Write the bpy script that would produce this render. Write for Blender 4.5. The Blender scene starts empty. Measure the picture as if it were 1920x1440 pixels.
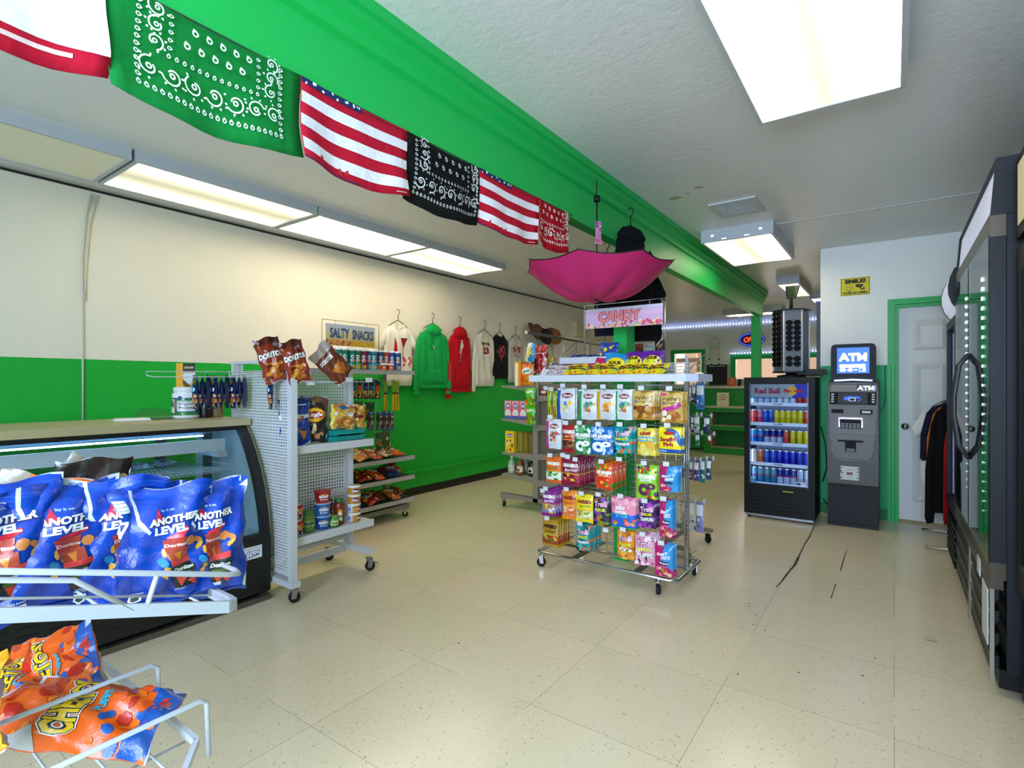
import bpy, bmesh, math, random
from math import sin, cos, pi, radians
from mathutils import Vector, Matrix, Euler
C = bpy.context.scene.collection
SC = bpy.context.scene
# ------------------------------------------------------------ camera, world, daylight, exposure
YAW = math.atan(.716); EYE = 1.32
cd = bpy.data.cameras.new('camera'); cam = bpy.data.objects.new('camera', cd); C.objects.link(cam)
cd.sensor_width = 36; cd.lens = 18.75; cd.clip_start = .05
cam.location = (0, 0, EYE); cam.rotation_euler = (pi/2, 0, YAW); SC.camera = cam
w = bpy.data.worlds.new('world'); SC.world = w; w.use_nodes = True
w.node_tree.nodes['Background'].inputs[0].default_value = (.55, .68, 1, 1)
w.node_tree.nodes['Background'].inputs[1].default_value = 1.2
def area(name, loc, rot, sx, sy, power, col):
    l = bpy.data.lights.new(name, 'AREA'); l.shape = 'RECTANGLE'; l.size = sx; l.size_y = sy
    l.energy = power; l.color = col
    o = bpy.data.objects.new(name, l); C.objects.link(o); o.location = loc; o.rotation_euler = rot
    return o
# daylight entering through the shop windows behind the photographer and the ones of the back office
area('shopfront_daylight', (-.1, -2.35, 1.75), (radians(90), 0, 0), 2.1, 1.7, 290, (.60, .76, 1))
area('office_daylight', (-3.0, 15.2, 1.9), (radians(-90), 0, 0), 3.6, 1.3, 120, (1, .9, .86))
SC.view_settings.view_transform = 'Standard'; SC.view_settings.look = 'None'
SC.view_settings.exposure = -0.1; SC.view_settings.gamma = 1; SC.view_settings.use_curve_mapping = False

# ------------------------------------------------------------ materials
def lin(h):
    h = h.lstrip('#'); h = h if len(h) == 6 else ''.join(c*2 for c in h); v = [int(h[i:i+2], 16)/255 for i in (0, 2, 4)]
    return tuple((c/12.92 if c <= .04045 else ((c+.055)/1.055)**2.4) for c in v) + (1,)
MATS = {}
def M(name, col='#808080', rough=.5, metal=0, emit=0, ecol=None, bump=None, coat=0, alpha=1, spec=.5):
    if name in MATS: return MATS[name]
    m = bpy.data.materials.new(name); m.use_nodes = True; nt = m.node_tree
    b = nt.nodes['Principled BSDF']; c = lin(col)
    b.inputs['Base Color'].default_value = c; b.inputs['Roughness'].default_value = rough
    b.inputs['Metallic'].default_value = metal; b.inputs['Coat Weight'].default_value = coat
    b.inputs['Specular IOR Level'].default_value = spec
    if emit:
        b.inputs['Emission Color'].default_value = lin(ecol or col); b.inputs['Emission Strength'].default_value = emit
    if bump:
        t = nt.nodes.new('ShaderNodeTexCoord'); n = nt.nodes.new('ShaderNodeTexNoise'); u = nt.nodes.new('ShaderNodeBump')
        n.inputs['Scale'].default_value = bump[0]; n.inputs['Detail'].default_value = 3
        u.inputs['Strength'].default_value = bump[1]; u.inputs['Distance'].default_value = bump[2] if len(bump) > 2 else .01
        nt.links.new(t.outputs['Object'], n.inputs['Vector']); nt.links.new(n.outputs['Fac'], u.inputs['Height'])
        nt.links.new(u.outputs['Normal'], b.inputs['Normal'])
    MATS[name] = m; return m
def P(h, rough=.26):            # printed film / glossy packaging of one ink colour
    return M('film_%s_%d' % (h.lstrip('#').lower(), int(rough*100)), h, rough, bump=(34, .4, .008) if rough < .4 else None)
def F(h): return M('ink_' + h.lstrip('#').lower(), h, .6)
def CL(h): return M('cloth_' + h.lstrip('#').lower(), h, .9, bump=(14, .35, .02), spec=.2)
def glass(name, tint='#ffffff', refl=1.0):
    if name in MATS: return MATS[name]
    m = bpy.data.materials.new(name); m.use_nodes = True; nt = m.node_tree; nt.nodes.clear()
    o = nt.nodes.new('ShaderNodeOutputMaterial'); mx = nt.nodes.new('ShaderNodeMixShader'); t = nt.nodes.new('ShaderNodeBsdfTransparent')
    g = nt.nodes.new('ShaderNodeBsdfGlossy'); f = nt.nodes.new('ShaderNodeFresnel'); k = nt.nodes.new('ShaderNodeMath')
    k.operation = 'MULTIPLY'; k.inputs[1].default_value = refl; f.inputs['IOR'].default_value = 1.5
    t.inputs[0].default_value = lin(tint); g.inputs['Roughness'].default_value = .02
    nt.links.new(f.outputs[0], k.inputs[0]); nt.links.new(k.outputs[0], mx.inputs[0]); nt.links.new(t.outputs[0], mx.inputs[1])
    nt.links.new(g.outputs[0], mx.inputs[2]); nt.links.new(mx.outputs[0], o.inputs[0])
    MATS[name] = m; return m
def N(nt, t, **kw):
    n = nt.nodes.new(t)
    for k, v in kw.items(): setattr(n, k, v)
    return n
def math_(nt, op, a, b=None, c=None):
    n = nt.nodes.new('ShaderNodeMath'); n.operation = op
    for i, v in enumerate((a, b, c)):
        if v is None: continue
        if isinstance(v, (int, float)): n.inputs[i].default_value = v
        else: nt.links.new(v, n.inputs[i])
    return n.outputs[0]
def mixc(nt, f, a, b):
    n = nt.nodes.new('ShaderNodeMix'); n.data_type = 'RGBA'
    for s, v in ((0, f), (6, a), (7, b)):
        if isinstance(v, (int, float)): n.inputs[s].default_value = v
        elif isinstance(v, tuple): n.inputs[s].default_value = v
        else: nt.links.new(v, n.inputs[s])
    return n.outputs[2]
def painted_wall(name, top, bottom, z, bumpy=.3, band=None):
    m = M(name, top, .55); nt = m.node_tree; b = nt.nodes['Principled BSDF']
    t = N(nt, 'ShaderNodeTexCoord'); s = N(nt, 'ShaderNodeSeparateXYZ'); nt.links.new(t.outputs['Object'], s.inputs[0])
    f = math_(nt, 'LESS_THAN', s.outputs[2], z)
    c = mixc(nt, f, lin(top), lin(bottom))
    n = N(nt, 'ShaderNodeTexNoise'); n.inputs['Scale'].default_value = 1.3; nt.links.new(t.outputs['Object'], n.inputs['Vector'])
    sh = math_(nt, 'MULTIPLY_ADD', n.outputs['Fac'], .12, .93)
    v = N(nt, 'ShaderNodeVectorMath', operation='SCALE'); nt.links.new(c, v.inputs[0]); nt.links.new(sh, v.inputs['Scale'])
    nt.links.new(v.outputs[0], b.inputs['Base Color'])
    n2 = N(nt, 'ShaderNodeTexNoise'); n2.inputs['Scale'].default_value = 26; n2.inputs['Detail'].default_value = 4
    nt.links.new(t.outputs['Object'], n2.inputs['Vector'])
    u = N(nt, 'ShaderNodeBump'); u.inputs['Strength'].default_value = bumpy; u.inputs['Distance'].default_value = .015
    nt.links.new(n2.outputs['Fac'], u.inputs['Height']); nt.links.new(u.outputs[0], b.inputs['Normal'])
    return m
def floor_mat():
    m = M('vinyl_tile', '#cfc4a2', .22, spec=.5); nt = m.node_tree; b = nt.nodes['Principled BSDF']
    t = N(nt, 'ShaderNodeTexCoord'); o = t.outputs['Object']
    def noise(sc, det=2, vec=None):
        n = N(nt, 'ShaderNodeTexNoise'); n.inputs['Scale'].default_value = sc; n.inputs['Detail'].default_value = det
        nt.links.new(vec or o, n.inputs['Vector']); return n.outputs['Fac']
    big = noise(.7); c = mixc(nt, big, lin('#ddcdac'), lin('#eadbbd'))
    mp = N(nt, 'ShaderNodeMapping'); mp.inputs['Scale'].default_value = (130, 50, 1); nt.links.new(o, mp.inputs[0])
    sp = noise(1, 1, mp.outputs[0]); c = mixc(nt, math_(nt, 'MULTIPLY', math_(nt, 'GREATER_THAN', sp, .70), .5), c, lin('#8d8465'))
    mp2 = N(nt, 'ShaderNodeMapping'); mp2.inputs['Scale'].default_value = (45, 110, 1); nt.links.new(o, mp2.inputs[0])
    sp2 = noise(1, 1, mp2.outputs[0]); c = mixc(nt, math_(nt, 'GREATER_THAN', sp2, .71), c, lin('#a29876'))
    s = N(nt, 'ShaderNodeSeparateXYZ'); nt.links.new(o, s.inputs[0])
    lines = None
    for k in (0, 1):
        q = math_(nt, 'FRACT', math_(nt, 'MULTIPLY', math_(nt, 'ADD', s.outputs[k], 20.13), 1/.61))
        e = math_(nt, 'LESS_THAN', q, .0035)
        lines = e if lines is None else math_(nt, 'MAXIMUM', lines, e)
    lines = math_(nt, 'MULTIPLY', lines, math_(nt, 'GREATER_THAN', noise(1.6), .46))
    c = mixc(nt, math_(nt, 'MULTIPLY', lines, .7), c, lin('#6d6650'))
    ck = math_(nt, 'MODULO', math_(nt, 'ADD', math_(nt, 'FLOOR', math_(nt, 'MULTIPLY', math_(nt, 'ADD', s.outputs[0], 20.13), 1/.61)),
               math_(nt, 'FLOOR', math_(nt, 'MULTIPLY', math_(nt, 'ADD', s.outputs[1], 20.13), 1/.61))), 2)
    c = mixc(nt, math_(nt, 'MULTIPLY', ck, .05), c, lin('#9a9074'))
    nt.links.new(c, b.inputs['Base Color'])
    r = math_(nt, 'MULTIPLY_ADD', noise(1.5, 2), .08, .17); nt.links.new(r, b.inputs['Roughness'])
    return m
def perforated(name, col, pitch, rad, axes):     # sheet metal with punched round holes
    m = M(name, col, .45); nt = m.node_tree; b = nt.nodes['Principled BSDF']
    t = N(nt, 'ShaderNodeTexCoord'); s = N(nt, 'ShaderNodeSeparateXYZ'); nt.links.new(t.outputs['Object'], s.inputs[0])
    q = [math_(nt, 'SUBTRACT', math_(nt, 'FRACT', math_(nt, 'MULTIPLY', math_(nt, 'ADD', s.outputs[a], 50), 1/pitch)), .5) for a in axes]
    d = math_(nt, 'SQRT', math_(nt, 'ADD', math_(nt, 'MULTIPLY', q[0], q[0]), math_(nt, 'MULTIPLY', q[1], q[1])))
    nt.links.new(math_(nt, 'GREATER_THAN', d, rad/pitch), b.inputs['Alpha'])
    return m

# ------------------------------------------------------------ mesh building
class MB:
    def __init__(s): s.v = []; s.f = []; s.m = []; s.sm = []; s.mats = []; s.nb = 0
    def mi(s, m):
        if m not in s.mats: s.mats.append(m)
        return s.mats.index(m)
    def add(s, vs, fs, m, smooth=False, X=None):
        o = len(s.v); k = s.mi(m)
        s.v += [tuple(X @ Vector(v)) if X else tuple(v) for v in vs]
        s.f += [tuple(i+o for i in f) for f in fs]; s.m += [k]*len(fs); s.sm += [smooth]*len(fs); return s
    def box(s, a, b, m, X=None):
        e = s.nb*.00013; s.nb += 1      # keeps touching boards of one frame from sharing a plane
        x0, x1 = sorted((a[0], b[0])); y0, y1 = sorted((a[1], b[1])); z0, z1 = sorted((a[2], b[2]))
        x0 -= e; x1 += e; y0 -= e; y1 += e; z0 -= e; z1 += e
        v = [(x, y, z) for x in (x0, x1) for y in (y0, y1) for z in (z0, z1)]
        return s.add(v, [(0,1,3,2), (4,6,7,5), (0,4,5,1), (2,3,7,6), (0,2,6,4), (1,5,7,3)], m, False, X)
    def tube(s, pts, r, m, n=8, closed=False, X=None):
        pts = [Vector(p) for p in pts]; L = len(pts); vs = []; fs = []
        rr = r if isinstance(r, (list, tuple)) else [r]*L
        up = None
        for i, p in enumerate(pts):
            a = pts[(i-1) % L] if (closed or i > 0) else p; b = pts[(i+1) % L] if (closed or i < L-1) else p
            t = (b-a); t = t.normalized() if t.length > 1e-9 else Vector((0, 0, 1))
            if up is None: up = Vector((0, 0, 1)) if abs(t.z) < .9 else Vector((1, 0, 0))
            u = t.cross(up); u = u.normalized() if u.length > 1e-6 else t.orthogonal().normalized()
            w_ = u.cross(t).normalized(); up = w_
            for k in range(n):
                q = 2*pi*k/n; vs.append(p + (u*cos(q) + w_*sin(q))*rr[i])
        for i in range(L if closed else L-1):
            j = (i+1) % L
            for k in range(n): fs.append((i*n+k, i*n+(k+1) % n, j*n+(k+1) % n, j*n+k))
        if not closed: fs += [tuple(range(n))[::-1], tuple(range((L-1)*n, L*n))]
        return s.add(vs, fs, m, True, X)
    def lathe(s, prof, m, n=20, X=None, cols=None, smooth=True):
        vs = [(r*cos(2*pi*k/n), r*sin(2*pi*k/n), z) for r, z in prof for k in range(n)]
        for i in range(len(prof)-1):
            fs = [(i*n+k, i*n+(k+1) % n, (i+1)*n+(k+1) % n, (i+1)*n+k) for k in range(n)]
            if i == 0: base = len(s.v); s.add(vs, fs, cols[0] if cols else m, smooth, X)
            else:
                k_ = s.mi(cols[i] if cols else m); s.f += [tuple(q+base for q in f) for f in fs]; s.m += [k_]*n; s.sm += [smooth]*n
        a = s.mi(cols[0] if cols else m); b = s.mi(cols[-1] if cols else m)
        if prof[0][0] > 1e-5: s.f.append(tuple(base+k for k in range(n))[::-1]); s.m.append(a); s.sm.append(False)
        if prof[-1][0] > 1e-5: s.f.append(tuple(base+(len(prof)-1)*n+k for k in range(n))); s.m.append(b); s.sm.append(False)
        return s
    def prism(s, poly, a, b, m, axis=1, X=None, smooth=False):      # polygon extruded along an axis from a to b
        n = len(poly)
        def P3(p, t): return {0: (t, p[0], p[1]), 1: (p[0], t, p[1]), 2: (p[0], p[1], t)}[axis]
        vs = [P3(p, a) for p in poly] + [P3(p, b) for p in poly]
        fs = [tuple(range(n)), tuple(range(n, 2*n))[::-1]] + [(i, (i+1) % n, n+(i+1) % n, n+i) for i in range(n)]
        return s.add(vs, fs, m, smooth, X)
    def mesh(s, name):
        me = bpy.data.meshes.new(name); me.from_pydata(s.v, [], s.f)
        for m in s.mats: me.materials.append(m)
        me.polygons.foreach_set('material_index', s.m); me.polygons.foreach_set('use_smooth', s.sm)
        bm = bmesh.new(); bm.from_mesh(me); bmesh.ops.recalc_face_normals(bm, faces=bm.faces); bm.to_mesh(me); bm.free()
        me.update(); return me
    def build(s, name, parent=None, loc=None, rot=None): return obj(name, s.mesh(name), parent, loc, rot)
def obj(name, me, parent=None, loc=None, rot=None):
    o = bpy.data.objects.new(name, me); C.objects.link(o)
    if loc is not None: o.location = loc
    if rot is not None: o.rotation_euler = rot if isinstance(rot, (tuple, list, Euler)) else (0, 0, rot)
    if parent is not None: o.parent = parent
    return o
def tag(o, label, cat, group=None, kind=None):
    o['label'] = label; o['category'] = cat
    if group: o['group'] = group
    if kind: o['kind'] = kind
    return o
def T(name, label, cat, loc=(0, 0, 0), rot=0, group=None):
    o = bpy.data.objects.new(name, None); C.objects.link(o); o.empty_display_size = .1
    o.location = loc; o.rotation_euler = rot if isinstance(rot, (tuple, list)) else (0, 0, rot)
    return tag(o, label, cat, group)
def S(o): o['kind'] = 'structure'; return o
def dup(o, loc=None, rot=None, label=None, group=None, parent=None):
    c = o.copy(); C.objects.link(c); c.parent = parent
    if loc is not None: c.location = loc
    if rot is not None: c.rotation_euler = rot if isinstance(rot, (tuple, list)) else (0, 0, rot)
    if label: c['label'] = label
    if group: c['group'] = group
    for ch in list(KIDS(o)): dup(ch, parent=c)
    return c
def KIDS(o): return [x for x in o.children]
def sub(label_obj, label): label_obj['label'] = label; return label_obj

# ------------------------------------------------------------ lettering and printed artwork (real thin geometry laid on surfaces)
TX = {}
def text_geo(s, bold=.02):
    k = (s, bold)
    if k in TX: return TX[k]
    cu = bpy.data.curves.new('lettering', 'FONT'); cu.body = s; cu.offset = bold; cu.resolution_u = 2; cu.fill_mode = 'FRONT'
    o = bpy.data.objects.new('lettering', cu)
    me = o.to_mesh(); vs = [(v.co.x, v.co.y) for v in me.vertices]; fs = [tuple(p.vertices) for p in me.polygons]
    o.to_mesh_clear(); bpy.data.objects.remove(o); bpy.data.curves.remove(cu)
    x0 = min(v[0] for v in vs); x1 = max(v[0] for v in vs); y0 = min(v[1] for v in vs); y1 = max(v[1] for v in vs)
    vs = [((x-x0)/(x1-x0), (y-y0)/(y1-y0)) for x, y in vs]
    TX[k] = (vs, fs); return TX[k]
# art items, coordinates in 0..1 of the printed face, v up:
#  ('r',u0,v0,u1,v1,col) ('e',cu,cv,ru,rv,col) ('p',[(u,v)..],col) ('t',text,cu,cv,w,h,col[,tilt,shear,bold])
#  ('d',u0,v0,u1,v1,n,size,[cols],seed) scattered blobs    ('l',[(u,v)..],width,col) a stroke
BLK_ = {'A': [[(0, 0), (.5, 1), (1, 0)], [(.22, .33), (.78, .33)]], 'T': [[(0, .93), (1, .93)], [(.5, 0), (.5, .9)]], 'M': [[(.08, 0), (.08, 1)], [(.08, .95), (.5, .25), (.92, .95)], [(.92, 0), (.92, 1)]]}
def block(word, u0, v0, u1, v1, wd, col):
    n = len(word); out = []; g = .14; cw = (u1-u0)/(n+g*(n-1))
    for i, ch in enumerate(word):
        x = u0+i*cw*(1+g)
        for st in BLK_[ch]: out.append(('l', [(x+a*cw, v0+b*(v1-v0)) for a, b in st], wd, col))
    return out
def art_layers(art, W, H):
    out = []
    for it in art:
        k = it[0]
        if k == 'r': out.append(([(it[1], it[2]), (it[3], it[2]), (it[3], it[4]), (it[1], it[4])], [(0, 1, 2, 3)], it[5]))
        elif k == 'e':
            n = 14; out.append(([(it[1]+it[3]*cos(2*pi*i/n), it[2]+it[4]*sin(2*pi*i/n)) for i in range(n)], [tuple(range(n))], it[5]))
        elif k == 'p': out.append((list(it[1]), [tuple(range(len(it[1])))], it[2]))
        elif k == 't':
            s, cu, cv, tw, th, col = it[1:7]; tilt = it[7] if len(it) > 7 else 0; sh = it[8] if len(it) > 8 else 0; bo = it[9] if len(it) > 9 else .03
            vs, fs = text_geo(s, bo); o = []
            for x, y in vs:
                x = (x-.5+sh*(y-.5))*tw*W; y = (y-.5)*th*H
                o.append((cu+(x*cos(tilt)-y*sin(tilt))/W, cv+(x*sin(tilt)+y*cos(tilt))/H))
            out.append((o, fs, col))
        elif k == 'd':
            u0, v0, u1, v1, n, sz, cols, seed = it[1:9]; R = random.Random(seed)
            for i in range(n):
                cu = R.uniform(u0, u1); cv = R.uniform(v0, v1); r = sz*R.uniform(.6, 1.3); a = R.uniform(0, pi); e = R.uniform(.45, 1); q = 7
                out.append(([(cu+(r*cos(2*pi*j/q)*cos(a)-r*e*sin(2*pi*j/q)*sin(a))/W, cv+(r*cos(2*pi*j/q)*sin(a)+r*e*sin(2*pi*j/q)*cos(a))/H) for j in range(q)], [tuple(range(q))], cols[i % len(cols)]))
        elif k == 'l':
            pts, wd, col = it[1:4]
            for i in range(len(pts)-1):
                ax, ay = pts[i][0]*W, pts[i][1]*H; bx, by = pts[i+1][0]*W, pts[i+1][1]*H
                L = math.hypot(bx-ax, by-ay) or 1e-6; nx, ny = -(by-ay)/L*wd/2, (bx-ax)/L*wd/2; ex, ey = (bx-ax)/L*wd*.3, (by-ay)/L*wd*.3
                out.append(([((ax+nx-ex)/W, (ay+ny-ey)/H), ((ax-nx-ex)/W, (ay-ny-ey)/H), ((bx-nx+ex)/W, (by-ny+ey)/H), ((bx+nx+ex)/W, (by+ny+ey)/H)], [(0, 1, 2, 3)], col))
    return out
def lay_art(mb, art, W, H, fn, nu=0, nv=0, ink=P, off=.0004, clip=(0, 0, 1, 1), flip=False):
    # fn(u,v,offset)->(x,y,z); the print is cut along the nu x nv grid of the carrying surface so that it follows it
    layers = art_layers(art, W, H)
    if not layers: return mb
    bm = bmesh.new(); mats = []
    for k, (vs, fs, col) in enumerate(layers):
        m = ink(col) if isinstance(col, str) else col
        if m not in mats: mats.append(m)
        vv = [bm.verts.new((x, y, k*.001)) for x, y in vs]
        for f in fs:
            try: q = bm.faces.new([vv[i] for i in f]); q.material_index = mats.index(m)
            except ValueError: pass
    def cut(co, no, outer=False):
        bmesh.ops.bisect_plane(bm, geom=bm.verts[:]+bm.edges[:]+bm.faces[:], plane_co=co, plane_no=no, clear_outer=outer, dist=1e-6)
    cut((clip[0], 0, 0), (-1, 0, 0), True); cut((clip[2], 0, 0), (1, 0, 0), True)
    cut((0, clip[1], 0), (0, -1, 0), True); cut((0, clip[3], 0), (0, 1, 0), True)
    if nu:
        nv = max(nv, 1)
        for i in range(1, nu): cut((i/nu, 0, 0), (1, 0, 0))
        for i in range(1, nv): cut((0, i/nv, 0), (0, 1, 0))
        for k in range(-nv+1, nu): cut((k/nu, 0, 0), (nu, -nv, 0))
        G0 = [[Vector(fn(i/nu, j/nv, 0)) for i in range(nu+1)] for j in range(nv+1)]; G1 = [[Vector(fn(i/nu, j/nv, .01)) for i in range(nu+1)] for j in range(nv+1)]
        def fn(u, v, o):
            x = min(max(u*nu, 0), nu-1e-6); y = min(max(v*nv, 0), nv-1e-6); i = int(x); j = int(y); a, b = x-i, y-j
            def ip(G):
                if a >= b: return G[j][i]*(1-a)+G[j][i+1]*(a-b)+G[j+1][i+1]*b
                return G[j][i]*(1-b)+G[j+1][i]*(b-a)+G[j+1][i+1]*a
            p = ip(G0); return p+(ip(G1)-p)*(o/.01)
    o = len(mb.v); bm.verts.index_update()
    nl = len(layers); st = off if nl < 8 else max(off*8/nl, .00005)
    mb.v += [tuple(fn(v.co.x, v.co.y, .0006 + st*(v.co.z/.001))) for v in bm.verts]
    for f in bm.faces:
        idx = [v.index+o for v in f.verts]
        mb.f.append(tuple(idx[::-1] if flip else idx)); mb.m.append(mb.mi(mats[f.material_index])); mb.sm.append(True)
    bm.free(); return mb

# ------------------------------------------------------------ packaging
def pouch(w, h, d, base, art=(), seed=1, back=None, crumple=.004, seal=.035, pinch=.05, ink=P, nu=8, nv=10, bulge=3, hole=False, art2=None):
    """a filled film bag: width along X, height 0..h along Z, printed front towards -Y"""
    R = random.Random(seed); ph = [R.uniform(0, 6.28) for _ in range(8)]
    gu = [i/nu for i in range(nu+1)]; gv = [j/nv for j in range(nv+1)]
    def node(u, v, sgn):
        e = min(v, 1-v); f = max(0, (1-abs(2*u-1)**bulge))**.75*min(1, max(0, (e-seal)/.3))**.55 if e > seal else 0
        wr = crumple*(sin(7*u+ph[0]+4*v)*sin(9*v+ph[1]) + .6*sin(17*u+ph[2]-11*v) + .5*sin(23*v+ph[3]+5*u)*sgn)*(1 if f > 0 else .35)
        sq = 1-pinch*min(1, f*1.2+.0)*sin(pi*v)
        edge = crumple*.4*sin(17*v+ph[4])
        x = (u-.5)*w*(1-pinch*sin(pi*v)) + edge*(2*abs(u-.5))
        y = sgn*d/2*f + wr + crumple*2.5*sin(3*u+ph[5])*(1 if e < .12 else .3)
        z = v*h + crumple*.7*sin(9*u+ph[6])*(1 if e < .02 else .2)
        return Vector((x, y, z))
    G = {sg: [[node(u, v, sg) for u in gu] for v in gv] for sg in (-1, 1)}
    mb = MB()
    for sg in (-1, 1):
        vs = [p for row in G[sg] for p in row]
        fs = [t for j in range(nv) for i in range(nu) for t in ((j*(nu+1)+i, j*(nu+1)+i+1, (j+1)*(nu+1)+i+1), (j*(nu+1)+i, (j+1)*(nu+1)+i+1, (j+1)*(nu+1)+i))]
        mb.add(vs, fs, ink(base if sg < 0 or not back else back), True)
    # close the rim with a thin welded edge
    ring = [(i, 0) for i in range(nu+1)] + [(nu, j) for j in range(1, nv+1)] + [(i, nv) for i in range(nu-1, -1, -1)] + [(0, j) for j in range(nv-1, 0, -1)]
    a = [G[-1][j][i] for i, j in ring]; b = [G[1][j][i] for i, j in ring]; n = len(ring)
    mb.add(a+b, [(i, (i+1) % n, n+(i+1) % n, n+i) for i in range(n)], ink(base), True)
    def fn(u, v, off, sg=-1):
        p = G[sg][min(int(v*nv+.5), nv)][min(int(u*nu+.5), nu)]; return (p.x, p.y-off if sg < 0 else p.y+off, p.z)
    lay_art(mb, art, w, h, fn, nu, nv, ink, off=.00035)
    if art2: lay_art(mb, art2, w, h, lambda u, v, o: fn(1-u, v, o, 1), nu, nv, ink, off=.00035)
    return mb
def carton(w, h, d, base, art=(), side=None, top=None, ink=F):
    """a box: width X, depth Y (centred), height 0..h, printed front towards -Y, side print towards +X"""
    mb = MB(); mb.box((-w/2, -d/2, 0), (w/2, d/2, h), ink(base))
    lay_art(mb, art, w, h, lambda u, v, o: ((u-.5)*w, -d/2-o, v*h), 0, 0, ink)
    if side: lay_art(mb, side, d, h, lambda u, v, o: (w/2+o, (u-.5)*d, v*h), 0, 0, ink)
    if top: lay_art(mb, top, w, d, lambda u, v, o: ((u-.5)*w, (v-.5)*d, h+o), 0, 0, ink)
    return mb
def round_pack(prof, cols, art=(), r=None, z0=0, z1=1, span=pi, n=24, ink=P, metal=None):
    """a can, jar or tub: lathe profile with one colour per band; print wrapped round the front (-Y) over `span`"""
    mb = MB(); mb.lathe(prof, None, n, cols=[(c if not isinstance(c, str) else ink(c)) for c in cols])
    if art:
        R = r or max(p[0] for p in prof)
        def fn(u, v, o):
            a = -pi/2+(u-.5)*span; q = (R+.0004+o)/cos(span/max(2, int(span/(2*pi/n)+.5))/2); return (q*cos(a), q*sin(a), z0+v*(z1-z0))
        lay_art(mb, art, R*span, z1-z0, fn, max(2, int(span/(2*pi/n)+.5)), 0, ink)
    return mb
def plate(w, h, t, base, art=(), ink=F, rim=None):
    """flat upright sign: X width centred, Z 0..h, front -Y"""
    return carton(w, h, t, base, art, ink=ink)
def outline_solid(poly, t, mat, fold=.006, seed=0, step=.03, edge=.03, art=(), W=1, H=1, x0=0, z0=0, ink=CL, sharp=.6):
    """soft flattened body (garment) filling an outline in XZ: thickness grows away from the outline, draped folds"""
    R = random.Random(seed); ph = [R.uniform(0, 6.28) for _ in range(4)]
    bm = bmesh.new(); vv = [bm.verts.new((x, 0, z)) for x, z in poly]; bm.faces.new(vv)
    xs = [p[0] for p in poly]; zs = [p[1] for p in poly]
    def cut(c, n): bmesh.ops.bisect_plane(bm, geom=bm.verts[:]+bm.edges[:]+bm.faces[:], plane_co=c, plane_no=n, dist=1e-6)
    a = min(xs)+step
    while a < max(xs): cut((a, 0, 0), (1, 0, 0)); a += step
    a = min(zs)+step*1.6
    while a < max(zs): cut((0, 0, a), (0, 0, 1)); a += step*1.6
    bmesh.ops.triangulate(bm, faces=bm.faces[:])
    bm.verts.index_update(); n = len(poly)
    def dist(x, z):
        m = 9
        for i in range(n):
            ax, az = poly[i]; bx, bz = poly[(i+1) % n]; dx, dz = bx-ax, bz-az; L = dx*dx+dz*dz or 1e-9
            q = min(1, max(0, ((x-ax)*dx+(z-az)*dz)/L)); m = min(m, math.hypot(x-ax-q*dx, z-az-q*dz))
        return m
    def Y(x, z, sg):
        q = min(1, dist(x, z)/edge)**sharp
        return sg*(t/2*q + fold*q*(sin(x*46+ph[0]+z*5)+.7*sin(x*23+ph[1]-z*9)+.5*sin(z*17+ph[2])))
    mb = MB(); co = [(v.co.x, v.co.z) for v in bm.verts]; fs = [tuple(v.index for v in f.verts) for f in bm.faces]
    for sg in (-1, 1): mb.add([(x, Y(x, z, sg), z) for x, z in co], fs, mat, True)
    bm.free()
    if art: lay_art(mb, art, W, H, lambda u, v, o: (x0+(u-.5)*W, Y(x0+(u-.5)*W, z0+v*H, -1)-.0025-o, z0+v*H), 8, 8, ink)
    return mb
# a photographed point on a known plane of the shop, used to measure positions
RX = (cos(YAW), sin(YAW)); FX = (-sin(YAW), cos(YAW))
def ray(px, py):
    a = (px-960)/1000; b = (720-py)/1000; return Vector((FX[0]+a*RX[0], FX[1]+a*RX[1], b))
def onY(px, py, y): r = ray(px, py); return Vector((0, 0, EYE))+r*(y/r.y)
def onX(px, py, x): r = ray(px, py); return Vector((0, 0, EYE))+r*(x/r.x)
def onZ(px, py, z): r = ray(px, py); return Vector((0, 0, EYE))+r*((z-EYE)/r.z)
def wire(pts, r=.002, m=None, n=6): return MB().tube(pts, r, m or CHROME, n)
CHROME = M('chrome', '#c9cbd0', .22, 1); STEEL = M('brushed_steel', '#a9a493', .32, 1); WIREW = M('white_wire', '#c9ccd6', .35)
BLACKP = M('black_plastic', '#0d0d10', .5, spec=.3); RUB = M('rubber', '#0a0a0b', .75); WMET = M('white_metal', '#cacbd0', .4)
GREYM = M('grey_metal', '#7d776d', .45); TAGW = M('tag_paper', '#d2d5dc', .5); CLEARP = glass('clear_plastic', '#f2f6f8', 1.6)
GREEN = M('green_paint', '#00b450', .45)
# ============================================================ the shop shell
XL, XR, YF, YB, ZC = -4.63, 1.06, -2.45, 12.6, 2.71
WL = painted_wall('left_wall_paint', '#ece4d2', '#04ad32', 1.495)
WR = painted_wall('end_wall_paint', '#f1f2ef', '#07a86a', 1.505, .25)
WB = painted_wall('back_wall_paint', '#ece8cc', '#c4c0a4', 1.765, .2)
WP = painted_wall('plain_wall_paint', '#e9e4d6', '#0a9a30', 1.495)
CEILM = painted_wall('ceiling_paint', '#e2e2e6', '#e2e2e6', -9, .16)
CEILM.node_tree.nodes['Principled BSDF'].inputs['Roughness'].default_value = .33
S(MB().box((XL-.2, YF-.2, -.1), (XR+.2, 16.2, 0), floor_mat()).build('floor'))
S(MB().box((XL-.2, YF-.2, ZC), (XR+.2, 16.2, ZC+.1), CEILM).build('ceiling'))
S(MB().box((XL-.12, YF, 0), (XL, YB, ZC), WL).build('wall_left'))
S(MB().box((XR, YF, 0), (XR+.12, 16, ZC), WP).build('wall_right'))
wf = MB()
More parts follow.
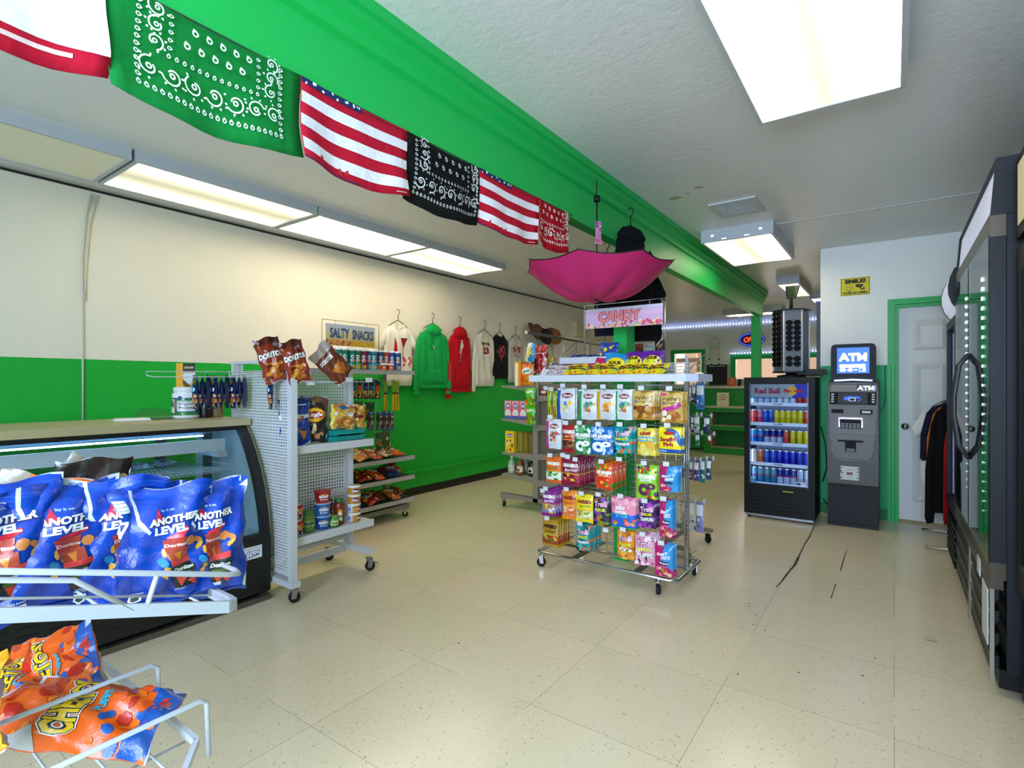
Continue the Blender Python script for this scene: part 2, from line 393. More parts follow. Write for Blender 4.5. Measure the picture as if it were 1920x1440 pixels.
wf.box((XL, YF-.12, 0), (XR, YF, .8), WP).box((XL, YF-.12, 2.6), (XR, YF, ZC), WP).box((XL, YF-.12, .8), (-3.7, YF, 2.6), WP).box((1.0, YF-.12, .8), (XR, YF, 2.6), WP)
S(wf.build('wall_front'))
wnd = S(MB().box((-3.7, YF-.08, .8), (1.0, YF-.06, 2.6), glass('window_glass')).build('window_1'))
fr = MB()
for x in (-3.7, -2.15, -.6, .94): fr.box((x, YF-.1, .8), (x+.06, YF-.02, 2.6), M('window_frame_metal', '#8b8f93', .4, .6))
S(fr.build('window_frame', wnd))
# end wall with the cash machine, and its door
DX0, DX1, DZ = .035, .87, 2.05; YE = 6.33
we = MB()
we.box((-.616, YE, 0), (DX0, YE+.12, ZC), WR).box((DX1, YE, 0), (XR, YE+.12, ZC), WR).box((DX0, YE, DZ), (DX1, YE+.12, ZC), WR)
S(we.build('wall_end'))
dm = M('door_paint', '#dedede', .45)
dr = MB(); dr.box((DX0, YE+.03, .02), (DX1, YE+.07, DZ), dm)
def raised(x0, z0, x1, z1):
    y = YE+.03; n = .028
    a = [(x0, z0), (x1, z0), (x1, z1), (x0, z1)]; b = [(x0+n, z0+n), (x1-n, z0+n), (x1-n, z1-n), (x0+n, z1-n)]; c = [(x0+2.2*n, z0+2.2*n), (x1-2.2*n, z0+2.2*n), (x1-2.2*n, z1-2.2*n), (x0+2.2*n, z1-2.2*n)]
    vs = [(p[0], y-.001, p[1]) for p in a]+[(p[0], y-.013, p[1]) for p in b]+[(p[0], y-.004, p[1]) for p in c]
    fs = [(i, (i+1) % 4, 4+(i+1) % 4, 4+i) for i in range(4)]+[(4+i, 4+(i+1) % 4, 8+(i+1) % 4, 8+i) for i in range(4)]+[(8, 9, 10, 11)]
    dr.add(vs, fs, dm)
for cx in (DX0+.11, DX0+.47):
    raised(cx, 1.64, cx+.25, 1.93); raised(cx, .98, cx+.25, 1.52); raised(cx, .2, cx+.25, .82)
door = S(dr.build('door_1'))
MB().lathe([(.03, 0), (.032, .006), (.012, .01), (.012, .03), (.026, .038), (.03, .052), (.022, .064), (0, .067)], CHROME, 18, X=Matrix.Translation((DX0+.053, YE+.03, .915)) @ Matrix.Rotation(pi/2, 4, 'X')).build('door_knob', door)
pl = MB(); lay_art(pl, [('t', 'Emp', .5, .5, .9, .8, '#22242c')], .1, .05, lambda u, v, o: (.345+(u-.5)*.075, YE+.029-o, 1.73+(v-.5)*.04), 0, 0, F); pl.build('door_lettering', door)
def casing(name, x0, x1, z1, wd, y, mat, z0=0, depth=.03):
    m = MB()
    for t, dd in ((0, depth), (.35, depth*1.6), (.7, depth)):
        a = wd*t; b = wd*(t+.3)
        m.box((x0-wd+a, y-dd, z0), (x0-wd+b, y, z1+wd-a), mat).box((x1+wd-b, y-dd, z0), (x1+wd-a, y, z1+wd-a), mat)
        m.box((x0-wd+a, y-dd, z1+wd-b), (x1+wd-a, y, z1+wd-a), mat)
    return S(m.build(name))
casing('trim_1', DX0, DX1, DZ, .085, YE, GREEN)
# left wall details: dark strip under the ceiling, chair rail, black base
BL = M('black_base', '#17140f', .5)
t = MB().box((XL, YF, 2.688), (XL+.012, YB, 2.703), BL)
S(t.build('trim_2'))
S(MB().box((XL, YF, 0), (XL+.012, YB, .1), BL).build('baseboard_left'))
S(MB().box((XL, 1.9, .27), (XL+.05, 9.5, .3), M('green_rail', '#04ad32', .45)).box((XL, 1.9, .1), (XL+.03, 9.5, .27), M('green_rail', '#04ad32', .45)).build('trim_3'))
S(MB().box((-.616, YE-.012, 0), (-.05, YE, .1), M('green_base', '#076b3a', .5)).build('baseboard_end'))
# beam with crown along the ceiling, and its posts
bm_ = MB(); prof = [(-1.60, 2.335), (-1.60, 2.55), (-1.578, 2.56), (-1.572, 2.60), (-1.545, 2.625), (-1.545, 2.66), (-1.53, 2.665), (-1.53, 2.71), (-1.75, 2.71), (-1.75, 2.665), (-1.735, 2.66), (-1.735, 2.625), (-1.71, 2.6), (-1.70, 2.56), (-1.68, 2.55), (-1.68, 2.335)]
bm_.prism(prof, YF, 8.73, GREEN); S(bm_.build('trim_4'))
S(MB().box((-1.745, 8.6, 0), (-1.62, 8.73, 2.335), GREEN).build('trim_5'))
S(MB().box((-1.72, 3.72, 0), (-1.615, 3.87, 2.335), GREEN).build('trim_6'))
# back wall: painted, two green-framed openings to the lit office
O1 = (-4.25, -3.62, .95, 2.04); O2 = (-2.87, -1.2, 1.43, 1.87)
wb = MB(); xs = [XL, O1[0], O1[1], O2[0], O2[1], XR]
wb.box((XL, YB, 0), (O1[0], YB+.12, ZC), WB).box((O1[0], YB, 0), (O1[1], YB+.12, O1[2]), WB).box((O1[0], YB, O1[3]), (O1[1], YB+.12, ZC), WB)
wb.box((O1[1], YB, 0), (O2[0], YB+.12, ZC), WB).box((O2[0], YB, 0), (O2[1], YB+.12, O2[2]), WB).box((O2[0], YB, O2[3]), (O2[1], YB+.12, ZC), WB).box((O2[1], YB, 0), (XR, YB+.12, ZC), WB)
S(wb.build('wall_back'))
casing('trim_7', O1[0], O1[1], O1[3], .085, YB, GREEN, O1[2]); casing('trim_8', O2[0], O2[1], O2[3], .11, YB, GREEN, O2[2]-.02)
PK = M('office_paint', '#e8d6cc', .6)
S(MB().box((XL-.1, 16, 0), (XR, 16.1, ZC), PK).build('wall_office'))
S(MB().box((XL-.12, YB+.12, 0), (XL, 16, ZC), PK).build('wall_office_left'))
o1 = S(MB().box((-4.9+.6, 13.5, .9), (-4.0, 13.55, 2.35), PK).box((-4.0, 13.5, .9), (-3.9, 13.55, 1.95), M('brown_frame', '#7a6f66', .5)).box((-4.6, 13.49, 1.87), (-3.9, 13.54, 1.97), M('brown_frame', '#7a6f66', .5)).build('trim_9'))
s2 = S(MB().box((-2.87, YB+.3, 1.2), (-1.2, YB+.9, 1.44), M('counter_cream', '#d8cdb4', .5)).build('trim_10'))

# ------------------------------------------------------------ ceiling light fixtures
LW = M('fixture_enamel', '#b9bec6', .4); DIF = M('lit_diffuser', '#fff6e2', .4, emit=7.5, ecol='#fff0d0'); DIM = M('unlit_diffuser', '#d9d6bf', .35, emit=.10, ecol='#d9d6bf')
def striped_diffuser(name, strength, ecol, ax=0, w=.28, unlit=False):
    m = M(name, '#fbf4dc', .4, emit=strength, ecol=ecol); nt = m.node_tree; b = nt.nodes['Principled BSDF']
    t = N(nt, 'ShaderNodeTexCoord'); s = N(nt, 'ShaderNodeSeparateXYZ'); nt.links.new(t.outputs['Object'], s.inputs[0])
    q = math_(nt, 'ABSOLUTE', s.outputs[ax]); q = math_(nt, 'SUBTRACT', q, w*.42); q = math_(nt, 'MULTIPLY', q, q)
    e = math_(nt, 'DIVIDE', 1, math_(nt, 'ADD', 1, math_(nt, 'MULTIPLY', q, 230)))
    n = N(nt, 'ShaderNodeTexNoise'); n.inputs['Scale'].default_value = 60; nt.links.new(t.outputs['Object'], n.inputs['Vector'])
    e = math_(nt, 'MULTIPLY', e, math_(nt, 'MULTIPLY_ADD', n.outputs['Fac'], .5, .75))
    nt.links.new(math_(nt, 'MULTIPLY', e, strength), b.inputs['Emission Strength']); return m
D1 = striped_diffuser('lamp_diffuser_bright', 11, '#fff2d2', 0, .56)
D2 = striped_diffuser('lamp_diffuser_mid', 4.8, '#fff0cc', 0, .56); D4 = striped_diffuser('lamp_diffuser_right', 12, '#fff1d2', 0, .56)
D3 = striped_diffuser('lamp_diffuser_big', 11, '#fff2d4', 0, .56)
def fixture(x0, x1, y0, y1, zb, label, dif, group=None, ends=False):
    cx, cy = (x0+x1)/2, (y0+y1)/2; t = T('ceiling_light', label, 'light', (cx, cy, zb), 0, group)
    a, b = (x1-x0)/2, (y1-y0)/2; h = ZC-zb; m = MB(); f = .022
    m.box((-a, -b, 0), (-a+f, b, h), LW).box((a-f, -b, 0), (a, b, h), LW).box((-a, -b, 0), (a, -b+f, h), LW).box((-a, b-f, 0), (a, b, h), LW).box((-a, -b, h-.004), (a, b, h), LW)
    m.build('housing', t)
    MB().box((-a+f, -b+f, .006), (a-f, b-f, .012), dif).build('diffuser', t)
    if ends:
        bl = M('knockout_light', '#f4f6ff', .5, emit=1.2)
        for sx, w_, za, zb_ in ((-.2, .012, .045, .062), (.2, .012, .045, .062), (-.1, .02, .012, .02), (.09, .02, .012, .02)): MB().box((sx-w_, -b-.002, za), (sx+w_, -b+.001, zb_), bl).build('knockout', t)
    return t
YS = [(-1.16, .055), (.045, 1.26), (1.275, 2.495), (2.505, 3.725), (3.735, 4.965)]
fixture(-4.27, -3.65, .03, 1.25, 2.64, 'unlit dim rectangular light panel nearest the camera in the row on the left ceiling', DIM, 'light panels in the left row')
fixture(-4.27, -3.65, 1.27, 2.495, 2.64, 'longest looking lit light panel in the left row, beside the unlit one', D2, 'light panels in the left row')
fixture(-4.27, -3.65, 2.51, 3.725, 2.64, 'brightest white lit panel in the middle of the left ceiling row', DIF, 'light panels in the left row')
fixture(-4.27, -3.65, 3.74, 4.965, 2.64, 'farthest lit panel at the far end of the left ceiling row', D1, 'light panels in the left row')
fixture(-.545, .045, 1.63, 2.865, 2.60, 'large textured ceiling light panel at the top right nearest the camera', D3)
fixture(-1.43, -.83, 4.955, 6.13, 2.60, 'boxy ceiling light with lit knockout holes between green beam and air vent', D4, ends=True)
fixture(-1.25, -.98, 7.66, 8.9, 2.61, 'narrow boxy ceiling light above the sunglasses display', D4)
fixture(-1.05, -.35, 9.3, 10.5, 2.62, 'wide lit ceiling panel far behind the sunglasses display', DIF)
fixture(-2.6, -1.6, 10.4, 10.75, 2.6, 'lit ceiling light running crosswise just behind the far green post', D1)
fixture(-3.42, -2.8, 5.9, 7.12, 2.62, 'lit ceiling light half hidden under the pink umbrella', D1)
# cables, vents, tape, boxes
wire([(-4.6, 1.33, 2.66), (-4.612, 1.30, 2.5), (-4.612, 1.28, 2.2), (-4.612, 1.285, 1.6), (-4.612, 1.285, 1.0)], .006, M('cable_cream', '#d5d3c6', .5)).tube([(-4.6, 1.36, 2.66), (-4.613, 1.325, 2.45), (-4.613, 1.30, 2.1), (-4.613, 1.297, 1.9)], .005, M('cable_cream', '#d5d3c6', .5)).build('lamp_cable')
tag(bpy.data.objects['lamp_cable'], 'pale electric cable running down the left wall from the light row', 'cable')
v = T('air_vent', 'square louvred air vent in the ceiling before the boxy light', 'vent', (-1.0, 4.43, ZC-.001))
m = MB(); vg = M('vent_white', '#c4c8cd', .5); dk = M('vent_dark', '#2c2f36', .7)
m.box((-.17, -.19, -.012), (.17, -.15, 0), vg).box((-.17, .15, -.012), (.17, .19, 0), vg).box((-.17, -.19, -.012), (-.13, .19, 0), vg).box((.13, -.19, -.012), (.17, .19, 0), vg); m.build('frame', v)
MB().box((-.13, -.15, -.003), (.13, .15, 0), dk).build('backing', v)
m = MB()
for i in range(11): m.box((-.13+.024*i+.004, -.15, -.011), (-.13+.024*i+.012, .15, -.005), vg)
for i in range(8): m.box((-.13, -.14+.038*i, -.011), (.13, -.134+.038*i, -.006), vg)
m.build('grille', v)
S(MB().box((-.84, 5.10, ZC-.003), (.75, 5.135, ZC), M('tape_white', '#d9dbe2', .5)).build('trim_11'))
S(MB().box((-3.6, 6.2, ZC-.003), (-1.9, 6.24, ZC), M('tape_white', '#d9dbe2', .5)).build('trim_12'))
m = MB(); st = M('ceiling_stain', '#b3ad98', .6)
for x, y, s in ((-1.33, 3.95, .05), (-1.12, 3.83, .035), (-1.22, 3.9, .02)):
    m.prism([(x+s*cos(a)*(1+.3*sin(3*a)), y+s*.8*sin(a)) for a in [i*pi/5 for i in range(10)]], ZC-.0015, ZC, st, 2)
S(m.build('trim_13'))
# a long crack in the vinyl floor
m = MB(); ck = M('crack_dark', '#3a3428', .8); R = random.Random(4)
pts = [onZ(*p, 0) for p in ((1527, 985), (1519, 1005), (1508, 1022), (1497, 1045), (1490, 1060), (1476, 1076), (1466, 1090), (1455, 1101))]
def crack(pts, wd):
    for a, b in zip(pts, pts[1:]):
        d = (b-a).normalized(); n = Vector((-d.y, d.x, 0)); w0 = wd*R.uniform(.5, 1.6); w1 = wd*R.uniform(.5, 1.6)
        vs = [a+n*w0, a-n*w0, b-n*w1, b+n*w1]; m.add([(q.x, q.y, .0012) for q in vs], [(0, 1, 2, 3)], ck)
crack(pts, .006)
crack([onZ(*p, 0) for p in ((1588, 1030), (1580, 1055), (1576, 1070))], .0025); crack([onZ(*p, 0) for p in ((1567, 1096), (1562, 1110), (1558, 1122))], .0025)
crack([onZ(*p, 0) for p in ((1735, 1200), (1760, 1204))], .002); crack([onZ(*p, 0) for p in ((1733, 1196), (1755, 1198))], .0015)
for px, py in ((1404, 1137), (1405, 1132), (1417, 1153), (1434, 1182), (1412, 1171), (1383, 1264), (1128, 1149), (1617, 1267), (1641, 1234), (1100, 1110), (860, 1206), (1610, 1106), (1497, 1261)):
    c = onZ(px, py, 0); s = .006; m.add([(c.x-s, c.y-s*.5, .001), (c.x+s, c.y-s, .001), (c.x+s*.7, c.y+s, .001), (c.x-s*.6, c.y+s*.6, .001)], [(0, 1, 2, 3)], ck)
S(m.build('floor_crack', bpy.data.objects['floor']))
# smile sign
sg = [('r', .02, .03, .98, .97, '#14130c'), ('r', .035, .055, .965, .945, '#e3d11c'), ('t', 'SMILE!', .5, .8, .72, .24, '#17150c', 0, 0, .07),
      ('e', .3, .42, .125, .2, '#17150c'), ('e', .3, .42, .113, .18, '#e3d11c'), ('e', .26, .47, .014, .035, '#17150c'), ('e', .34, .47, .014, .035, '#17150c'),
      ('l', [(.24, .37), (.27, .32), (.3, .305), (.33, .32), (.36, .37)], .004, '#17150c'),
      ('p', [(.5, .56), (.54, .62), (.78, .6), (.76, .47), (.68, .40), (.55, .45)], '#17150c'), ('e', .66, .5, .08, .06, '#4b4522'), ('l', [(.66, .42), (.72, .3), (.8, .36)], .009, '#17150c'), ('e', .8, .36, .035, .06, '#17150c'),
      ('t', "YOU'RE ON CAMERA", .5, .15, .86, .13, '#17150c', 0, 0, .05)]
tag(plate(.248, .175, .004, '#e3d11c', sg).build('camera_sign', None, (-.315, YE-.003, 2.207), (0, 0, 0)), 'yellow sign reading SMILE! with a smiley and camera drawing, above the cash machine', 'sign')
# ============================================================ refrigerated display case on the left
case = T('display_case', 'long curved-glass refrigerated display case with stainless top along the left wall', 'display case', (-3.6, .5, 0))
CX, CY = -3.6, .5
SSM = M('stainless_top', '#c2b48e', .42, .55); CASEB = M('case_black', '#0d0c0d', .38); INW = M('case_inner', '#c9dbe8', .45)
y0, y1 = -1.45-CY, 1.80-CY
def cx_(x): return x-CX
m = MB(); m.box((cx_(-4.05), y0, 1.056), (cx_(-3.385), y1+.02, 1.098), SSM); m.build('top', case)
m = MB(); m.box((cx_(-4.1), y0, .035), (cx_(-3.15), y1, .37), CASEB).prism([(cx_(-3.16), .035), (cx_(-3.112), .06), (cx_(-3.112), .385), (cx_(-3.16), .40)], y0, y1, CASEB)
m.box((cx_(-4.1), y0, 0), (cx_(-3.2), y1-.02, .035), BLACKP); m.build('base', case)
m = MB()
for gy in range(9):
    for k in range(7):
        yy = .95-gy*.105-CY; z = .11+k*.028 + (.01 if k > 3 else 0); m.box((cx_(-3.1125), yy, z), (cx_(-3.110), yy+.07, z+.009), M('slot_black', '#020202', .8))
m.build('vent_slots', case)
m = MB().box((cx_(-3.14), y0, .01), (cx_(-3.105), y1, .035), M('case_kick', '#6e6a60', .4, .8)); m.build('kick_strip', case)
arc = [(-3.40, 1.056), (-3.34, .99), (-3.28, .90), (-3.225, .80), (-3.178, .69), (-3.142, .57), (-3.12, .45), (-3.115, .39)]
def strip(mb, arc, ya, yb, mat, th=.004, inset=0):
    o = [(cx_(a)-inset, z) for a, z in arc]; i = [(a-th, z-th*.6) for a, z in o]
    n = len(o)
    for k in range(n-1):
        mb.add([(o[k][0], ya, o[k][1]), (o[k+1][0], ya, o[k+1][1]), (o[k+1][0], yb, o[k+1][1]), (o[k][0], yb, o[k][1]), (i[k][0], ya, i[k][1]), (i[k+1][0], ya, i[k+1][1]), (i[k+1][0], yb, i[k+1][1]), (i[k][0], yb, i[k][1])],
               [(0, 1, 2, 3), (4, 7, 6, 5), (0, 4, 5, 1), (3, 2, 6, 7), (0, 3, 7, 4), (1, 5, 6, 2)], mat, False)
g = MB(); vs = []; n = len(arc)
for x, z in arc: vs += [(cx_(x)-.006, y0, z), (cx_(x)-.006, y1-.03, z)]
g.add(vs, [(2*k, 2*k+1, 2*k+3, 2*k+2) for k in range(n-1)], glass('case_glass', '#f4faf8', .8), True); g.build('curved_glass', case)
m = MB(); strip(m, arc, y1-.055, y1+.0, CASEB, .03)
m.box((cx_(-3.42), y0, 1.03), (cx_(-3.395), y1, 1.056), CASEB); m.box((cx_(-3.16), y0, .385), (cx_(-3.115), y1, .41), CASEB); m.build('glass_frame', case)
ep = [(cx_(-4.05), .37), (cx_(-4.05), 1.056)]+[(cx_(x)-.02, z) for x, z in arc]
m = MB(); m.prism(ep, y1-.02, y1-.002, INW); m.prism(ep, y1-.002, y1+.016, SSM); m.build('end_panel', case)
m = MB(); m.box((cx_(-4.03), y0, .395), (cx_(-3.2), y1-.02, .41), INW); m.build('deck', case)
m = MB()
for yy in (-1.45-CY, .28-CY, 1.52-CY): m.box((cx_(-4.05), yy, .40), (cx_(-4.01), yy+.05, 1.056), M('case_post', '#3b4046', .4))
m.box((cx_(-4.05), y0, .95), (cx_(-4.0), y1, 1.056), INW); m.build('rear_frame', case)
gd = MB().box((cx_(-4.03), y0, .41), (cx_(-4.026), y1-.05, .95), glass('rear_glass', '#d4efd8', 1.2)); gd.build('rear_door', case)
# light tray under the top with blue-white tube
m = MB(); m.box((cx_(-3.475), y0, .90), (cx_(-3.465), y1-.10, .975), M('tray_white', '#e4e9f6', .4)); m.build('light_fascia', case)
for ya, yb in ((y0, .12-CY), (.2-CY, y1-.2)): MB().tube([(cx_(-3.54), ya, .995), (cx_(-3.54), yb, .995)], .0045, M('tube_blue', '#dff2ff', .3, emit=34, ecol='#7cc4ff')).build('light_tube', case)
m = MB()
for i in range(110):
    yy = y0+.3+i*.0255
    if yy < y1-.1: m.box((cx_(-3.60), yy, 1.02), (cx_(-3.56), yy+.008, 1.05), M('fin', '#8d96a6', .4, .6))
m.build('tube_guard', case)
for zz, xa, xb in ((.775, -4.0, -3.40), (.58, -4.0, -3.27)):
    m = MB(); W_ = WIREW
    for k in range(7): x = xa+(xb-xa)*k/6; m.tube([(cx_(x), y0+.02, zz), (cx_(x), y1-.10, zz)], .003, W_, 5)
    yy = y0+.05
    while yy < y1-.1: m.tube([(cx_(xa), yy, zz+.004), (cx_(xb), yy, zz+.004)], .0022, W_, 4); yy += .026
    m.tube([(cx_(xb), y0+.02, zz+.035), (cx_(xb), y1-.1, zz+.035)], .0028, W_, 5).tube([(cx_(xb), y1-.1, zz), (cx_(xb), y1-.1, zz+.035), (cx_(xa), y1-.1, zz+.035)], .0028, W_, 5)
    m.build('wire_shelf', case)
m = MB().box((cx_(-3.75), y1-.15, .86), (cx_(-3.44), y1-.10, .90), WMET).box((cx_(-3.7), y1-.13, .62), (cx_(-3.66), y1-.09, 1.05), M('case_post', '#3b4046', .4)); m.build('shelf_bracket', case)
m = MB(); lay_art(m, [('r', 0, 0, 1, 1, '#c9cdd4'), ('r', .03, .06, .97, .94, '#dfe2e6'), ('t', 'AVANTCO', .5, .48, .86, .42, '#1f4a86', 0, .04, .01), ('t', 'REFRIGERATION', .64, .84, .6, .13, '#3a3f4b', 0, .02, 0), ('l', [(.12, .28), (.22, .16), (.45, .14), (.7, .2), (.9, .3)], .005, '#1f2a3a')], .2, .075, lambda u, v, o: (cx_(-3.112)+o, 1.545-CY+u*.2, .275+v*.075), 0, 0, F); m.build('maker_badge', case)

# ============================================================ upright coolers on the right
FR = M('cooler_black', '#14161f', .5, spec=.3); FRD = M('cooler_dark', '#090a10', .5, spec=.3); LEDW = M('led_point', '#ffffff', .3, emit=14, ecol='#e4f0ff'); HDR = M('lit_header', '#e6e8ff', .4, emit=.42, ecol='#d4d6f6')
GLC = glass('cooler_glass', '#e9f2ee', .8)
cf = T('glass_door_cooler', 'tall black two-door glass cooler with sloped white lit header, empty inside', 'cooler', (.33, 3.0, 0))
L = 1.54
m = MB(); m.box((.052, 0, .12), (.72, .03, 2.24), FR).box((.06, L-.03, .12), (.72, L, 2.24), FR).box((.69, 0, .12), (.72, L, 2.24), FR).box((.06, 0, 2.06), (.72, L, 2.26), FR).box((.06, 0, .12), (.72, L, .5), FR); m.build('cabinet', cf)
m = MB(); m.box((.03, .02, .04), (.7, L-.02, .12), FRD); m.build('plinth', cf)
for i, ya in enumerate((0, L/2+.002)):
    yb = ya+L/2-.004; d = MB(); a = .045
    d.box((0, ya, .5), (.05, ya+a, 2.03), FR).box((0, yb-a, .5), (.05, yb, 2.03), FR).box((0, ya, .5), (.05, yb, .57), M('cooler_rail', '#4b4438', .35, .5)).box((0, ya, 1.94), (.05, yb, 2.03), M('cooler_rail', '#4b4438', .35, .5))
    dd = d.build('door', cf)
    MB().box((-.004, ya+a*.55, .555), (-.001, yb-a*.55, 1.955), GLC).build('pane', dd)
    if i == 0:
        hy = yb-.03; MB().tube([(-.002, hy, 1.48), (-.045, hy, 1.42), (-.065, hy, 1.25), (-.065, hy, 1.15), (-.045, hy, .99), (-.002, hy, .92)], .011, M('handle_grey', '#2b2d33', .4), 8).build('handle', dd)
    else:
        hy = ya+.03; MB().tube([(-.002, hy, 1.48), (-.045, hy, 1.42), (-.065, hy, 1.25), (-.065, hy, 1.15), (-.045, hy, .99), (-.002, hy, .92)], .011, M('handle_grey', '#2b2d33', .4), 8).build('handle', dd)
    k = MB(); z = .66
    while z < 1.9: k.box((.045, yb-a-.05, z), (.052, yb-a-.035, z+.007), LEDW).box((.045, ya+a+.02, z), (.052, ya+a+.035, z+.007), LEDW); z += .05
    for yy in (yb-a-.055, ya+a+.015): k.box((.053, yy, .6), (.06, yy+.03, 1.92), M('led_strip_back', '#a8b0b8', .4))
    k.build('led_strip', dd)
m = MB(); m.prism([(0.012, 2.035), (.06, 2.035), (.06, 2.255), (.03, 2.255)], .012, L-.012, HDR); m.build('header', cf)
m = MB(); m.prism([(.0, 2.03), (.09, 2.03), (.09, 2.264), (.018, 2.264)], -.004, .012, FR).prism([(.0, 2.03), (.09, 2.03), (.09, 2.264), (.018, 2.264)], L-.012, L, FR)
m.box((0, 0, 2.028), (.06, L, 2.037), FR).box((.018, 0, 2.255), (.3, L, 2.268), FR); m.build('header_frame', cf)
m = MB(); RG = M('louvre_edge', '#8d8678', .35, .6)
for ya, yb in ((.02, L/2-.02), (L/2+.02, L-.02)):
    for k in range(4): m.prism([(.004, .10+k*.095), (.03, .13+k*.095), (.03, .175+k*.095), (.004, .165+k*.095)], ya, yb, FR).box((.0, ya, .165+k*.095), (.008, yb, .170+k*.095), RG)
m.box((0, L/2-.03, .06), (.03, L/2+.03, .49), RG).box((0, -.0, .06), (.012, .012, .49), RG).box((0, 0, .46), (.04, L, .50), M('cooler_rail', '#4b4438', .35, .5)); m.build('louvre', cf)
m = MB(); m.box((-.004, .05, .20), (0, .22, .44), M('sticker_white', '#cfd2d4', .5)).box((-.004, .30, .42), (0, .40, .50), M('sticker_white', '#cfd2d4', .5)); sub(m.build('sticker', cf), 'white paper sticker by the louvre')
# nearest cooler, only its edge in view
cn = T('glass_door_cooler', 'black cooler at the far right edge, nearest the camera, with a food picture header', 'cooler', (.40, 1.45, 0))
m = MB(); m.box((.02, 0, .05), (.66, 1.5, 2.25), FRD); m.build('cabinet', cn)
m = MB(); m.box((0, .02, .5), (.03, 1.47, 1.86), FRD); dd = m.build('door', cn); MB().box((-.003, .12, .6), (0, 1.38, 1.76), GLC).build('pane', dd)
m = MB(); m.box((0, .02, 1.9), (.03, 1.47, 2.22), FRD)
m2 = MB(); lay_art(m2, [('r', 0, 0, 1, 1, '#c9a777'), ('d', 0, 0, 1, 1, 60, .035, ['#a86a32', '#dcc08a', '#6f7a2e', '#b5432a', '#e8d5a8'], 5), ('r', .9, 0, 1, 1, '#e7d9b5')], 1.3, .24, lambda u, v, o: (-.001-o, .08+u*1.33, 1.94+v*.24), 0, 0, F)
m.build('header', cn); m2.build('header_picture', bpy.data.objects['header.001'])
# smaller cooler beyond, with bulging lit sign
cb = T('glass_door_cooler', 'smaller cooler at the end of the row with a bulging white lit sign', 'cooler', (.33, 4.60, 0))
m = MB(); m.box((.05, 0, .04), (.7, .68, 1.80), FRD).box((.05, .0, 1.8), (.4, .68, 2.12), FRD); m.build('cabinet', cb)
arc2 = [(0.03, 1.80), (-.012, 1.86), (-.03, 1.92), (-.032, 1.98), (-.02, 2.04), (0.0, 2.09), (.05, 2.13)]
m = MB(); m.prism(arc2+[(.06, 2.13), (.06, 1.8)], .02, .66, HDR, smooth=False); m.build('sign', cb)
for ya in (0, .66): MB().prism([(x-.004, z) for x, z in arc2]+[(.06, 2.135), (.06, 1.79)], ya, ya+.02, FRD).build('sign_frame', cb)
m = MB(); m.box((0, 0, .42), (.045, .05, 1.78), FRD).box((0, .63, .42), (.045, .68, 1.78), FRD).box((0, 0, .42), (.045, .68, .48), FRD).box((0, 0, 1.72), (.045, .68, 1.78), FRD); dd = m.build('door', cb)
MB().box((.02, .05, .48), (.026, .63, 1.72), GLC).build('pane', dd); MB().box((.03, .58, .5), (.044, .6, 1.7), M('led_purple', '#fff', .3, emit=5, ecol='#b9a8ff')).build('led_strip', dd)
m = MB()
for k in range(6): m.box((.0, .04, .08+k*.05), (.05, .64, .11+k*.05), FRD)
m.build('louvre', cb)

# ============================================================ energy drink cooler
rb = T('drink_cooler', 'black slim energy drink cooler full of cans, lettered header, beside the cash machine', 'cooler', (-.91, 5.70, 0))
BKG = M('cooler_satin', '#08080b', .5, spec=.25)
m = MB(); m.box((-.31, .06, .04), (-.275, .42, 1.385), BKG).box((.275, .06, .04), (.31, .42, 1.385), BKG).box((-.31, .06, 1.33), (.31, .42, 1.385), BKG).box((-.31, .06, .04), (.31, .42, .30), BKG).box((-.31, .41, .04), (.31, .43, 1.385), M('cooler_inner', '#c8d4ea', .4)); m.build('cabinet', rb)
m = MB(); m.box((-.31, 0, .29), (-.262, .05, 1.385), BKG).box((.255, 0, .29), (.31, .05, 1.385), BKG).box((-.31, 0, 1.325), (.31, .05, 1.385), BKG).box((-.31, 0, .29), (.31, .05, .335), BKG)
m.box((-.262, -.002, .33), (-.256, .05, 1.33), M('door_edge', '#515866', .3, .7)).box((.25, -.002, .33), (.256, .05, 1.33), M('door_edge', '#515866', .3, .7)); rd = m.build('door', rb)
MB().box((-.256, .02, .335), (.25, .024, 1.325), glass('drink_glass', '#f3f8ff', .35)).build('pane', rd)
hm = MB(); hm.box((-.253, .026, 1.188), (.247, .03, 1.318), M('header_back', '#9aa4a8', .4))
bull = [(0, .45), (.05, .5), (.1, .72), (.25, .85), (.45, .8), (.6, .62), (.75, .6), (.9, .5), (1, .55), (.98, .4), (.85, .3), (.7, .28), (.62, .1), (.55, .12), (.56, .3), (.4, .3), (.3, .12), (.2, .1), (.22, .32), (.1, .3)]
def bl_(x0, x1, z0, z1, flip): return [((x0+(x1-x0)*((1-a) if flip else a)), z0+(z1-z0)*b) for a, b in bull]
lay_art(hm, [('p', [(.79, 1), (.74, .0), (1, 0), (1, 1)], '#1a22b8'), ('t', 'Red Bull', .30, .5, .46, .42, '#b01238', 0, 0, .05), ('e', .74, .52, .085, .36, '#f5bd1c'),
              ('p', bl_(.58, .73, .3, .72, False)[::-1], '#b3182a'), ('p', bl_(.76, .92, .3, .72, True), '#b3182a')], .5, .13, lambda u, v, o: (-.253+u*.5, .0255-o, 1.188+v*.13), 0, 0, F)
hm.build('header', rd)
m = MB(); m.box((-.31, .0, .04), (.31, .06, .29), BKG)
for k in range(5): m.prism([(-.012, .085+k*.038), (.0, .105+k*.038), (.0, .115+k*.038), (-.012, .100+k*.038)], .0, 1, BKG, 0) if False else m.box((-.27, -.010, .07+k*.04), (.2-.02*k, .002, .092+k*.04), BKG)
m.box((.04, -.004, .282), (.13, .0, .288), M('sticker_lime', '#b6c023', .5)); m.build('louvre', rb)
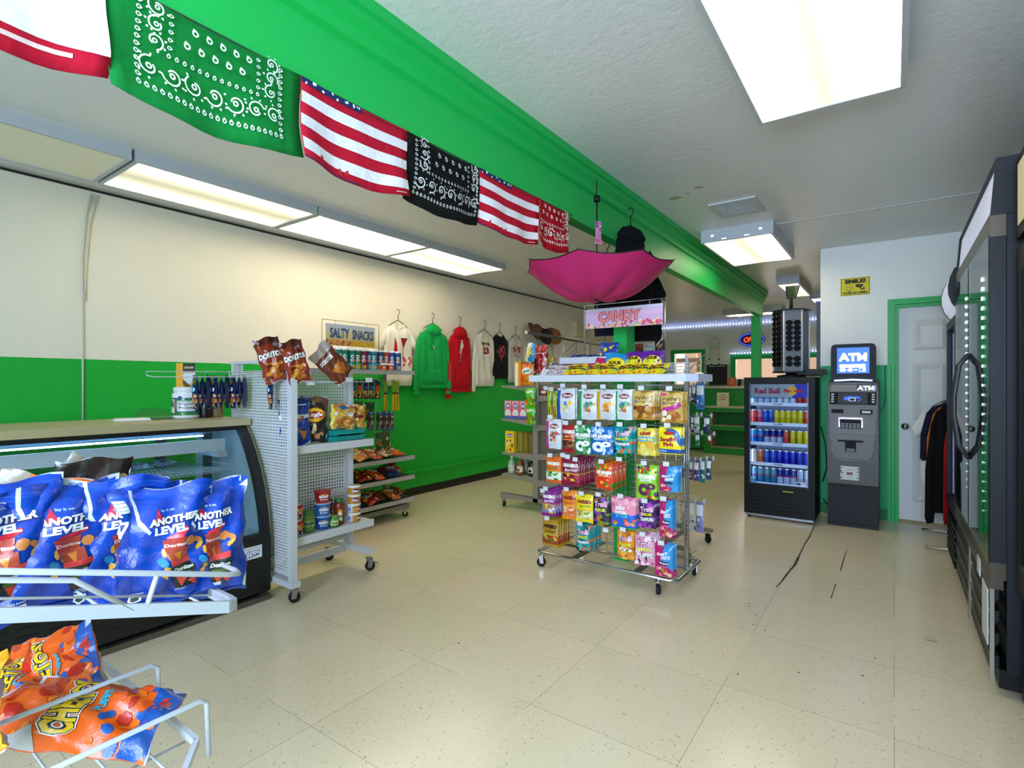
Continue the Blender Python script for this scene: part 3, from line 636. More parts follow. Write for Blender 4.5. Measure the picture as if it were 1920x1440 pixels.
MB().box((-.3, -.01, .02), (.3, .06, .04), M('foot_rail', '#8f9499', .35, .7)).build('foot_rail', rb)
for a_, b_, h_ in ((-.28, 0, .02), (.25, 0, .02), (-.28, .36, .04), (.25, .36, .04)): MB().box((a_, b_, 0), (a_+.03, b_+.05, h_), BLACKP).build('foot', rb)
LS = M('can_cooler_led', '#ffffff', .3, emit=16, ecol='#cfe0ff')
MB().box((-.27, .055, .36), (-.262, .062, 1.18), LS).build('led_strip', rb); MB().box((.262, .055, .36), (.27, .062, 1.18), LS).build('led_strip', rb)
SH = [1.125, .93, .735, .535, .335]
for k, z in enumerate(SH):
    m = MB(); m.box((-.262, .035 if k < 4 else .06, z-.02), (.262, .045 if k < 4 else .07, z+.012), M('shelf_white', '#e9f0ff', .4))
    m.box((-.262, .045, z-.006), (.262, .40, z), M('shelf_white', '#e9f0ff', .4))
    if k < 4: lay_art(m, [('t', '2 for $5.00', .48, .5, .16, .7, '#26346e')], .52, .03, lambda u, v, o: (-.26+u*.52, .0345-o, z-.018+v*.03), 0, 0, F)
    m.build('shelf', rb)
m = MB(); lay_art(m, [('r', 0, 0, 1, 1, '#1277b8'), ('t', '4.49', .5, .75, .8, .3, '#ffffff'), ('r', .1, .1, .8, .4, '#35a6e0')], .05, .06, lambda u, v, o: (-.255+u*.05, .018-o, .345+v*.06), 0, 0, F)
lay_art(m, [('r', 0, 0, 1, 1, '#eef0f4'), ('r', .05, .15, .5, .85, '#27407e'), ('t', '$4.79', .74, .5, .42, .5, '#2a2d36')], .08, .035, lambda u, v, o: (.15+u*.08, .018-o, .35+v*.035), 0, 0, F); sub(m.build('price_sticker', rd), 'blue and white price stickers on the glass')
ALU = M('can_alu', '#d4d9e2', .25, .9)
def can_mesh(c1, c2, h=.137, r=.0255, c3=None):
    h0 = h*.5
    pr = [(r*.82, 0), (r, .006), (r, h0-.006), (r, h0+.004), (r, h-.012), (r*.86, h-.003), (r*.86, h), (r*.75, h-.003), (0, h-.003)]
    return round_pack(pr, [ALU, P(c1), P(c3 or c2), P(c2), ALU, ALU, ALU, ALU], n=14).mesh('can')
CANS = {'sky': ('#bfd8ee', '#2c86cf'), 'silver': ('#dfe6f2', '#aab6d6'), 'red': ('#c8312a', '#d6574e'), 'pink': ('#d33c64', '#e87a9c'), 'blue': ('#1c49b8', '#2e63d6'),
        'yellow': ('#cdbb12', '#e3d224'), 'cyan': ('#0e62b8', '#2f93d8', '#c22f3c'), 'navy': ('#b9bfdc', '#1c2a8e', '#b3294a'), 'white': ('#eef0f8', '#dfe2ee'), 'orange': ('#d8641a', '#e98436'), 'deep': ('#1428b4', '#1f3ad0'),
        'teal': ('#1f7aa6', '#5e97a8', '#a8344a'), 'clear': ('#8f9bb0', '#a9b6c6')}
CM = {k: can_mesh(v[0], v[1], c3=v[2] if len(v) > 2 else None) for k, v in CANS.items()}
CML = {k: can_mesh(CANS[k][0], CANS[k][1], .158, .028, CANS[k][2] if len(CANS[k]) > 2 else None) for k in ('teal', 'navy', 'clear')}
CMS = {k: can_mesh(CANS[k][0], CANS[k][1], .115, .0265) for k in ('sky', 'silver', 'red')}
rows = [(['sky']*4+['silver']*3+['red']*2, CMS, 'first', 'top'), (['red', 'pink', 'blue', 'blue']+['yellow']*5+['red'], CM, 'second', 'second'), (['cyan', 'cyan', 'navy', 'navy', 'navy', 'red', 'yellow', 'yellow', 'yellow'], CM, '', 'middle'),
        (['white', 'orange', 'blue', 'blue']+['deep']*5, CM, '', 'fourth'), (['teal']*4+['navy']*3+['clear']*2, CML, '', 'bottom')]
CN = {'sky': 'pale blue and silver', 'silver': 'silver and lilac', 'red': 'bright red', 'pink': 'pink-red', 'blue': 'royal blue', 'yellow': 'yellow', 'cyan': 'light blue with red band', 'navy': 'navy and silver with red band', 'white': 'white speckled', 'orange': 'orange', 'deep': 'deep blue', 'teal': 'tall teal with red band', 'clear': 'tall greyish silver'}
for (cs, lib, _, nm), z in zip(rows, SH):
    n = len(cs); cnt = {}
    for c in cs: cnt[c] = cnt.get(c, 0)+1
    for i, c in enumerate(cs):
        x = -.91 - .232 + i*(.464/(n-1)); side = ''
        if c == 'red' and nm == 'second': side = ' at the left end' if i == 0 else ' at the right end'
        for dpt in range(1 if nm == 'bottom' else 2):
            o = obj('drink_can', lib[c], None, (x, 5.70+(.11 if nm == 'bottom' else .085)+.062*dpt, z+.0005))
            ft = 'front' if dpt == 0 else 'second'
            tag(o, '%s can, %s row of the %s cooler shelf%s' % (CN[c], ft, nm, side), 'can', ('%s cans, %s row, %s shelf%s' % (CN[c], ft, nm, side)) if cnt[c] > 1 and not side else None)

# ============================================================ cash machine
at = T('cash_machine', 'grey cash machine with lit blue ATM topper beside the green-framed door', 'cash machine', (-.31, 5.80, 0))
G1 = M('atm_grey', '#4c4b4d', .45); G2 = M('atm_silver', '#8c8b8c', .38); G3 = M('atm_base', '#222228', .55, spec=.3); G4 = M('atm_black', '#08080b', .55, spec=.2); G5 = M('atm_plate', '#68676b', .45)
W2 = .198
m = MB(); m.box((-W2, .03, 0), (W2, .45, .40), G3).box((-W2, .02, 0), (W2, .03, .03), BLACKP); m.build('base', at)
side = [(.04, .36), (-.015, .40), (-.02, .60), (-.02, .86), (.05, 1.25), (.10, 1.335), (.16, 1.36), (.45, 1.36), (.45, .36)]
m = MB(); m.prism(side, -W2, W2, G1, 0); m.build('body', at)
def on_front(u, z, o=0):           # point on the sloped fascia
    y = -.02 if z < .86 else -.02+(z-.86)/(1.25-.86)*.07 if z < 1.25 else .05+(z-1.25)/.085*.05
    return (u, y-o, z)
def fas(mb, pts, mat, o=.004, o2=None):
    n = len(pts); mb.add([on_front(x, z, o) for x, z in pts]+[on_front(x, z, -.002) for x, z in pts], [tuple(range(n))]+[(i, (i+1) % n, n+(i+1) % n, n+i) for i in range(n)], mat)
m = MB()
fas(m, [(-.175, .86), (.175, .86), (.185, 1.245), (-.185, 1.245)], G5, .008); fas(m, [(-.155, .72), (-.13, .655), (-.1, .635), (.1, .635), (.13, .655), (.155, .72), (.172, .858), (-.172, .858)], G5, .008)
fas(m, [(-.18, 1.25), (.18, 1.25), (.17, 1.315), (-.17, 1.315)], G2, .006); m.build('fascia', at)
m = MB()
for a, b in (((-.19, 1.25), (-.183, 1.0)), ((-.183, 1.0), (-.165, .74)), ((-.165, .74), (-.135, .645)), ((-.135, .645), (-.1, .622)), ((-.1, .622), (.1, .622)), ((.1, .622), (.135, .645)), ((.135, .645), (.165, .74)), ((.165, .74), (.183, 1.0)), ((.183, 1.0), (.19, 1.25)), ((.19, 1.25), (.178, 1.325)), ((.178, 1.325), (-.178, 1.325)), ((-.178, 1.325), (-.19, 1.25))):
    m.tube([on_front(*a, .004), on_front(*b, .004)], .007, G2, 6)
m.build('bezel', at)
m = MB(); fas(m, [(-.18, 1.13), (.18, 1.13), (.183, 1.243), (-.183, 1.243)], G4, .010); sc = m.build('screen', at)
m = MB(); lay_art(m, [('r', 0, 0, 1, 1, '#33343c'), ('p', [(.2, .4), (.3, .3), (.45, .45), (.7, .5), (.8, .65), (.4, .7), (.22, .62)], M('atm_scr_blue', '#2a5be0', .4, emit=.9)), ('p', [(.38, .25), (.6, .25), (.6, .55), (.38, .55)], M('atm_scr_white', '#dfe6ff', .4, emit=.8)), ('p', [(.4, .28), (.58, .28), (.58, .52), (.4, .52)], '#23242c'), ('l', [(.68, .25), (.8, .45)], .006, M('atm_scr_blue', '#2a5be0', .4, emit=.9))], .23, .1, lambda u, v, o: on_front(-.115+u*.23, 1.137+v*.1, .0105+o), 0, 0, F); m.build('display', sc)
for sx in (-1, 1):
    for k in range(4):
        z = 1.15+k*.0225; q = MB(); fas(q, [(sx*.158-.011, z), (sx*.158+.011, z), (sx*.158+.011, z+.013), (sx*.158-.011, z+.013)], M('key_white', '#cfd2d6', .4), .015); q.build('key', sc)
m = MB(); lay_art(m, [('r', .0, .0, 1, 1, '#8a8a90'), ('p', [(.0, 1), (.12, 0), (.25, 0), (.25, 1)], '#4a4b50'), *block('ATM', .1, .15, .9, .85, .0085, M('atm_lit_white', '#ffffff', .4, emit=1.1)), ('r', .94, .1, 1, .9, M('atm_lit_blue', '#8fa0ff', .4, emit=.9))], .15, .055, lambda u, v, o: on_front(.025+u*.15, 1.256+v*.052, .0065+o), 0, 0, F); m.build('lettering', at)
m = MB(); fas(m, [(-.165, 1.05), (-.07, 1.05), (-.07, 1.085), (-.165, 1.085)], G4, .012); m.build('receipt_slot', at)
m = MB(); fas(m, [(.06, 1.045), (.15, 1.045), (.155, 1.085), (.06, 1.085)], G4, .02); fas(m, [(.075, 1.055), (.14, 1.055), (.14, 1.075), (.075, 1.075)], M('key_white', '#cfd2d6', .4), .026); m.build('card_reader', at)
m = MB(); m.tube([on_front(-.10, .925, .014), on_front(-.105, 1.005, .014), on_front(.075, 1.005, .014), on_front(.075, .925, .014)], .006, M('pad_glow', '#e8e6ff', .3, emit=2.2, ecol='#cfc9ff'), 8); fas(m, [(-.095, .91), (.067, .91), (.067, .99), (-.095, .99)], G4, .0095); kp = m.build('keypad', at)
for r_ in range(3):
    for c_ in range(5): q = MB(); fas(q, [(-.085+c_*.03, .916+r_*.016), (-.062+c_*.03, .916+r_*.016), (-.062+c_*.03, .928+r_*.016), (-.085+c_*.03, .928+r_*.016)], M('key_grey', '#6b6b70', .4), .013); q.build('key', kp)
m = MB(); fas(m, [(-.20, .857), (.20, .857), (.20, .861), (-.20, .861)], BLACKP, .002); fas(m, [(-.11, .79), (.085, .79), (.085, .805), (-.11, .805)], G4, .02); fas(m, [(-.055, .70), (.03, .70), (.03, .79), (-.055, .79)], G4, .012); fas(m, [(-.045, .705), (.02, .705), (.02, .73), (-.045, .73)], G5, .016); m.build('cash_dispenser', at)
MB().lathe([(.012, 0), (.012, .006), (.006, .008), (0, .008)], CHROME, 14, X=Matrix.Translation((.145, -.02, .67)) @ Matrix.Rotation(pi/2, 4, 'X')).build('lock', at)
m = MB(); lay_art(m, [('r', 0, 0, 1, 1, '#c9cdd2'), ('r', .34, .38, .66, .56, '#4a3330'), ('d', .02, .1, .1, .95, 9, .006, ['#26272c'], 3), ('d', .9, .1, .98, .95, 9, .006, ['#26272c'], 4), ('t', 'PUSH HERE', .5, .47, .26, .09, '#c06a4a'), ('t', 'PLEASE READ NOTICE', .5, .75, .5, .05, '#5b5e66'), ('t', 'THANK YOU', .5, .2, .3, .05, '#5b5e66')], .145, .125, lambda u, v, o: on_front(-.092+u*.145, .44+v*.125, .003+o), 0, 0, F); sub(m.build('notice', at), 'white paper notice')
m = MB(); rr = [(-.175, 1.34), (-.178, 1.36), (-.178, 1.66), (-.165, 1.688), (-.14, 1.695), (.14, 1.695), (.165, 1.688), (.178, 1.66), (.178, 1.36), (.175, 1.34)]
m.prism(rr, .10, .16, M('topper_case', '#1f212b', .55, spec=.3)); tp = m.build('topper', at)
BLU = M('atm_blue_panel', '#2c6ef0', .4, emit=.85, ecol='#2a6af0'); WH = M('atm_white_panel', '#ffffff', .4, emit=1.5)
m = MB(); lay_art(m, [('r', 0, 0, 1, 1, BLU), ('r', 0, .5, 1, .55, M('atm_blue2', '#1a55e0', .4, emit=.8)), *block('ATM', .1, .5, .9, .76, .022, WH), ('r', .08, .22, .88, .35, WH), ('t', 'VISA', .2, .28, .13, .05, BLU), ('t', 'Plus', .38, .28, .13, .06, BLU), ('e', .14, .13, .06, .07, WH), ('e', .22, .13, .06, .07, WH), ('e', .42, .13, .07, .07, WH), ('r', .3, .11, .36, .14, WH), ('r', .52, .11, .64, .15, WH), ('r', .69, .06, .82, .2, WH), ('r', .71, .08, .8, .18, BLU), ('r', .83, .06, .89, .2, WH)], .255, .24, lambda u, v, o: (-.128+u*.255, .0995-o, 1.42+v*.24), 0, 0, F); m.build('lit_panel', tp)
MB().tube([(-.15, .09, 1.352), (0, .075, 1.36), (.15, .09, 1.352)], .008, M('topper_glow', '#ccd4ff', .3, emit=2, ecol='#a9b6ff'), 8).build('glow_bar', tp)
m = MB().tube([(-.575, 5.98, .9), (-.535, 5.95, .72), (-.53, 6.0, .5), (-.57, 6.05, .36)], .006, BLACKP, 6).tube([(-.58, 6.2, .16), (-.54, 6.22, .10), (-.52, 6.25, .09)], .006, BLACKP, 6); tag(m.build('power_cord'), 'black power cord sagging between drink cooler and cash machine', 'cord')
m = MB().tube([(-.07, 6.30, 1.5), (-.068, 6.31, 1.2), (-.075, 6.27, 1.1), (-.112, 6.2, 1.06)], .0025, BLACKP, 5); tag(m.build('data_cable'), 'thin dark cable from the door frame to the cash machine', 'cable')
# ============================================================ casters, racks and stands
def caster(parent, x, y, r=.032, lock=False, rot=0, fork=None):
    t = MB(); X = Matrix.Translation((x, y, 0)) @ Matrix.Rotation(rot, 4, 'Z'); fk = fork or CHROME
    t.lathe([(r*.55, r*2.5), (r*.7, r*2.55), (r*.7, r*2.75), (0, r*2.75)], fk, 12, X=X)
    for s_ in (-1, 1): t.prism([(-r*.5, r*2.5), (r*.5, r*2.5), (r*.2, r*.8), (-r*.6, r*.8)], s_*r*.52, s_*r*.62, fk, 1, X=X @ Matrix.Translation((r*.25, 0, 0)))
    t.box((-r*.5+r*.25, -r*.6, r*2.4), (r*.5+r*.25, r*.6, r*2.5), fk, X=X)
    if lock: t.prism([(0, 0), (r*1.3, -r*.35), (r*1.3, -r*.2), (0, r*.3)], -r*.3, r*.3, fk, 1, X=X @ Matrix.Translation((r*.6, 0, r*1.6)))
    o = t.build('caster', parent)
    MB().lathe([(r*.3, -r*.42), (r*.8, -r*.42), (r, -r*.3), (r, r*.3), (r*.8, r*.42), (r*.3, r*.42)], RUB, 18, X=X @ Matrix.Translation((r*.25, 0, r)) @ Matrix.Rotation(pi/2, 4, 'X')).build('wheel', o)
    return o
def hook(parent, p0, p1, m=CHROME, tagc=True, r=.0022, drop=.018):
    """peg hook from the panel point p0 to the tip p1 with a scanner wire above carrying a price tag"""
    p0 = Vector(p0); p1 = Vector(p1); d = (p1-p0).normalized(); up = Vector((0, 0, 1)); sd = d.cross(up).normalized()
    t = MB().tube([p0, p0+(p1-p0)*.94, p1+up*.008], r, m, 5).tube([p0+up*.03, p1+up*.03, p1+up*.012], r*.8, m, 5)
    h = t.build('peg_hook', parent)
    if tagc:
        q = MB(); c = p1+d*.004+up*.02; a = .019; z0, z1 = -.005, .022
        q.add([c-sd*a*1.25+up*(z0-.004), c+sd*a*1.25+up*(z0-.004), c+sd*a*1.25+up*(z1+.006), c-sd*a*1.25+up*(z1+.006)], [(0, 1, 2, 3)], CLEARP)
        c = c+d*.001
        q.add([c-sd*a+up*z0, c+sd*a+up*z0, c+sd*a+up*z1, c-sd*a+up*z1, c+d*.0015-sd*a+up*z0, c+d*.0015+sd*a+up*z0, c+d*.0015+sd*a+up*z1, c+d*.0015-sd*a+up*z1], [(0, 3, 2, 1), (4, 5, 6, 7), (0, 1, 5, 4), (2, 3, 7, 6), (1, 2, 6, 5), (0, 4, 7, 3)], TAGW)
        q.build('price_tag', h)
    return h
# ---- white perforated snack gondola beside the case
sg_ = T('snack_gondola', 'white perforated metal snack stand on casters at the end of the glass display case', 'display rack', (-3.25, 1.848, 0))
def gx(x): return x+3.25
PF1 = perforated('perforated_x', '#d3d5da', .0185, .0056, (0, 2)); PF2 = perforated('perforated_y', '#cfd1d6', .0215, .0062, (1, 2))
m = MB(); m.box((gx(-3.60), -.004, .17), (gx(-2.985), -.002, 1.385), PF1); m.build('end_panel', sg_)
m = MB()
for x in (-3.645, -2.968): m.box((gx(x), -.02, .13), (gx(x)+.034, .02, 1.46), WMET)
m.build('post', sg_) if False else None
for x in (-3.645, -2.968): MB().box((gx(x), -.02, .13), (gx(x)+.034, .02, 1.455), WMET).build('post', sg_)
m = MB(); m.box((gx(-3.66), -.022, 1.452), (gx(-2.93), .022, 1.47), WMET).box((gx(-3.60), -.012, 1.385), (gx(-2.985), .012, 1.405), WMET).box((gx(-3.55), -.006, 1.40), (gx(-3.54), .006, 1.455), WMET).box((gx(-3.06), -.006, 1.40), (gx(-3.05), .006, 1.455), WMET)
m.box((gx(-2.995), -.006, .15), (gx(-2.985), .006, 1.39), WMET).box((gx(-3.61), -.006, .15), (gx(-3.60), .006, 1.39), WMET).box((gx(-3.61), -.006, .15), (gx(-2.985), .006, .17), WMET); m.build('top_rail', sg_)
m = MB(); m.box((gx(-3.68), -.03, .095), (gx(-2.915), .03, .13), WMET).box((gx(-3.55), .61-.03, .135), (gx(-2.97), .61+.03, .17), WMET).box((-.03, .0, .10), (.0, .61, .15), WMET); m.build('base_frame', sg_)
m = MB(); m.box((.001, .02, .22), (.003, .60, 1.40), PF2); m.build('spine_panel', sg_)
m = MB(); m.box((-.01, .02, 1.40), (.01, .62, 1.43), WMET).box((-.005, .02, .20), (.01, .60, .222), WMET).box((-.012, .60, .15), (.012, .624, 1.43), WMET).box((.04, .60, .15), (.065, .624, 1.42), WMET); m.build('spine_frame', sg_)
for z in (.90, .335):
    m = MB(); m.box((.0, .03, z+.025), (.265, .63, z+.032), WMET).box((.262, .025, z-.012), (.272, .64, z+.038), WMET).box((.0, .63, z), (.27, .637, z+.03), WMET)
    m.build('shelf', sg_)
for x, y in ((.30, .0), (-.33, 0), (.23, .63), (-.2, .6)): caster(sg_, x, y, .034, True, radians(70), GREYM)
wire([(gx(-2.985), .1, 1.33), (.28, .38, 1.335), (.28, .62, 1.335)], .003, WIREW).build('front_wire', sg_)
for y, z in ((.13, 1.325), (.42, 1.345), (.585, 1.345)): MB().box((.284, y-.028, z-.012), (.287, y+.028, z+.018), TAGW).build('price_tag', sg_)
hk = [hook(sg_, (x, -.004, 1.365), (x+.0, -.62+dx, 1.36), WIREW, False, .0026) for x, dx in ((gx(-3.38), .0), (gx(-3.24), .12), (gx(-3.07), .3))]

# ---- rack with the tall chip tubes behind it
pr = T('snack_rack', 'grey rack of sloping snack shelves topped by rows of chip tubes, by the left wall', 'display rack', (-4.15, 3.2, 0))
def px_(x): return x+4.15
LG = M('shelf_edge_grey', '#b9b6b8', .4); DKS = M('shelf_dark', '#3b3a36', .6)
m = MB(); m.box((px_(-4.42), -.58, .075), (px_(-3.96), .56, .12), M('base_taupe', '#8d8578', .5)); m.build('base', pr)
for y in (-.5, .5): caster(pr, .18, y, .028, False, radians(60)); caster(pr, -.2, y, .028)
for y in (-.57, .545): MB().box((px_(-4.34), y, .12), (px_(-4.31), y+.025, 1.42), GREYM).build('upright', pr)
m = MB()
for k in range(13): m.tube([(px_(-4.33), -.56, .2+k*.1), (px_(-4.33), .56, .2+k*.1)], .0018, CHROME, 4)
for k in range(12): m.tube([(px_(-4.33), -.55+k*.1, .15), (px_(-4.33), -.55+k*.1, 1.42)], .0018, CHROME, 4)
m.build('grid_panel', pr)
for z in (.165, .385, .58, 1.425):
    m = MB(); zt = z+.01
    m.add([(px_(-4.32), -.58, zt+.05), (px_(-3.92), -.58, zt), (px_(-3.92), .58, zt), (px_(-4.32), .58, zt+.05), (px_(-4.32), -.58, zt+.045), (px_(-3.92), -.58, zt-.006), (px_(-3.92), .58, zt-.006), (px_(-4.32), .58, zt+.045)], [(0, 1, 2, 3), (4, 7, 6, 5), (0, 4, 5, 1), (2, 6, 7, 3), (1, 5, 6, 2), (0, 3, 7, 4)], DKS if z < 1 else LG)
    m.box((px_(-3.925), -.585, z-.014), (px_(-3.915), .59, z+.026), LG); m.build('shelf', pr)
# ---- salty snacks sign
SB = [('r', 0, 0, 1, 1, '#e3d9c8'), ('r', 0, .0, 1, .35, '#e8b25c'), ('r', 0, .3, 1, .62, '#ecd39a'), ('r', 0, .86, 1, 1, '#cdd0e0'), ('d', 0, .0, .55, .2, 60, .011, ['#c9622e', '#d98a45', '#e8b072', '#b9502a'], 8), ('d', .5, .02, .98, .2, 50, .011, ['#f0b81a', '#f4cb2e', '#e59a1c'], 9), ('t', 'SALTY', .26, .58, .38, .48, '#3b5c8a', 0, 0, .035), ('t', 'SNACKS', .73, .56, .45, .48, '#3b5c8a', 0, 0, .035)]
ss = T('snack_sign', 'SALTY SNACKS hanging sign in a wire frame above the chip tubes', 'sign', (-3.93, 3.03, 1.45))
plate(.53, .185, .004, '#e3d9c8', SB).build('sign_board', ss, (.0, .0, .205), (0, 0, pi/2))
wire([(0, -.30, 0), (0, -.30, .42), (0, .31, .42), (0, .31, 0)], .0028, M('sign_wire', '#54504b', .4, .5)).tube([(0, -.17, .42), (0, -.17, .39)], .002, CHROME).tube([(0, .17, .42), (0, .17, .39)], .002, CHROME).build('wire_frame', ss)

# ---- candy gondola in the middle
cg = T('candy_gondola', 'chrome wire candy stand on casters in the middle of the floor, hung with candy bags', 'display rack', (-1.6, 3.5, 0))
def cX(x): return x+1.6
def cY(y): return y-3.5
m = MB(); q = [(-2.1, 3.27), (-2.06, 3.25), (-1.13, 3.25), (-1.085, 3.27), (-1.085, 3.72), (-1.13, 3.75), (-2.06, 3.75), (-2.1, 3.72)]
m.tube([(cX(x), cY(y), .105) for x, y in q], .013, CHROME, 8, True).tube([(cX(-2.05), 0, .11), (cX(-1.1), 0, .11)], .012, CHROME)
for x in (-1.82, -1.36): m.box((cX(x)-.02, -.25, .095), (cX(x)+.02, .25, .105), M('base_slat', '#5c564e', .4, .5))
m.build('base_frame', cg)
for x, y, r_ in ((-2.07, 3.27, 200), (-1.2, 3.25, 120), (-1.12, 3.72, 100), (-2.0, 3.72, 20)): caster(cg, cX(x), cY(y), .032, False, radians(r_))
m = MB()
for k in range(33): z = .13+k*.0395; m.tube([(cX(-2.03), 0, z), (cX(-1.1), 0, z)], .0016, CHROME, 4)
for k in range(14): x = -2.03+k*.0715; m.tube([(cX(x), 0, .12), (cX(x), 0, 1.40)], .0022, CHROME, 4)
m.build('grid_panel', cg)
m = MB()
for k in range(42): z = .14+k*.03; m.tube([(cX(-1.1), -.05, z), (cX(-1.1), .04, z)], .0016, CHROME, 4)
for y in (-.05, .04): m.tube([(cX(-1.1), y, .11), (cX(-1.1), y, 1.42)], .004, CHROME, 6)
m.build('end_ladder', cg)
m = MB()
for k in range(7): z = .2+k*.2; m.tube([(cX(-1.1), .06, z), (cX(-1.1), .22, z-.03)], .002, CHROME, 4)
for x in (-2.03, -1.11): m.box((cX(x), .0, .11), (cX(x)+.015, .012, 1.62 if x < -2 else 1.5), CHROME)
m.build('upright_bracket', cg)
def tray(name, x0, x1, ya, yb, z, lip, mat=WIREW):
    m = MB(); m.box((cX(x0), cY(ya), z-.045), (cX(x1), cY(ya)+.006, z), mat)
    n = int((yb-ya)/.022)
    for i in range(n): y = cY(ya)+.01+i*.022; m.tube([(cX(x0), y, z-.035+i*.0022), (cX(x1), y, z-.035+i*.0022)], .0015, CHROME, 4)
    n = int((x1-x0)/.07)
    for i in range(n+1): x = cX(x0)+i*(x1-x0)/n; m.tube([(x, cY(ya)+.004, z-.038), (x, cY(yb), z-.038+(yb-ya)*.1)], .0022, CHROME, 4)
    for x in (x0, x1): m.tube([(cX(x), cY(ya), z), (cX(x), cY(yb), z+.13), (cX(x), cY(yb), z-.02)], .0028, CHROME, 5).tube([(cX(x), cY(ya)+.1, z), (cX(x), cY(yb), z+.09)], .002, CHROME, 4)
    return m.build(name, cg)
tray('wire_tray', -2.075, -.98, 3.10, 3.47, 1.38, .045); tray('wire_tray', -1.975, -1.30, 3.35, 3.60, 1.51, .03)
m = MB(); m.add([(cX(-.98), cY(3.10), 1.335), (cX(-.93), cY(3.17), 1.335), (cX(-.93), cY(3.17), 1.38), (cX(-.98), cY(3.10), 1.38), (cX(-.985), cY(3.106), 1.335), (cX(-.936), cY(3.173), 1.335), (cX(-.936), cY(3.173), 1.38), (cX(-.985), cY(3.106), 1.38)], [(0, 1, 2, 3), (7, 6, 5, 4), (3, 2, 6, 7), (0, 4, 5, 1), (0, 3, 7, 4), (1, 5, 6, 2)], M('lip_blue', '#cfd8f4', .35))
m.box((cX(-.936), cY(3.17), 1.335), (cX(-.93), cY(3.47), 1.38), M('lip_blue', '#cfd8f4', .35)); m.build('tray_corner', cg)
m = MB()
for i in range(11): x = cX(-1.10)+i*.012; m.tube([(x, cY(3.13), 1.385), (x, cY(3.13), 1.445), (x, cY(3.22), 1.445), (x, cY(3.22), 1.385)], .0014, WIREW, 4)
for z in (1.385, 1.405, 1.425, 1.445):
    for y in (3.13, 3.22): m.tube([(cX(-1.10), cY(y), z), (cX(-.98), cY(y), z)], .0014, WIREW, 4)
    for x in (-1.10, -.98): m.tube([(cX(x), cY(3.13), z), (cX(x), cY(3.22), z)], .0014, WIREW, 4)
m.build('wire_basket', cg)
CB = [('r', 0, 0, 1, 1, '#cfa9cf'), ('r', 0, .55, 1, .8, '#d9b4d6'), ('r', 0, .85, 1, 1, '#c9c6dc'), ('d', 0, .0, 1, .22, 90, .012, ['#d9a3a8', '#cf4a66', '#e8c9a0', '#a9c2b2', '#e5c54a', '#d88a9a', '#c8385a'], 12), ('d', .7, .1, 1, .26, 20, .014, ['#e0607c', '#f0c9b0', '#d03a62'], 13),
      ('t', 'CANDY', .46, .56, .56, .55, '#b22743', 0, 0, .075), ('t', 'CANDY', .46, .56, .53, .50, '#f0a09a', 0, 0, .02), ('t', 'CANDY', .46, .56, .50, .45, '#c33a50', 0, 0, -.03)]
cs_ = T('candy_sign', 'pink CANDY banner hanging in a wire frame over the candy stand', 'sign', (-1.497, 3.38, 1.40))
plate(.561, .137, .004, '#cfa9cf', CB).build('banner', cs_, (0, 0, .308))
wire([(-.29, 0, 0), (-.29, 0, .475), (.295, 0, .475), (.295, 0, 0)], .0032, CHROME).tube([(-.19, 0, .475), (-.19, 0, .445)], .002, CHROME).tube([(.19, 0, .475), (.19, 0, .445)], .002, CHROME).build('wire_frame', cs_)

# ---- small wire rack behind it with hanging packets
br = T('packet_rack', 'wire rack with peg hooks of small packets behind the right end of the candy stand', 'display rack', (-1.42, 4.25, 0))
m = MB()
for k in range(20): z = .15+k*.06; m.tube([(0, -.32, z), (0, .32, z)], .0018, CHROME, 4)
for k in range(10): y = -.32+k*.071; m.tube([(0, y, .12), (0, y, 1.3)], .0022, CHROME, 4)
m.build('grid_panel', br)
m = MB(); m.box((-.2, -.32, .09), (.2, -.29, .12), GREYM).box((-.2, .29, .09), (.2, .32, .12), GREYM).box((-.015, -.3, .09), (.015, .3, .12), GREYM); m.build('base_frame', br)
for x, y in ((-.18, -.3), (.18, -.3), (-.18, .3), (.16, .3)): caster(br, x, y, .028, False, 1, BLACKP)

# ---- brown-grey shelving rack by the wall with a clothes rail
gr = T('shelf_rack', 'taupe double-sided shelving rack on casters behind the candy stand, carrying a clothes rail', 'display rack', (-3.0, 4.6, 0))
def rX(x): return x+3.0
TA = M('taupe_metal', '#8a8377', .45); TB = M('taupe_light', '#b3a995', .5)
MB().box((rX(-3.03), 0, .10), (rX(-2.97), .05, 1.34), TA).build('upright', gr); MB().box((rX(-3.03), 1.05, .10), (rX(-2.97), 1.10, 1.34), TA).build('upright', gr)
m = MB(); m.box((rX(-3.005), .05, .2), (rX(-2.995), 1.05, 1.32), TB); m.build('back_panel', gr)
m = MB()
for y in (0, 1.04): m.prism([(rX(-3.45), .10), (rX(-3.45), .15), (rX(-3.05), .14), (rX(-2.55), .14), (rX(-2.55), .10)], y, y+.06, TA)
m.box((rX(-3.03), 0, .10), (rX(-2.97), 1.1, .14), TA); m.build('base_frame', gr)
for x in (-3.42, -2.6): caster(gr, rX(x), .03, .03, False, 2.6); caster(gr, rX(x), 1.07, .03, False, .6)
for z in (1.30, .945, .585, .355):
    m = MB(); m.box((rX(-3.42), .0, z-.006), (rX(-3.03), 1.1, z), TB).prism([(rX(-3.43), z-.012), (rX(-3.43), z), (rX(-3.03), z), (rX(-3.03), z-.06)], -.004, .0, TA).box((rX(-3.43), 0, z-.02), (rX(-3.42), 1.1, z+.004), TA); m.build('shelf', gr)
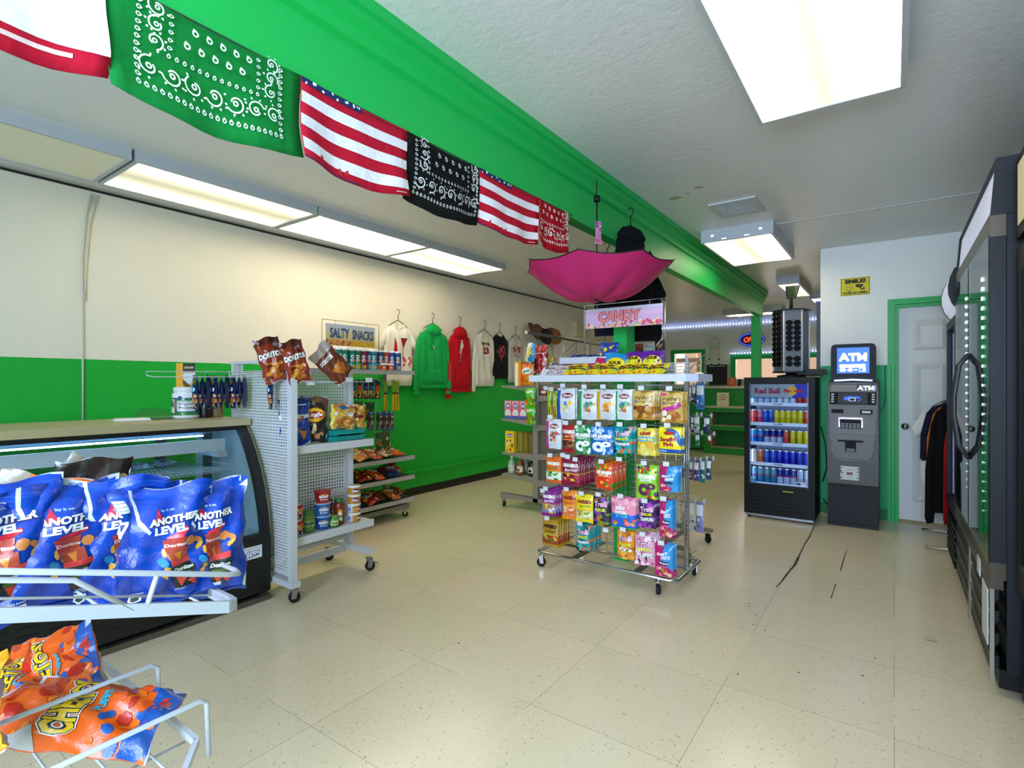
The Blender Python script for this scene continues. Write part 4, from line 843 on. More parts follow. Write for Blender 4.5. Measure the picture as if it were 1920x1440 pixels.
for z in (1.20, .90, .60, .33):
    m = MB(); m.box((rX(-2.97), .0, z-.006), (rX(-2.62), 1.1, z), TB).box((rX(-2.625), 0, z-.045), (rX(-2.62), 1.1, z), TB).prism([(rX(-2.97), z-.06), (rX(-2.97), z), (rX(-2.62), z), (rX(-2.62), z-.03)], -.004, .0, TA); m.build('shelf', gr)
m = MB(); m.tube([(-.1, .0, 1.855), (-.1, 2.2, 1.825)], .017, M('rail_grey', '#6b675f', .4, .5), 10).tube([(-.1, -.02, 1.856), (-.1, .0, 1.855)], .019, M('cap_cream', '#d9d2bd', .5), 10); m.build('clothes_rail', gr)
MB().box((-.12, 1.35, 0.02), (-.08, 1.39, 1.83), M('post_grey', '#9a9488', .4, .4)).box((-.3, 1.34, 0), (.1, 1.4, .03), TA).build('rail_post', gr)

# ---- foreground wire rack (only its shelves reach into the picture)
WR_ = M('rack_white', '#bcc1cf', .32)
fg = T('wire_rack', 'white wire snack rack in the left foreground holding blue chip bags and orange snack bags', 'display rack', (-1.7, .1, 0))
def fX(x): return x+1.7
def fY(y): return y-.1
P0 = Vector((-1.25, -.25, 1.145)); P1 = Vector((-1.25, .62, .880)); B0 = Vector((-1.25, -.25, 1.068)); B1 = Vector((-1.25, .62, .805))
def fl_(v): return (fX(v[0]), fY(v[1]), v[2])
m = MB(); R_ = .006
m.tube([fl_(P0), fl_(P1), fl_((-1.262, .65, .871)), fl_((-1.30, .662, .868)), fl_((-2.15, .662, .868))], R_, WR_, 8)
m.tube([fl_(P0+Vector((0, 0, -.016))), fl_((-1.25, .335, .952)), fl_((-1.25, .43, .864+.0))], R_*.9, WR_, 8)
m.tube([fl_((-1.25, .475, .925)), fl_((-1.25, .455, .862))], R_*.9, WR_, 8)
m.build('guard_rail', fg)
m = MB()
def bar(a, b, h0, h1, th):
    a = Vector(a); b = Vector(b); d = (b-a).normalized(); n = d.cross(Vector((0, 0, 1))).normalized()*th
    return m.add([fl_(a+n+Vector((0, 0, h1))), fl_(b+n+Vector((0, 0, h1))), fl_(b-n+Vector((0, 0, h1))), fl_(a-n+Vector((0, 0, h1))), fl_(a+n+Vector((0, 0, h0))), fl_(b+n+Vector((0, 0, h0))), fl_(b-n+Vector((0, 0, h0))), fl_(a-n+Vector((0, 0, h0)))], [(0, 3, 2, 1), (4, 5, 6, 7), (0, 1, 5, 4), (2, 3, 7, 6), (1, 2, 6, 5), (0, 4, 7, 3)], WR_)
bar(B0, B1, -.013, .014, .005); bar(B1, (-1.275, .648, .795), -.013, .014, .005); bar((-1.275, .648, .795), (-1.31, .655, .792), -.013, .014, .005); bar((-1.31, .655, .792), (-2.15, .655, .792), -.013, .014, .005)
for k in range(11): x = -1.32-.075*k; m.tube([fl_((x, -.25, 1.063)), fl_((x, .65, .79))], .003, WR_, 5)
for k in range(5): y = -.2+.2*k; z = 1.063-(y+.25)*.303; m.tube([fl_((-1.25, y, z-.006)), fl_((-2.15, y, z-.006))], .003, WR_, 5)
m.build('upper_shelf', fg)
m = MB(); zl = .50
bar((-2.1, .573, zl), (-1.30, .573, zl), -.008, .008, .006); bar((-1.30, .573, zl), (-1.2, .50, zl), -.008, .008, .006); bar((-1.2, .50, zl), (-1.2, -.1, zl), -.008, .008, .006)
for k in range(9): y = -.1+.075*k; m.tube([fl_((-2.1, y, zl-.012)), fl_((-1.2, y, zl-.012))], .0028, WR_, 5)
for x in (-1.95, -1.75, -1.35): m.tube([fl_((x, -.1, zl-.018)), fl_((x, .57, zl-.018))], .003, WR_, 5)
m.build('lower_shelf', fg)
for x in (-1.50, -1.245): wire([fl_((x, .1, zl+.118)), fl_((x, .555, zl+.12)), fl_((x, .57, zl+.11)), fl_((x, .575, zl-.01))], .0055, WR_, 8).build('divider_loop', fg)
m = MB()
for x in (-2.12, -1.22): m.box((fX(x)-.015, fY(-.27), .03), (fX(x)+.015, fY(-.23), 1.25), WR_)
m.box((fX(-2.12), fY(-.27), .9), (fX(-1.22), fY(-.25), .93), WR_).box((fX(-2.12), fY(-.5), .0), (fX(-2.08), fY(.5), .04), WR_).box((fX(-1.26), fY(-.5), .0), (fX(-1.22), fY(.5), .04), WR_); m.build('frame', fg)

# ---- clothes rail between the coolers and the door
cr = T('clothes_rack', 'chrome garment rail before the white door, half hidden by the coolers', 'clothes rack', (.42, 5.7, 0))
m = MB(); m.tube([(0, -.37, 1.30), (0, .3, 1.30)], .012, CHROME, 8).tube([(0, .28, .05), (0, .28, 1.30)], .012, CHROME, 8).tube([(0, -.36, .05), (0, -.36, 1.30)], .012, CHROME, 8).tube([(-.22, .28, .03), (.22, .28, .03)], .012, CHROME, 8).tube([(-.22, -.36, .03), (.22, -.36, .03)], .012, CHROME, 8); m.build('frame', cr)

# ---- rotating sunglasses stand on the drink cooler
st_ = T('sunglasses_display', 'six-sided revolving sunglasses stand with a mirror on top of the drink cooler', 'display stand', (-.83, 5.93, 1.385))
HR = .19; a0 = radians(-90+14)
def hexp(r): return [(r*cos(a0+pi/6+k*pi/3), r*sin(a0+pi/6+k*pi/3)) for k in range(6)]
m = MB(); m.prism(hexp(.155), .06, .655, M('display_grey', '#63656e', .45), 2); m.build('column', st_)
m = MB(); m.prism(hexp(.175), .655, .668, BLACKP, 2).prism(hexp(.17), .045, .06, BLACKP, 2); m.build('end_cap', st_)
m = MB(); m.lathe([(.13, 0), (.13, .02), (.05, .03), (.05, .045)], BLACKP, 20); m.build('base', st_)
mir = M('mirror', '#c9ccd0', .05, 1)
m = MB(); m.add([(-.04, -.02, .78), (.045, -.02, .78), (.085, -.06, .90), (-.045, -.06, .90), (-.04, -.01, .78), (.045, -.01, .78), (.085, -.05, .90), (-.045, -.05, .90)], [(3, 2, 6, 7), (4, 5, 6, 7), (0, 4, 7, 3), (1, 2, 6, 5), (0, 1, 5, 4)], BLACKP).add([(-.036, -.0225, .786), (.041, -.0225, .786), (.078, -.0605, .895), (-.041, -.0605, .895)], [(0, 1, 2, 3)], mir)
m.tube([(0, 0, .665), (0, -.01, .79)], .016, BLACKP, 8); m.build('mirror', st_)
m = MB(); hp = hexp(.157)
for k in range(6): m.tube([(hp[k][0], hp[k][1], .06), (hp[k][0], hp[k][1], .655)], .008, M('strip_white', '#d8dbe2', .4), 6)
m.build('corner_strip', st_)
LENS = M('lens_black', '#020203', .5, spec=.1)
def specs():
    m = MB()
    for s_ in (-1, 1):
        pts = [(s_*.034+.031*cos(2*pi*k/14), .026*sin(2*pi*k/14)) for k in range(14)]
        m.prism(pts, -.006, .0, LENS, 1)
        m.tube([(s_*.062, 0, .008), (s_*.064, .05, .006)], .002, BLACKP, 5)
    m.tube([(-.008, -.003, .006), (.008, -.003, .006)], .003, BLACKP, 5); return m.mesh('sunglasses')
spm = specs()
def specs_on(face, row, label, grp):
    a = a0+face*pi/3; r = .157; z = .13+row*.05
    o = obj('sunglasses', spm, None, (-.83+r*cos(a), 5.93+r*sin(a), 1.385+z), (0, 0, a+pi/2)); tag(o, label, 'sunglasses', grp)
for k in (0, 1): specs_on(0, k, 'black sunglasses in the lowest two rows of the stand front', 'sunglasses low on the front face')
for k in range(3, 9): specs_on(0, k, 'black sunglasses in the middle block of rows of the stand front', 'sunglasses mid front face')
for k in range(0, 11): specs_on(5, k, 'dark sunglasses in the column on the left side face of the stand', 'sunglasses on the left face')
wt = MB(); wc = M('wicker', '#b39a5e', .7); wt.box((-.09, -.1, 0), (.09, .1, .012), wc)
for i in range(9): wt.box((-.09+i*.02, -.11, .012), (-.08+i*.02, .11, .022), M('wicker_dark', '#6b5526', .7))
tag(wt.build('woven_tray', None, (-.70, 6.03, 1.386), (0, 0, .3)), 'woven straw tray lying on the drink cooler behind the sunglasses stand', 'tray')
tag(MB().box((-.12, -.15, 0), (.12, .15, .03), M('dark_box', '#1b1918', .6)).box((-.10, -.1, .03), (.12, .1, .055), M('dark_box2', '#2c2622', .6)).build('dark_boxes', None, (-.66, 6.0, 1.41), (0, 0, .2)), 'pile of dark flat boxes on the woven tray', 'box')

# ---- things at the far back
ct = T('counter', 'green service counter with a pale top before the far back wall', 'counter', (-2.5, 10.95, 0))
GC = M('counter_green', '#0a8a2c', .45); TOP = M('counter_top', '#c6bfa6', .4); CRM = M('shelf_cream', '#c8b896', .55)
m = MB(); m.box((-1.2, 0, .02), (1.3, .5, 1.235), GC); m.build('body', ct); MB().box((-1.22, -.03, 1.235), (1.32, .55, 1.275), TOP).build('worktop', ct)
m = MB()
m.box((-.47, -.5, .0), (-.34, 0, .86), GC).box((1.2, -.5, 0), (1.3, 0, .86), GC).box((-.47, -.5, 0), (1.3, 0, .12), GC).box((-.47, -.5, .45), (1.3, 0, .53), GC).box((-.47, -.5, .79), (1.3, 0, .87), GC).box((-.34, -.47, .12), (-.33, -.02, .79), CRM).box((-.34, -.48, .12), (1.2, -.01, .13), CRM).box((-.34, -.48, .53), (1.2, -.01, .54), CRM); m.build('shelf_unit', ct)
MB().box((-.47, -.51, .87), (1.3, 0, .895), TOP).build('lower_top', ct)
m = MB(); m.prism([(-.47, .895), (-.37, .895), (-.37, 1.1)], -.02, 0, GC); m.build('side_wing', ct)
tag(plate(.22, .26, .004, '#ded6a8', [('r', .0, .0, 1, 1, '#e2dbb4'), ('t', 'PLEASE', .5, .82, .5, .08, '#7a5a3a'), ('t', 'PICK UP', .5, .65, .7, .1, '#a0522a'), ('t', 'HERE', .5, .5, .5, .1, '#a0522a')]).build('pickup_sign', None, (-2.65, 10.60, .897), (-.06, 0, 0)), 'cream PICK UP HERE notice standing on the green counter shelf', 'sign')
tag(plate(.15, .17, .03, '#c2531c', [('t', 'TIPS', .5, .75, .6, .15, '#f0c070'), ('t', 'THANK', .5, .52, .6, .14, '#f0c070'), ('t', 'YOU', .5, .3, .5, .14, '#f0c070')]).build('orange_card', None, (-2.6, 11.1, 1.276), (0, 0, 0)), 'small orange box with yellow lettering on the green counter', 'box')
tag(MB().box((-.03, -.02, 0), (.03, .02, .14), BLACKP).build('card_reader', None, (-2.47, 11.1, 1.276), (0, .15, 0)), 'small black card reader beside the orange box on the counter', 'card reader')
tag(round_pack([(.06, 0), (.075, .02), (.075, .16), (.05, .19), (.03, .2), (.04, .205), (.04, .26), (.0, .26)], ['#3f7a3c', '#8fa06a', '#3f7a3c', '#2c6a50', '#0d6a54', '#0d6a54', '#0d6a54']).build('green_bottle', None, (-3.12, 10.9+.2, 1.276)), 'green capped bottle on the counter by the blackboard', 'bottle')
bb = T('blackboard', 'dark menu blackboard with white lettering leaning on the far wall by the counter', 'blackboard', (-3.27, 12.57, 1.30))
plate(.44, .46, .02, '#16140f', [('r', .03, .03, .97, .97, '#1d1a15'), ('t', 'STELLA', .3, .92, .38, .055, '#d8d6c8', 0, 0, .03), ('t', 'ARTOIS', .73, .92, .38, .055, '#d8d6c8', 0, 0, .03)]).build('board', bb)
dc = T('dream_catcher', 'pale ring dream catcher with dangling dark feathers on the back wall', 'wall hanging', (-3.33, 12.57, 2.25))
TH = M('twine', '#9a9a82', .7)
m = MB(); m.tube([(.115*cos(2*pi*k/20), 0, .115*sin(2*pi*k/20)) for k in range(20)], .005, TH, 5, True).tube([(0, 0, .115), (0, 0, .2)], .003, TH, 4)
for k in range(5): a = 2*pi*k/5; b = a+2*pi*2/5; m.tube([(.11*cos(a), 0, .11*sin(a)), (.11*cos(b), 0, .11*sin(b))], .0015, TH, 4)
m.build('hoop', dc)
m = MB()
for x, l in ((-.11, .30), (-.07, .42), (-.04, .50), (.04, .56), (.1, .31), (.11, .42)): m.tube([(x, 0, -.05), (x, 0, -.05-l)], .002, TH, 4)
m.build('strand', dc)
for x, l in ((-.11, .30), (-.07, .42), (-.04, .50), (.04, .56), (.1, .31), (.11, .42)): MB().lathe([(0, -.03), (.014, -.01), (.014, .01), (0, .03)], M('feather_dark', '#2b2721', .8), 8).build('feather', dc, (x, 0, -.06-l))
dots = M('dotted_led', '#c9d2ff', .4); nt = dots.node_tree; b = nt.nodes['Principled BSDF']; t = N(nt, 'ShaderNodeTexCoord'); s = N(nt, 'ShaderNodeSeparateXYZ'); nt.links.new(t.outputs['Object'], s.inputs[0])
b.inputs['Emission Color'].default_value = lin('#9db0ff'); nt.links.new(math_(nt, 'MULTIPLY', math_(nt, 'LESS_THAN', math_(nt, 'FRACT', math_(nt, 'MULTIPLY', s.outputs[0], 16)), .5), 9), b.inputs['Emission Strength'])
tag(MB().box((XL+.02, 12.57, 2.655), (-.9, 12.585, 2.672), dots).build('led_strip'), 'dotted blue-white light strip along the top of the back wall', 'light strip')
tag(MB().box((-2.98, 12.53, 1.995), (-1.15, 12.552, 2.012), dots).build('led_strip'), 'dotted blue-white light strip over the green-framed serving window', 'light strip')
pu = M('purple_glow', '#b47aff', .4, emit=2.5, ecol='#a45aff')
tag(MB().box((-1.735, 8.76, 2.38), (-1.715, 8.9, 2.6), pu).build('purple_lamp'), 'small purple light at the far end of the green beam', 'light')
op = T('open_sign', 'oval blue and red neon style OPEN sign hanging behind the far green post', 'sign', (-2.42, 12.0, 2.25))
def ell(rx, rz, n=28): return [(rx*cos(2*pi*k/n), rz*sin(2*pi*k/n)) for k in range(n)]
m = MB(); m.prism(ell(.26, .15), -.01, .01, M('open_back', '#1a1030', .5)); m.build('panel', op)
NB = M('neon_blue', '#2a4bff', .3, emit=3.0, ecol='#2f4dff'); NR = M('neon_red', '#ff4a2a', .3, emit=3.5, ecol='#ff3a1c')
MB().tube([(x, -.018, z) for x, z in ell(.235, .125)], .008, NB, 6, True).build('blue_tube', op)
m = MB(); lay_art(m, [('t', 'OPEN', .5, .5, 1, 1, NR, 0, .1, .02)], .3, .11, lambda u, v, o: (-.15+u*.3, -.02-o, -.055+v*.11), 0, 0, F); m.build('lettering', op)
wire([(-.2, 0, .1), (-.05, 0, .42)], .002, BLACKP).tube([(.2, 0, .1), (.05, 0, .42)], .002, BLACKP).build('cord', op)
dk_ = T('tall_cabinet', 'tall dark blue-black machine edge just behind the end wall corner', 'cabinet', (-.62, 6.75, 0)); MB().box((-.05, -.25, 0), (.4, .25, 2.18), M('navy_case', '#191a33', .4)).build('body', dk_)
m = MB(); m.box((-.06, -.26, 2.18), (.41, .26, 2.2), M('navy_trim', '#3a37a0', .4)); m.build('trim', dk_)
for i, (y, z, w_, h_) in enumerate(((8.52, 2.30, .43, .26), (9.2, 2.29, .45, .27), (9.85, 2.27, .5, .28))):
    e = T('electrical_box', ['cream electrical box on the far left wall nearest the camera', 'cream electrical box in the middle of three on the far left wall', 'cream electrical box farthest along the left wall'][i], 'electrical box', (XL+.03, y, z))
    MB().box((-.03, -w_/2, -h_/2), (.05, w_/2, h_/2), M('box_cream', '#d6d0a8', .5)).build('housing', e); MB().box((.05, -w_/2+.02, -h_/2+.02), (.054, w_/2-.02, h_/2-.02), M('box_cream2', '#cbc59c', .5)).build('cover', e)
# ============================================================ printed designs
def D_alb(side, blobs, mid='#d2d5dc'):
    return (mid, [('r', 0, 0, .2, 1, side), ('r', .0, .94, 1, .99, '#d9dbe0'), ('e', .6, .77, .3, .085, '#7a1f2e'), ('t', 'Albanese', .6, .775, .46, .09, '#f0e6e0', 0, .05, .02), ('d', .34, .28, .9, .56, 16, .013, blobs, 4), ('r', .32, .16, .92, .175, '#b9bdc6'), ('r', .3, .08, .8, .095, '#c6c9d0')])
def D_wer(pink):
    a = [('r', 0, .93, 1, 1, '#b07a2a'), ('r', 0, 0, 1, .09, '#b9862e'), ('d', .05, .55, .95, .92, 10, .03, ['#d9b35e', '#cfa548', '#e0c070'], 2), ('t', "Werther's", .5, .77, .84, .14, '#2e1b10', .04, .05, .015), ('t', 'Original', .56, .63, .62, .12, '#2e1b10', .04, .05, .01), ('e', .16, .63, .09, .05, '#7a6f8e')]
    if pink: a += [('r', .02, .86, .3, .95, '#d64a7a'), ('l', [(.1, .34), (.2, .42), (.5, .46), (.75, .52), (.85, .58)], .028, '#b8358e'), ('d', .15, .12, .8, .34, 14, .017, ['#a85a1e', '#f2e2c4', '#c77a2e', '#8a3f12'], 3)]
    else: a += [('l', [(.05, .42), (.3, .4), (.55, .42), (.72, .48)], .022, '#5b2412'), ('d', .3, .12, .95, .42, 18, .02, ['#a8661e', '#8e4d14', '#d9a24a', '#6a3510'], 3)]
    return ('#c9a050', a)
def D_har(base, word, wc, low, tx='#f4efe8', blobs=('#e8c23a', '#3f8a3a', '#b8402a'), word2=None):
    return (base, [('r', 0, .92, 1, .98, base), ('t', 'HARIBO', .5, .76, .84, .14, tx, 0, 0, .07), ('t', word, .55, .6, .66, .12, wc, .06, .1, .02), ('r', 0, .12, 1, .44, low), ('l', [(0, .45), (.5, .48), (1, .44)], .006, '#e9b43a'), ('d', .05, .14, .95, .42, 16, .015, list(blobs), 6), ('r', 0, 0, 1, .12, base)])
def D_life(base, tc, blobs, word, ring='#f4f6f4', rc=None):
    return (base, [('d', .05, .78, .95, .98, 22, .012, blobs, 7), ('t', 'LIFE SAVERS', .5, .66, .9, .13, '#ffffff', 0, 0, .07), ('t', word, .5, .55, .6, .08, tc, 0, 0, .03), ('e', .4, .27, .3, .19, ring), ('e', .4, .27, .1, .065, rc or base), ('e', .74, .38, .2, .1, ring), ('e', .74, .38, .06, .03, rc or base), ('d', .6, .05, .95, .25, 6, .014, blobs, 3)])
def D_tro(base, word, blobs, word2=None, wc='#f0b6d2'):
    a = [('d', .02, .02, .98, .5, 22, .018, blobs, 11), ('d', .1, .86, .9, .97, 8, .014, blobs, 5), ('t', 'Trolli', .5, .74, .8, .2, '#1b1020', .07, 0, .10), ('t', 'Trolli', .5, .74, .78, .19, wc, .07, 0, .045), ('t', word, .5, .55, .7, .11, '#d6e02e', .03, 0, .06)]
    if word2: a += [('t', word2, .52, .36, .8, .16, '#1a1626', .03, 0, .1), ('t', word2, .52, .36, .78, .15, '#f3f2f4', .03, 0, .05)]
    return (base, a)
DES = {
 'alb_blue': D_alb('#1f4db0', ['#e8c93a', '#d9e3f4', '#3f78d0', '#f0b040', '#8fbf5a']), 'alb_green': D_alb('#1f9a5a', ['#3f9a6a', '#c06a3a', '#2f7a8a', '#e0a040', '#b0402a']), 'alb_orange': D_alb('#e0a020', ['#e08a1e', '#e89a3a', '#d0781a', '#f0b860']),
 'alb_pink': D_alb('#b03a8a', ['#d04a4a', '#e8a03a', '#4a7a3a', '#5a3a6a', '#f0c0a0']), 'wer1': D_wer(False), 'wer2': D_wer(True),
 'har_red': D_har('#b01822', 'Happy Cola', '#f0c84a', '#7a4a3a', blobs=('#6a2a18', '#b06a3a', '#4a1c12')), 'har_org': D_har('#e2661a', 'Frogs', '#3f8a2a', '#e9efe0', blobs=('#2f7a2a', '#f4f4ec', '#55a040')), 'har_mar': D_har('#861238', 'Berries', '#f2e6ee', '#a01c40', blobs=('#5a0c24', '#c03050', '#2a0a18', '#e0c020')),
 'har_pur': D_har('#8a1f86', 'StarMix', '#f4dff0', '#8a7ab8', blobs=('#f0c62a', '#e8e4f4', '#b08a20')), 'har_pea': D_har('#ee8a1a', 'Peaches', '#c2401a', '#e07a4a', tx='#8a1a1a', blobs=('#f0a070', '#e06a3a', '#f8c8a0')), 'har_yel': D_har('#f0d81e', 'Ginger Lemon', '#2f7a2a', '#e0d89a', tx='#8a1420', blobs=('#c8a830', '#f4f0c0', '#8aa030')),
 'har_gol': D_har('#b58a24', 'Goldbears', '#3a2a10', '#9a3a1c', tx='#1c1408', blobs=('#b8401e', '#e0a82a', '#c8b03a', '#3f7a2a')),
 'lif_grn': D_life('#1f7f3f', '#e6f4e6', ['#e8f4ea', '#58b070'], 'MINTS'), 'lif_blu': D_life('#1660b4', '#e0ecf8', ['#6aa8e0', '#cfe4f8'], 'MINTS'), 'lif_red': D_life('#d8501e', '#ffe8b0', ['#f0a01e', '#e82a1a', '#3f8a2a'], 'HARD CANDY', '#e8301c', '#f0c040'), 'lif_gum': D_life('#8cc822', '#f8f8f0', ['#f0e020', '#d02a2a', '#4a2a6a', '#3f8a2a'], 'GUMMIES', '#5a2a4a', '#8cc822'),
 'tro_teal': D_tro('#0a8f96', 'SOUR BRITE', ['#12b0b8', '#e06a2a', '#0a5a6a', '#50c8c0', '#232a3a'], 'Octopus'), 'tro_dark': D_tro('#352440', 'SOUR', ['#c06a2a', '#6aa02a', '#8a4a9a', '#2a4a9a', '#1a1424']), 'tro_pur': D_tro('#4a1f5a', 'SOUR', ['#8a3aa8', '#3a1a4a', '#6a2a8a', '#b04ac0'], 'CRAWLERS'),
 'tro_org': D_tro('#e08a1a', 'Peachie', ['#e8a030', '#c2601a', '#f0b850'], 'O\'s'), 'tro_pnk': D_tro('#e09ab8', 'SOUR', ['#f0b8cc', '#d0688e', '#5a2a3a', '#f8d8e4'], 'PUFFS'),
 'jolly': ('#ec88a4', [('r', 0, .0, 1, .48, '#1f62d0'), ('d', 0, .75, 1, 1, 22, .02, ['#f0a0b8', '#d86a8a', '#f4b8c8'], 3), ('t', 'JOLLY', .42, .66, .42, .13, '#f4f6fa', 0, 0, .09), ('t', 'RANCHER', .44, .54, .5, .1, '#f4f6fa', 0, 0, .06), ('r', .25, .38, .7, .47, '#3ac0e0'), ('t', 'MISFITS', .48, .425, .3, .06, '#12306a'), ('d', .1, .16, .95, .32, 10, .014, ['#e85a3a', '#f08a9a', '#f0b03a'], 5), ('r', 0, 0, 1, .06, '#2a9a4a')]),
 'swed': ('#f2dc16', [('r', 0, 0, 1, .2, '#1a56a8'), ('p', [(.25, .95), (.6, .97), (.9, .85), (1, .62), (1, .3), (.88, .45), (.72, .7), (.5, .82)], '#2a6ab8'), ('p', [(.2, .8), (.35, .88), (.65, .86), (.75, .8), (.6, .74), (.32, .73)], '#b8281e'), ('t', 'Swedish', .45, .57, .8, .18, '#a81c34', .04, 0, .06), ('t', 'Fish', .45, .38, .46, .16, '#a81c34', .04, 0, .06), ('t', 'Original', .2, .12, .3, .07, '#e8ecf4'), ('r', 0, .0, 1, .04, '#e8d420')]),
 'efru': ('#e6cf4a', [('t', 'e.frutti', .45, .82, .6, .14, '#b03020', .05, 0, .08), ('r', .05, .5, .95, .7, '#5aa8d0'), ('t', 'Movie Bag', .5, .6, .8, .13, '#f4e040', 0, 0, .05), ('d', .05, .06, .95, .46, 22, .02, ['#f0d868', '#d8b030', '#f4e8a0', '#e0a828'], 4)]),
 'swt': ('#b01c66', [('p', [(.42, .5), (.55, 1), (1, 1), (1, .2), (.7, .35)], '#2f8fd0'), ('t', 'SweeT', .42, .7, .6, .1, '#f4e8f0', .12, .1, .06), ('t', 'TARTS', .62, .6, .55, .11, '#2a6ac0', .12, .1, .11), ('t', 'TARTS', .62, .6, .52, .1, '#e8f4fa', .12, .1, .05), ('r', .3, .36, .8, .48, '#20204a'), ('t', 'Ropes', .55, .42, .44, .08, '#f4f4f8'), ('r', .35, .3, .75, .345, '#e05a9a'), ('d', .15, .05, .9, .26, 10, .014, ['#e04a2a', '#f0c0a0', '#7ac04a', '#e07a9a'], 8)]),
 'swt2': ('#2f8fd0', [('p', [(0, 0), (.45, 0), (.35, .6), (.5, 1), (0, 1)], '#b01c66'), ('t', 'SweeT', .4, .62, .5, .1, '#f4e8f0', .12, .1, .06), ('t', 'TARTS', .55, .5, .5, .1, '#f4f8fc', .12, .1, .08), ('r', .3, .32, .75, .4, '#20204a'), ('d', .1, .05, .9, .24, 8, .012, ['#e04a6a', '#f0c0a0', '#c03060'], 8)]),
 'nut': ('#14204e', [('d', .08, .1, .92, .42, 26, .012, ['#c8925a', '#e0b27a', '#a8683a', '#d8a88a'], 3), ('r', .2, .48, .62, .66, '#5aa0d8'), ('e', .72, .58, .14, .06, '#e8ecf4'), ('t', 'NUTS', .45, .78, .7, .1, '#d8b23a', 0, 0, .04)]),
}
def hang(des, box, y, label, behind=0, blabel=None, hx=None, depth=.035, cat='candy bag', name='candy_bag', step=.03, hk=True, tilt=0, crump=.003, seed=None, to_y=None, tagc=True):
    x0, y0, x1, y1 = box; cx = (x0+x1)/2
    a = onY(x0, (y0+y1)/2, y); b = onY(x1, (y0+y1)/2, y); zt = onY(cx, y0, y).z; zb = onY(cx, y1, y).z
    w_ = b.x-a.x; h_ = zt-zb; c = DES[des] if isinstance(des, str) else des
    me = pouch(w_, h_, depth, c[0], c[1], seed if seed is not None else int(x0+y0), crumple=crump, pinch=.03, seal=.06, nu=6, nv=8).mesh(name)
    o = tag(obj(name, me, None, ((a.x+b.x)/2, y, zb), (0, 0, tilt)), label, cat)
    for k in range(behind):
        tag(obj(name, me, None, ((a.x+b.x)/2+.003*(k % 2), y+step*(k+1), zb-.002*(k % 2)), (0, 0, tilt)), blabel, cat, blabel if behind > 1 else None)
    if hk: hook(cg, (cX((a.x+b.x)/2), cY(to_y or 3.5), zt-.012), (cX((a.x+b.x)/2), cY(y-.045), zt-.010), CHROME, tagc)
    return o
F_ = 3.20
hang('alb_blue', (1045, 728, 1079, 786), F_, 'white candy pouch with blue left edge in the top row of the candy stand', 1, 'white candy pouch hidden behind the blue-edged white pouch in the top row')
hang('alb_green', (1085, 730, 1119, 787), F_, 'white candy pouch with green edge beside the orange-edged one, left side, top row', 1, 'white candy pouch hidden behind the left green-edged pouch')
hang('alb_orange', (1119, 730, 1155, 787), F_-.01, 'white candy pouch with orange edge and peach ring picture in the top row')
hang('alb_green', (1152, 730, 1186, 787), F_, 'white candy pouch with green edge right next to the gold caramel bags', 1, 'white candy pouch behind the right green-edged pouch of the top row')
hang('wer1', (1187, 733, 1229, 787), F_-.01, 'gold caramel bag with brown ribbon in the top row', 3, 'gold caramel bags stacked behind the brown-ribbon one', depth=.04, step=.036)
hang('wer2', (1239, 734, 1281, 793), F_-.02, 'gold caramel bag with pink ribbon at the right end of the top row', 2, 'gold caramel bags stacked behind the pink-ribbon one', depth=.04, step=.036)
hang('alb_pink', (1024, 786, 1053, 841), F_, 'white candy pouch with pink edge at the left end of the second row', 1, 'white candy pouch behind the pink-edged one')
hang('har_red', (1054, 797, 1081, 848), F_+.02, 'red gummy bag in the second row between the pink-edged pouch and green mint bag', 1, 'red gummy bag hidden behind another in the second row')
hang('lif_grn', (1077, 797, 1109, 851), F_, 'green mint ring bag in the second row', 1, 'green mint bag hidden behind the front green mint bag')
hang('lif_blu', (1107, 800, 1150, 852), F_-.02, 'blue mint ring bag in the second row', 1, 'blue mint bag hidden behind the front blue mint bag')
hang('tro_teal', (1151, 800, 1185, 850), F_, 'teal sour gummy bag in the second row', 3, 'teal sour gummy bags stacked behind the second-row front bag', step=.028)
hang('efru', (1195, 803, 1230, 854), F_, 'pale yellow gummy bag in the second row', 2, 'pale yellow gummy bags stacked behind the front one')
hang('swed', (1236, 802, 1277, 852), F_-.02, 'bright yellow and blue fish candy bag at the right end of the second row', 3, 'yellow and blue fish candy bags stacked behind the front one', step=.024)
hang('har_org', (1024, 857, 1053, 905), F_, 'orange gummy bag with white and green lower half in the third row', 2, 'orange gummy bags behind the front one in the third row')
hang('har_mar', (1054, 860, 1088, 911), F_-.01, 'maroon gummy bag in the third row', 6, 'maroon gummy bags stacked behind the front one', step=.036)
hang('lif_red', (1117, 869, 1150, 917), F_, 'orange-red ring candy bag in the third row', 6, 'orange-red ring candy bags stacked behind the front one', step=.033)
hang('lif_gum', (1194, 872, 1232, 935), F_, 'lime green gummies bag in the third row', 1, 'lime green gummies bag hidden behind the front one')
hang('swt2', (1237, 874, 1272, 922), F_-.01, 'pink and blue chew bag at the right end of the third row', 2, 'pink and blue chew bags behind the front one in the third row')
hang('har_pur', (1017, 919, 1043, 967), F_, 'purple gummy bag at the left end of the fourth row', 6, 'purple gummy bags stacked behind the front one', step=.036)
hang('har_pea', (1055, 920, 1082, 973), F_, 'orange peach gummy bag in the fourth row', 1, 'orange peach gummy bag behind the front one')
hang('har_yel', (1081, 928, 1112, 979), F_-.02, 'yellow gummy bag with green script in the fourth row', 1, 'yellow gummy bag behind the front one')
hang('tro_dark', (1113, 930, 1143, 986), F_, 'dark multicoloured sour gummy bag in the fourth row', 1, 'dark multicoloured gummy bag behind the front one')
hang('jolly', (1146, 933, 1193, 991), F_-.01, 'pink and blue hard candy gummy bag, widest of the fourth row', 2, 'pink and blue gummy bags stacked behind the widest fourth-row bag', depth=.04)
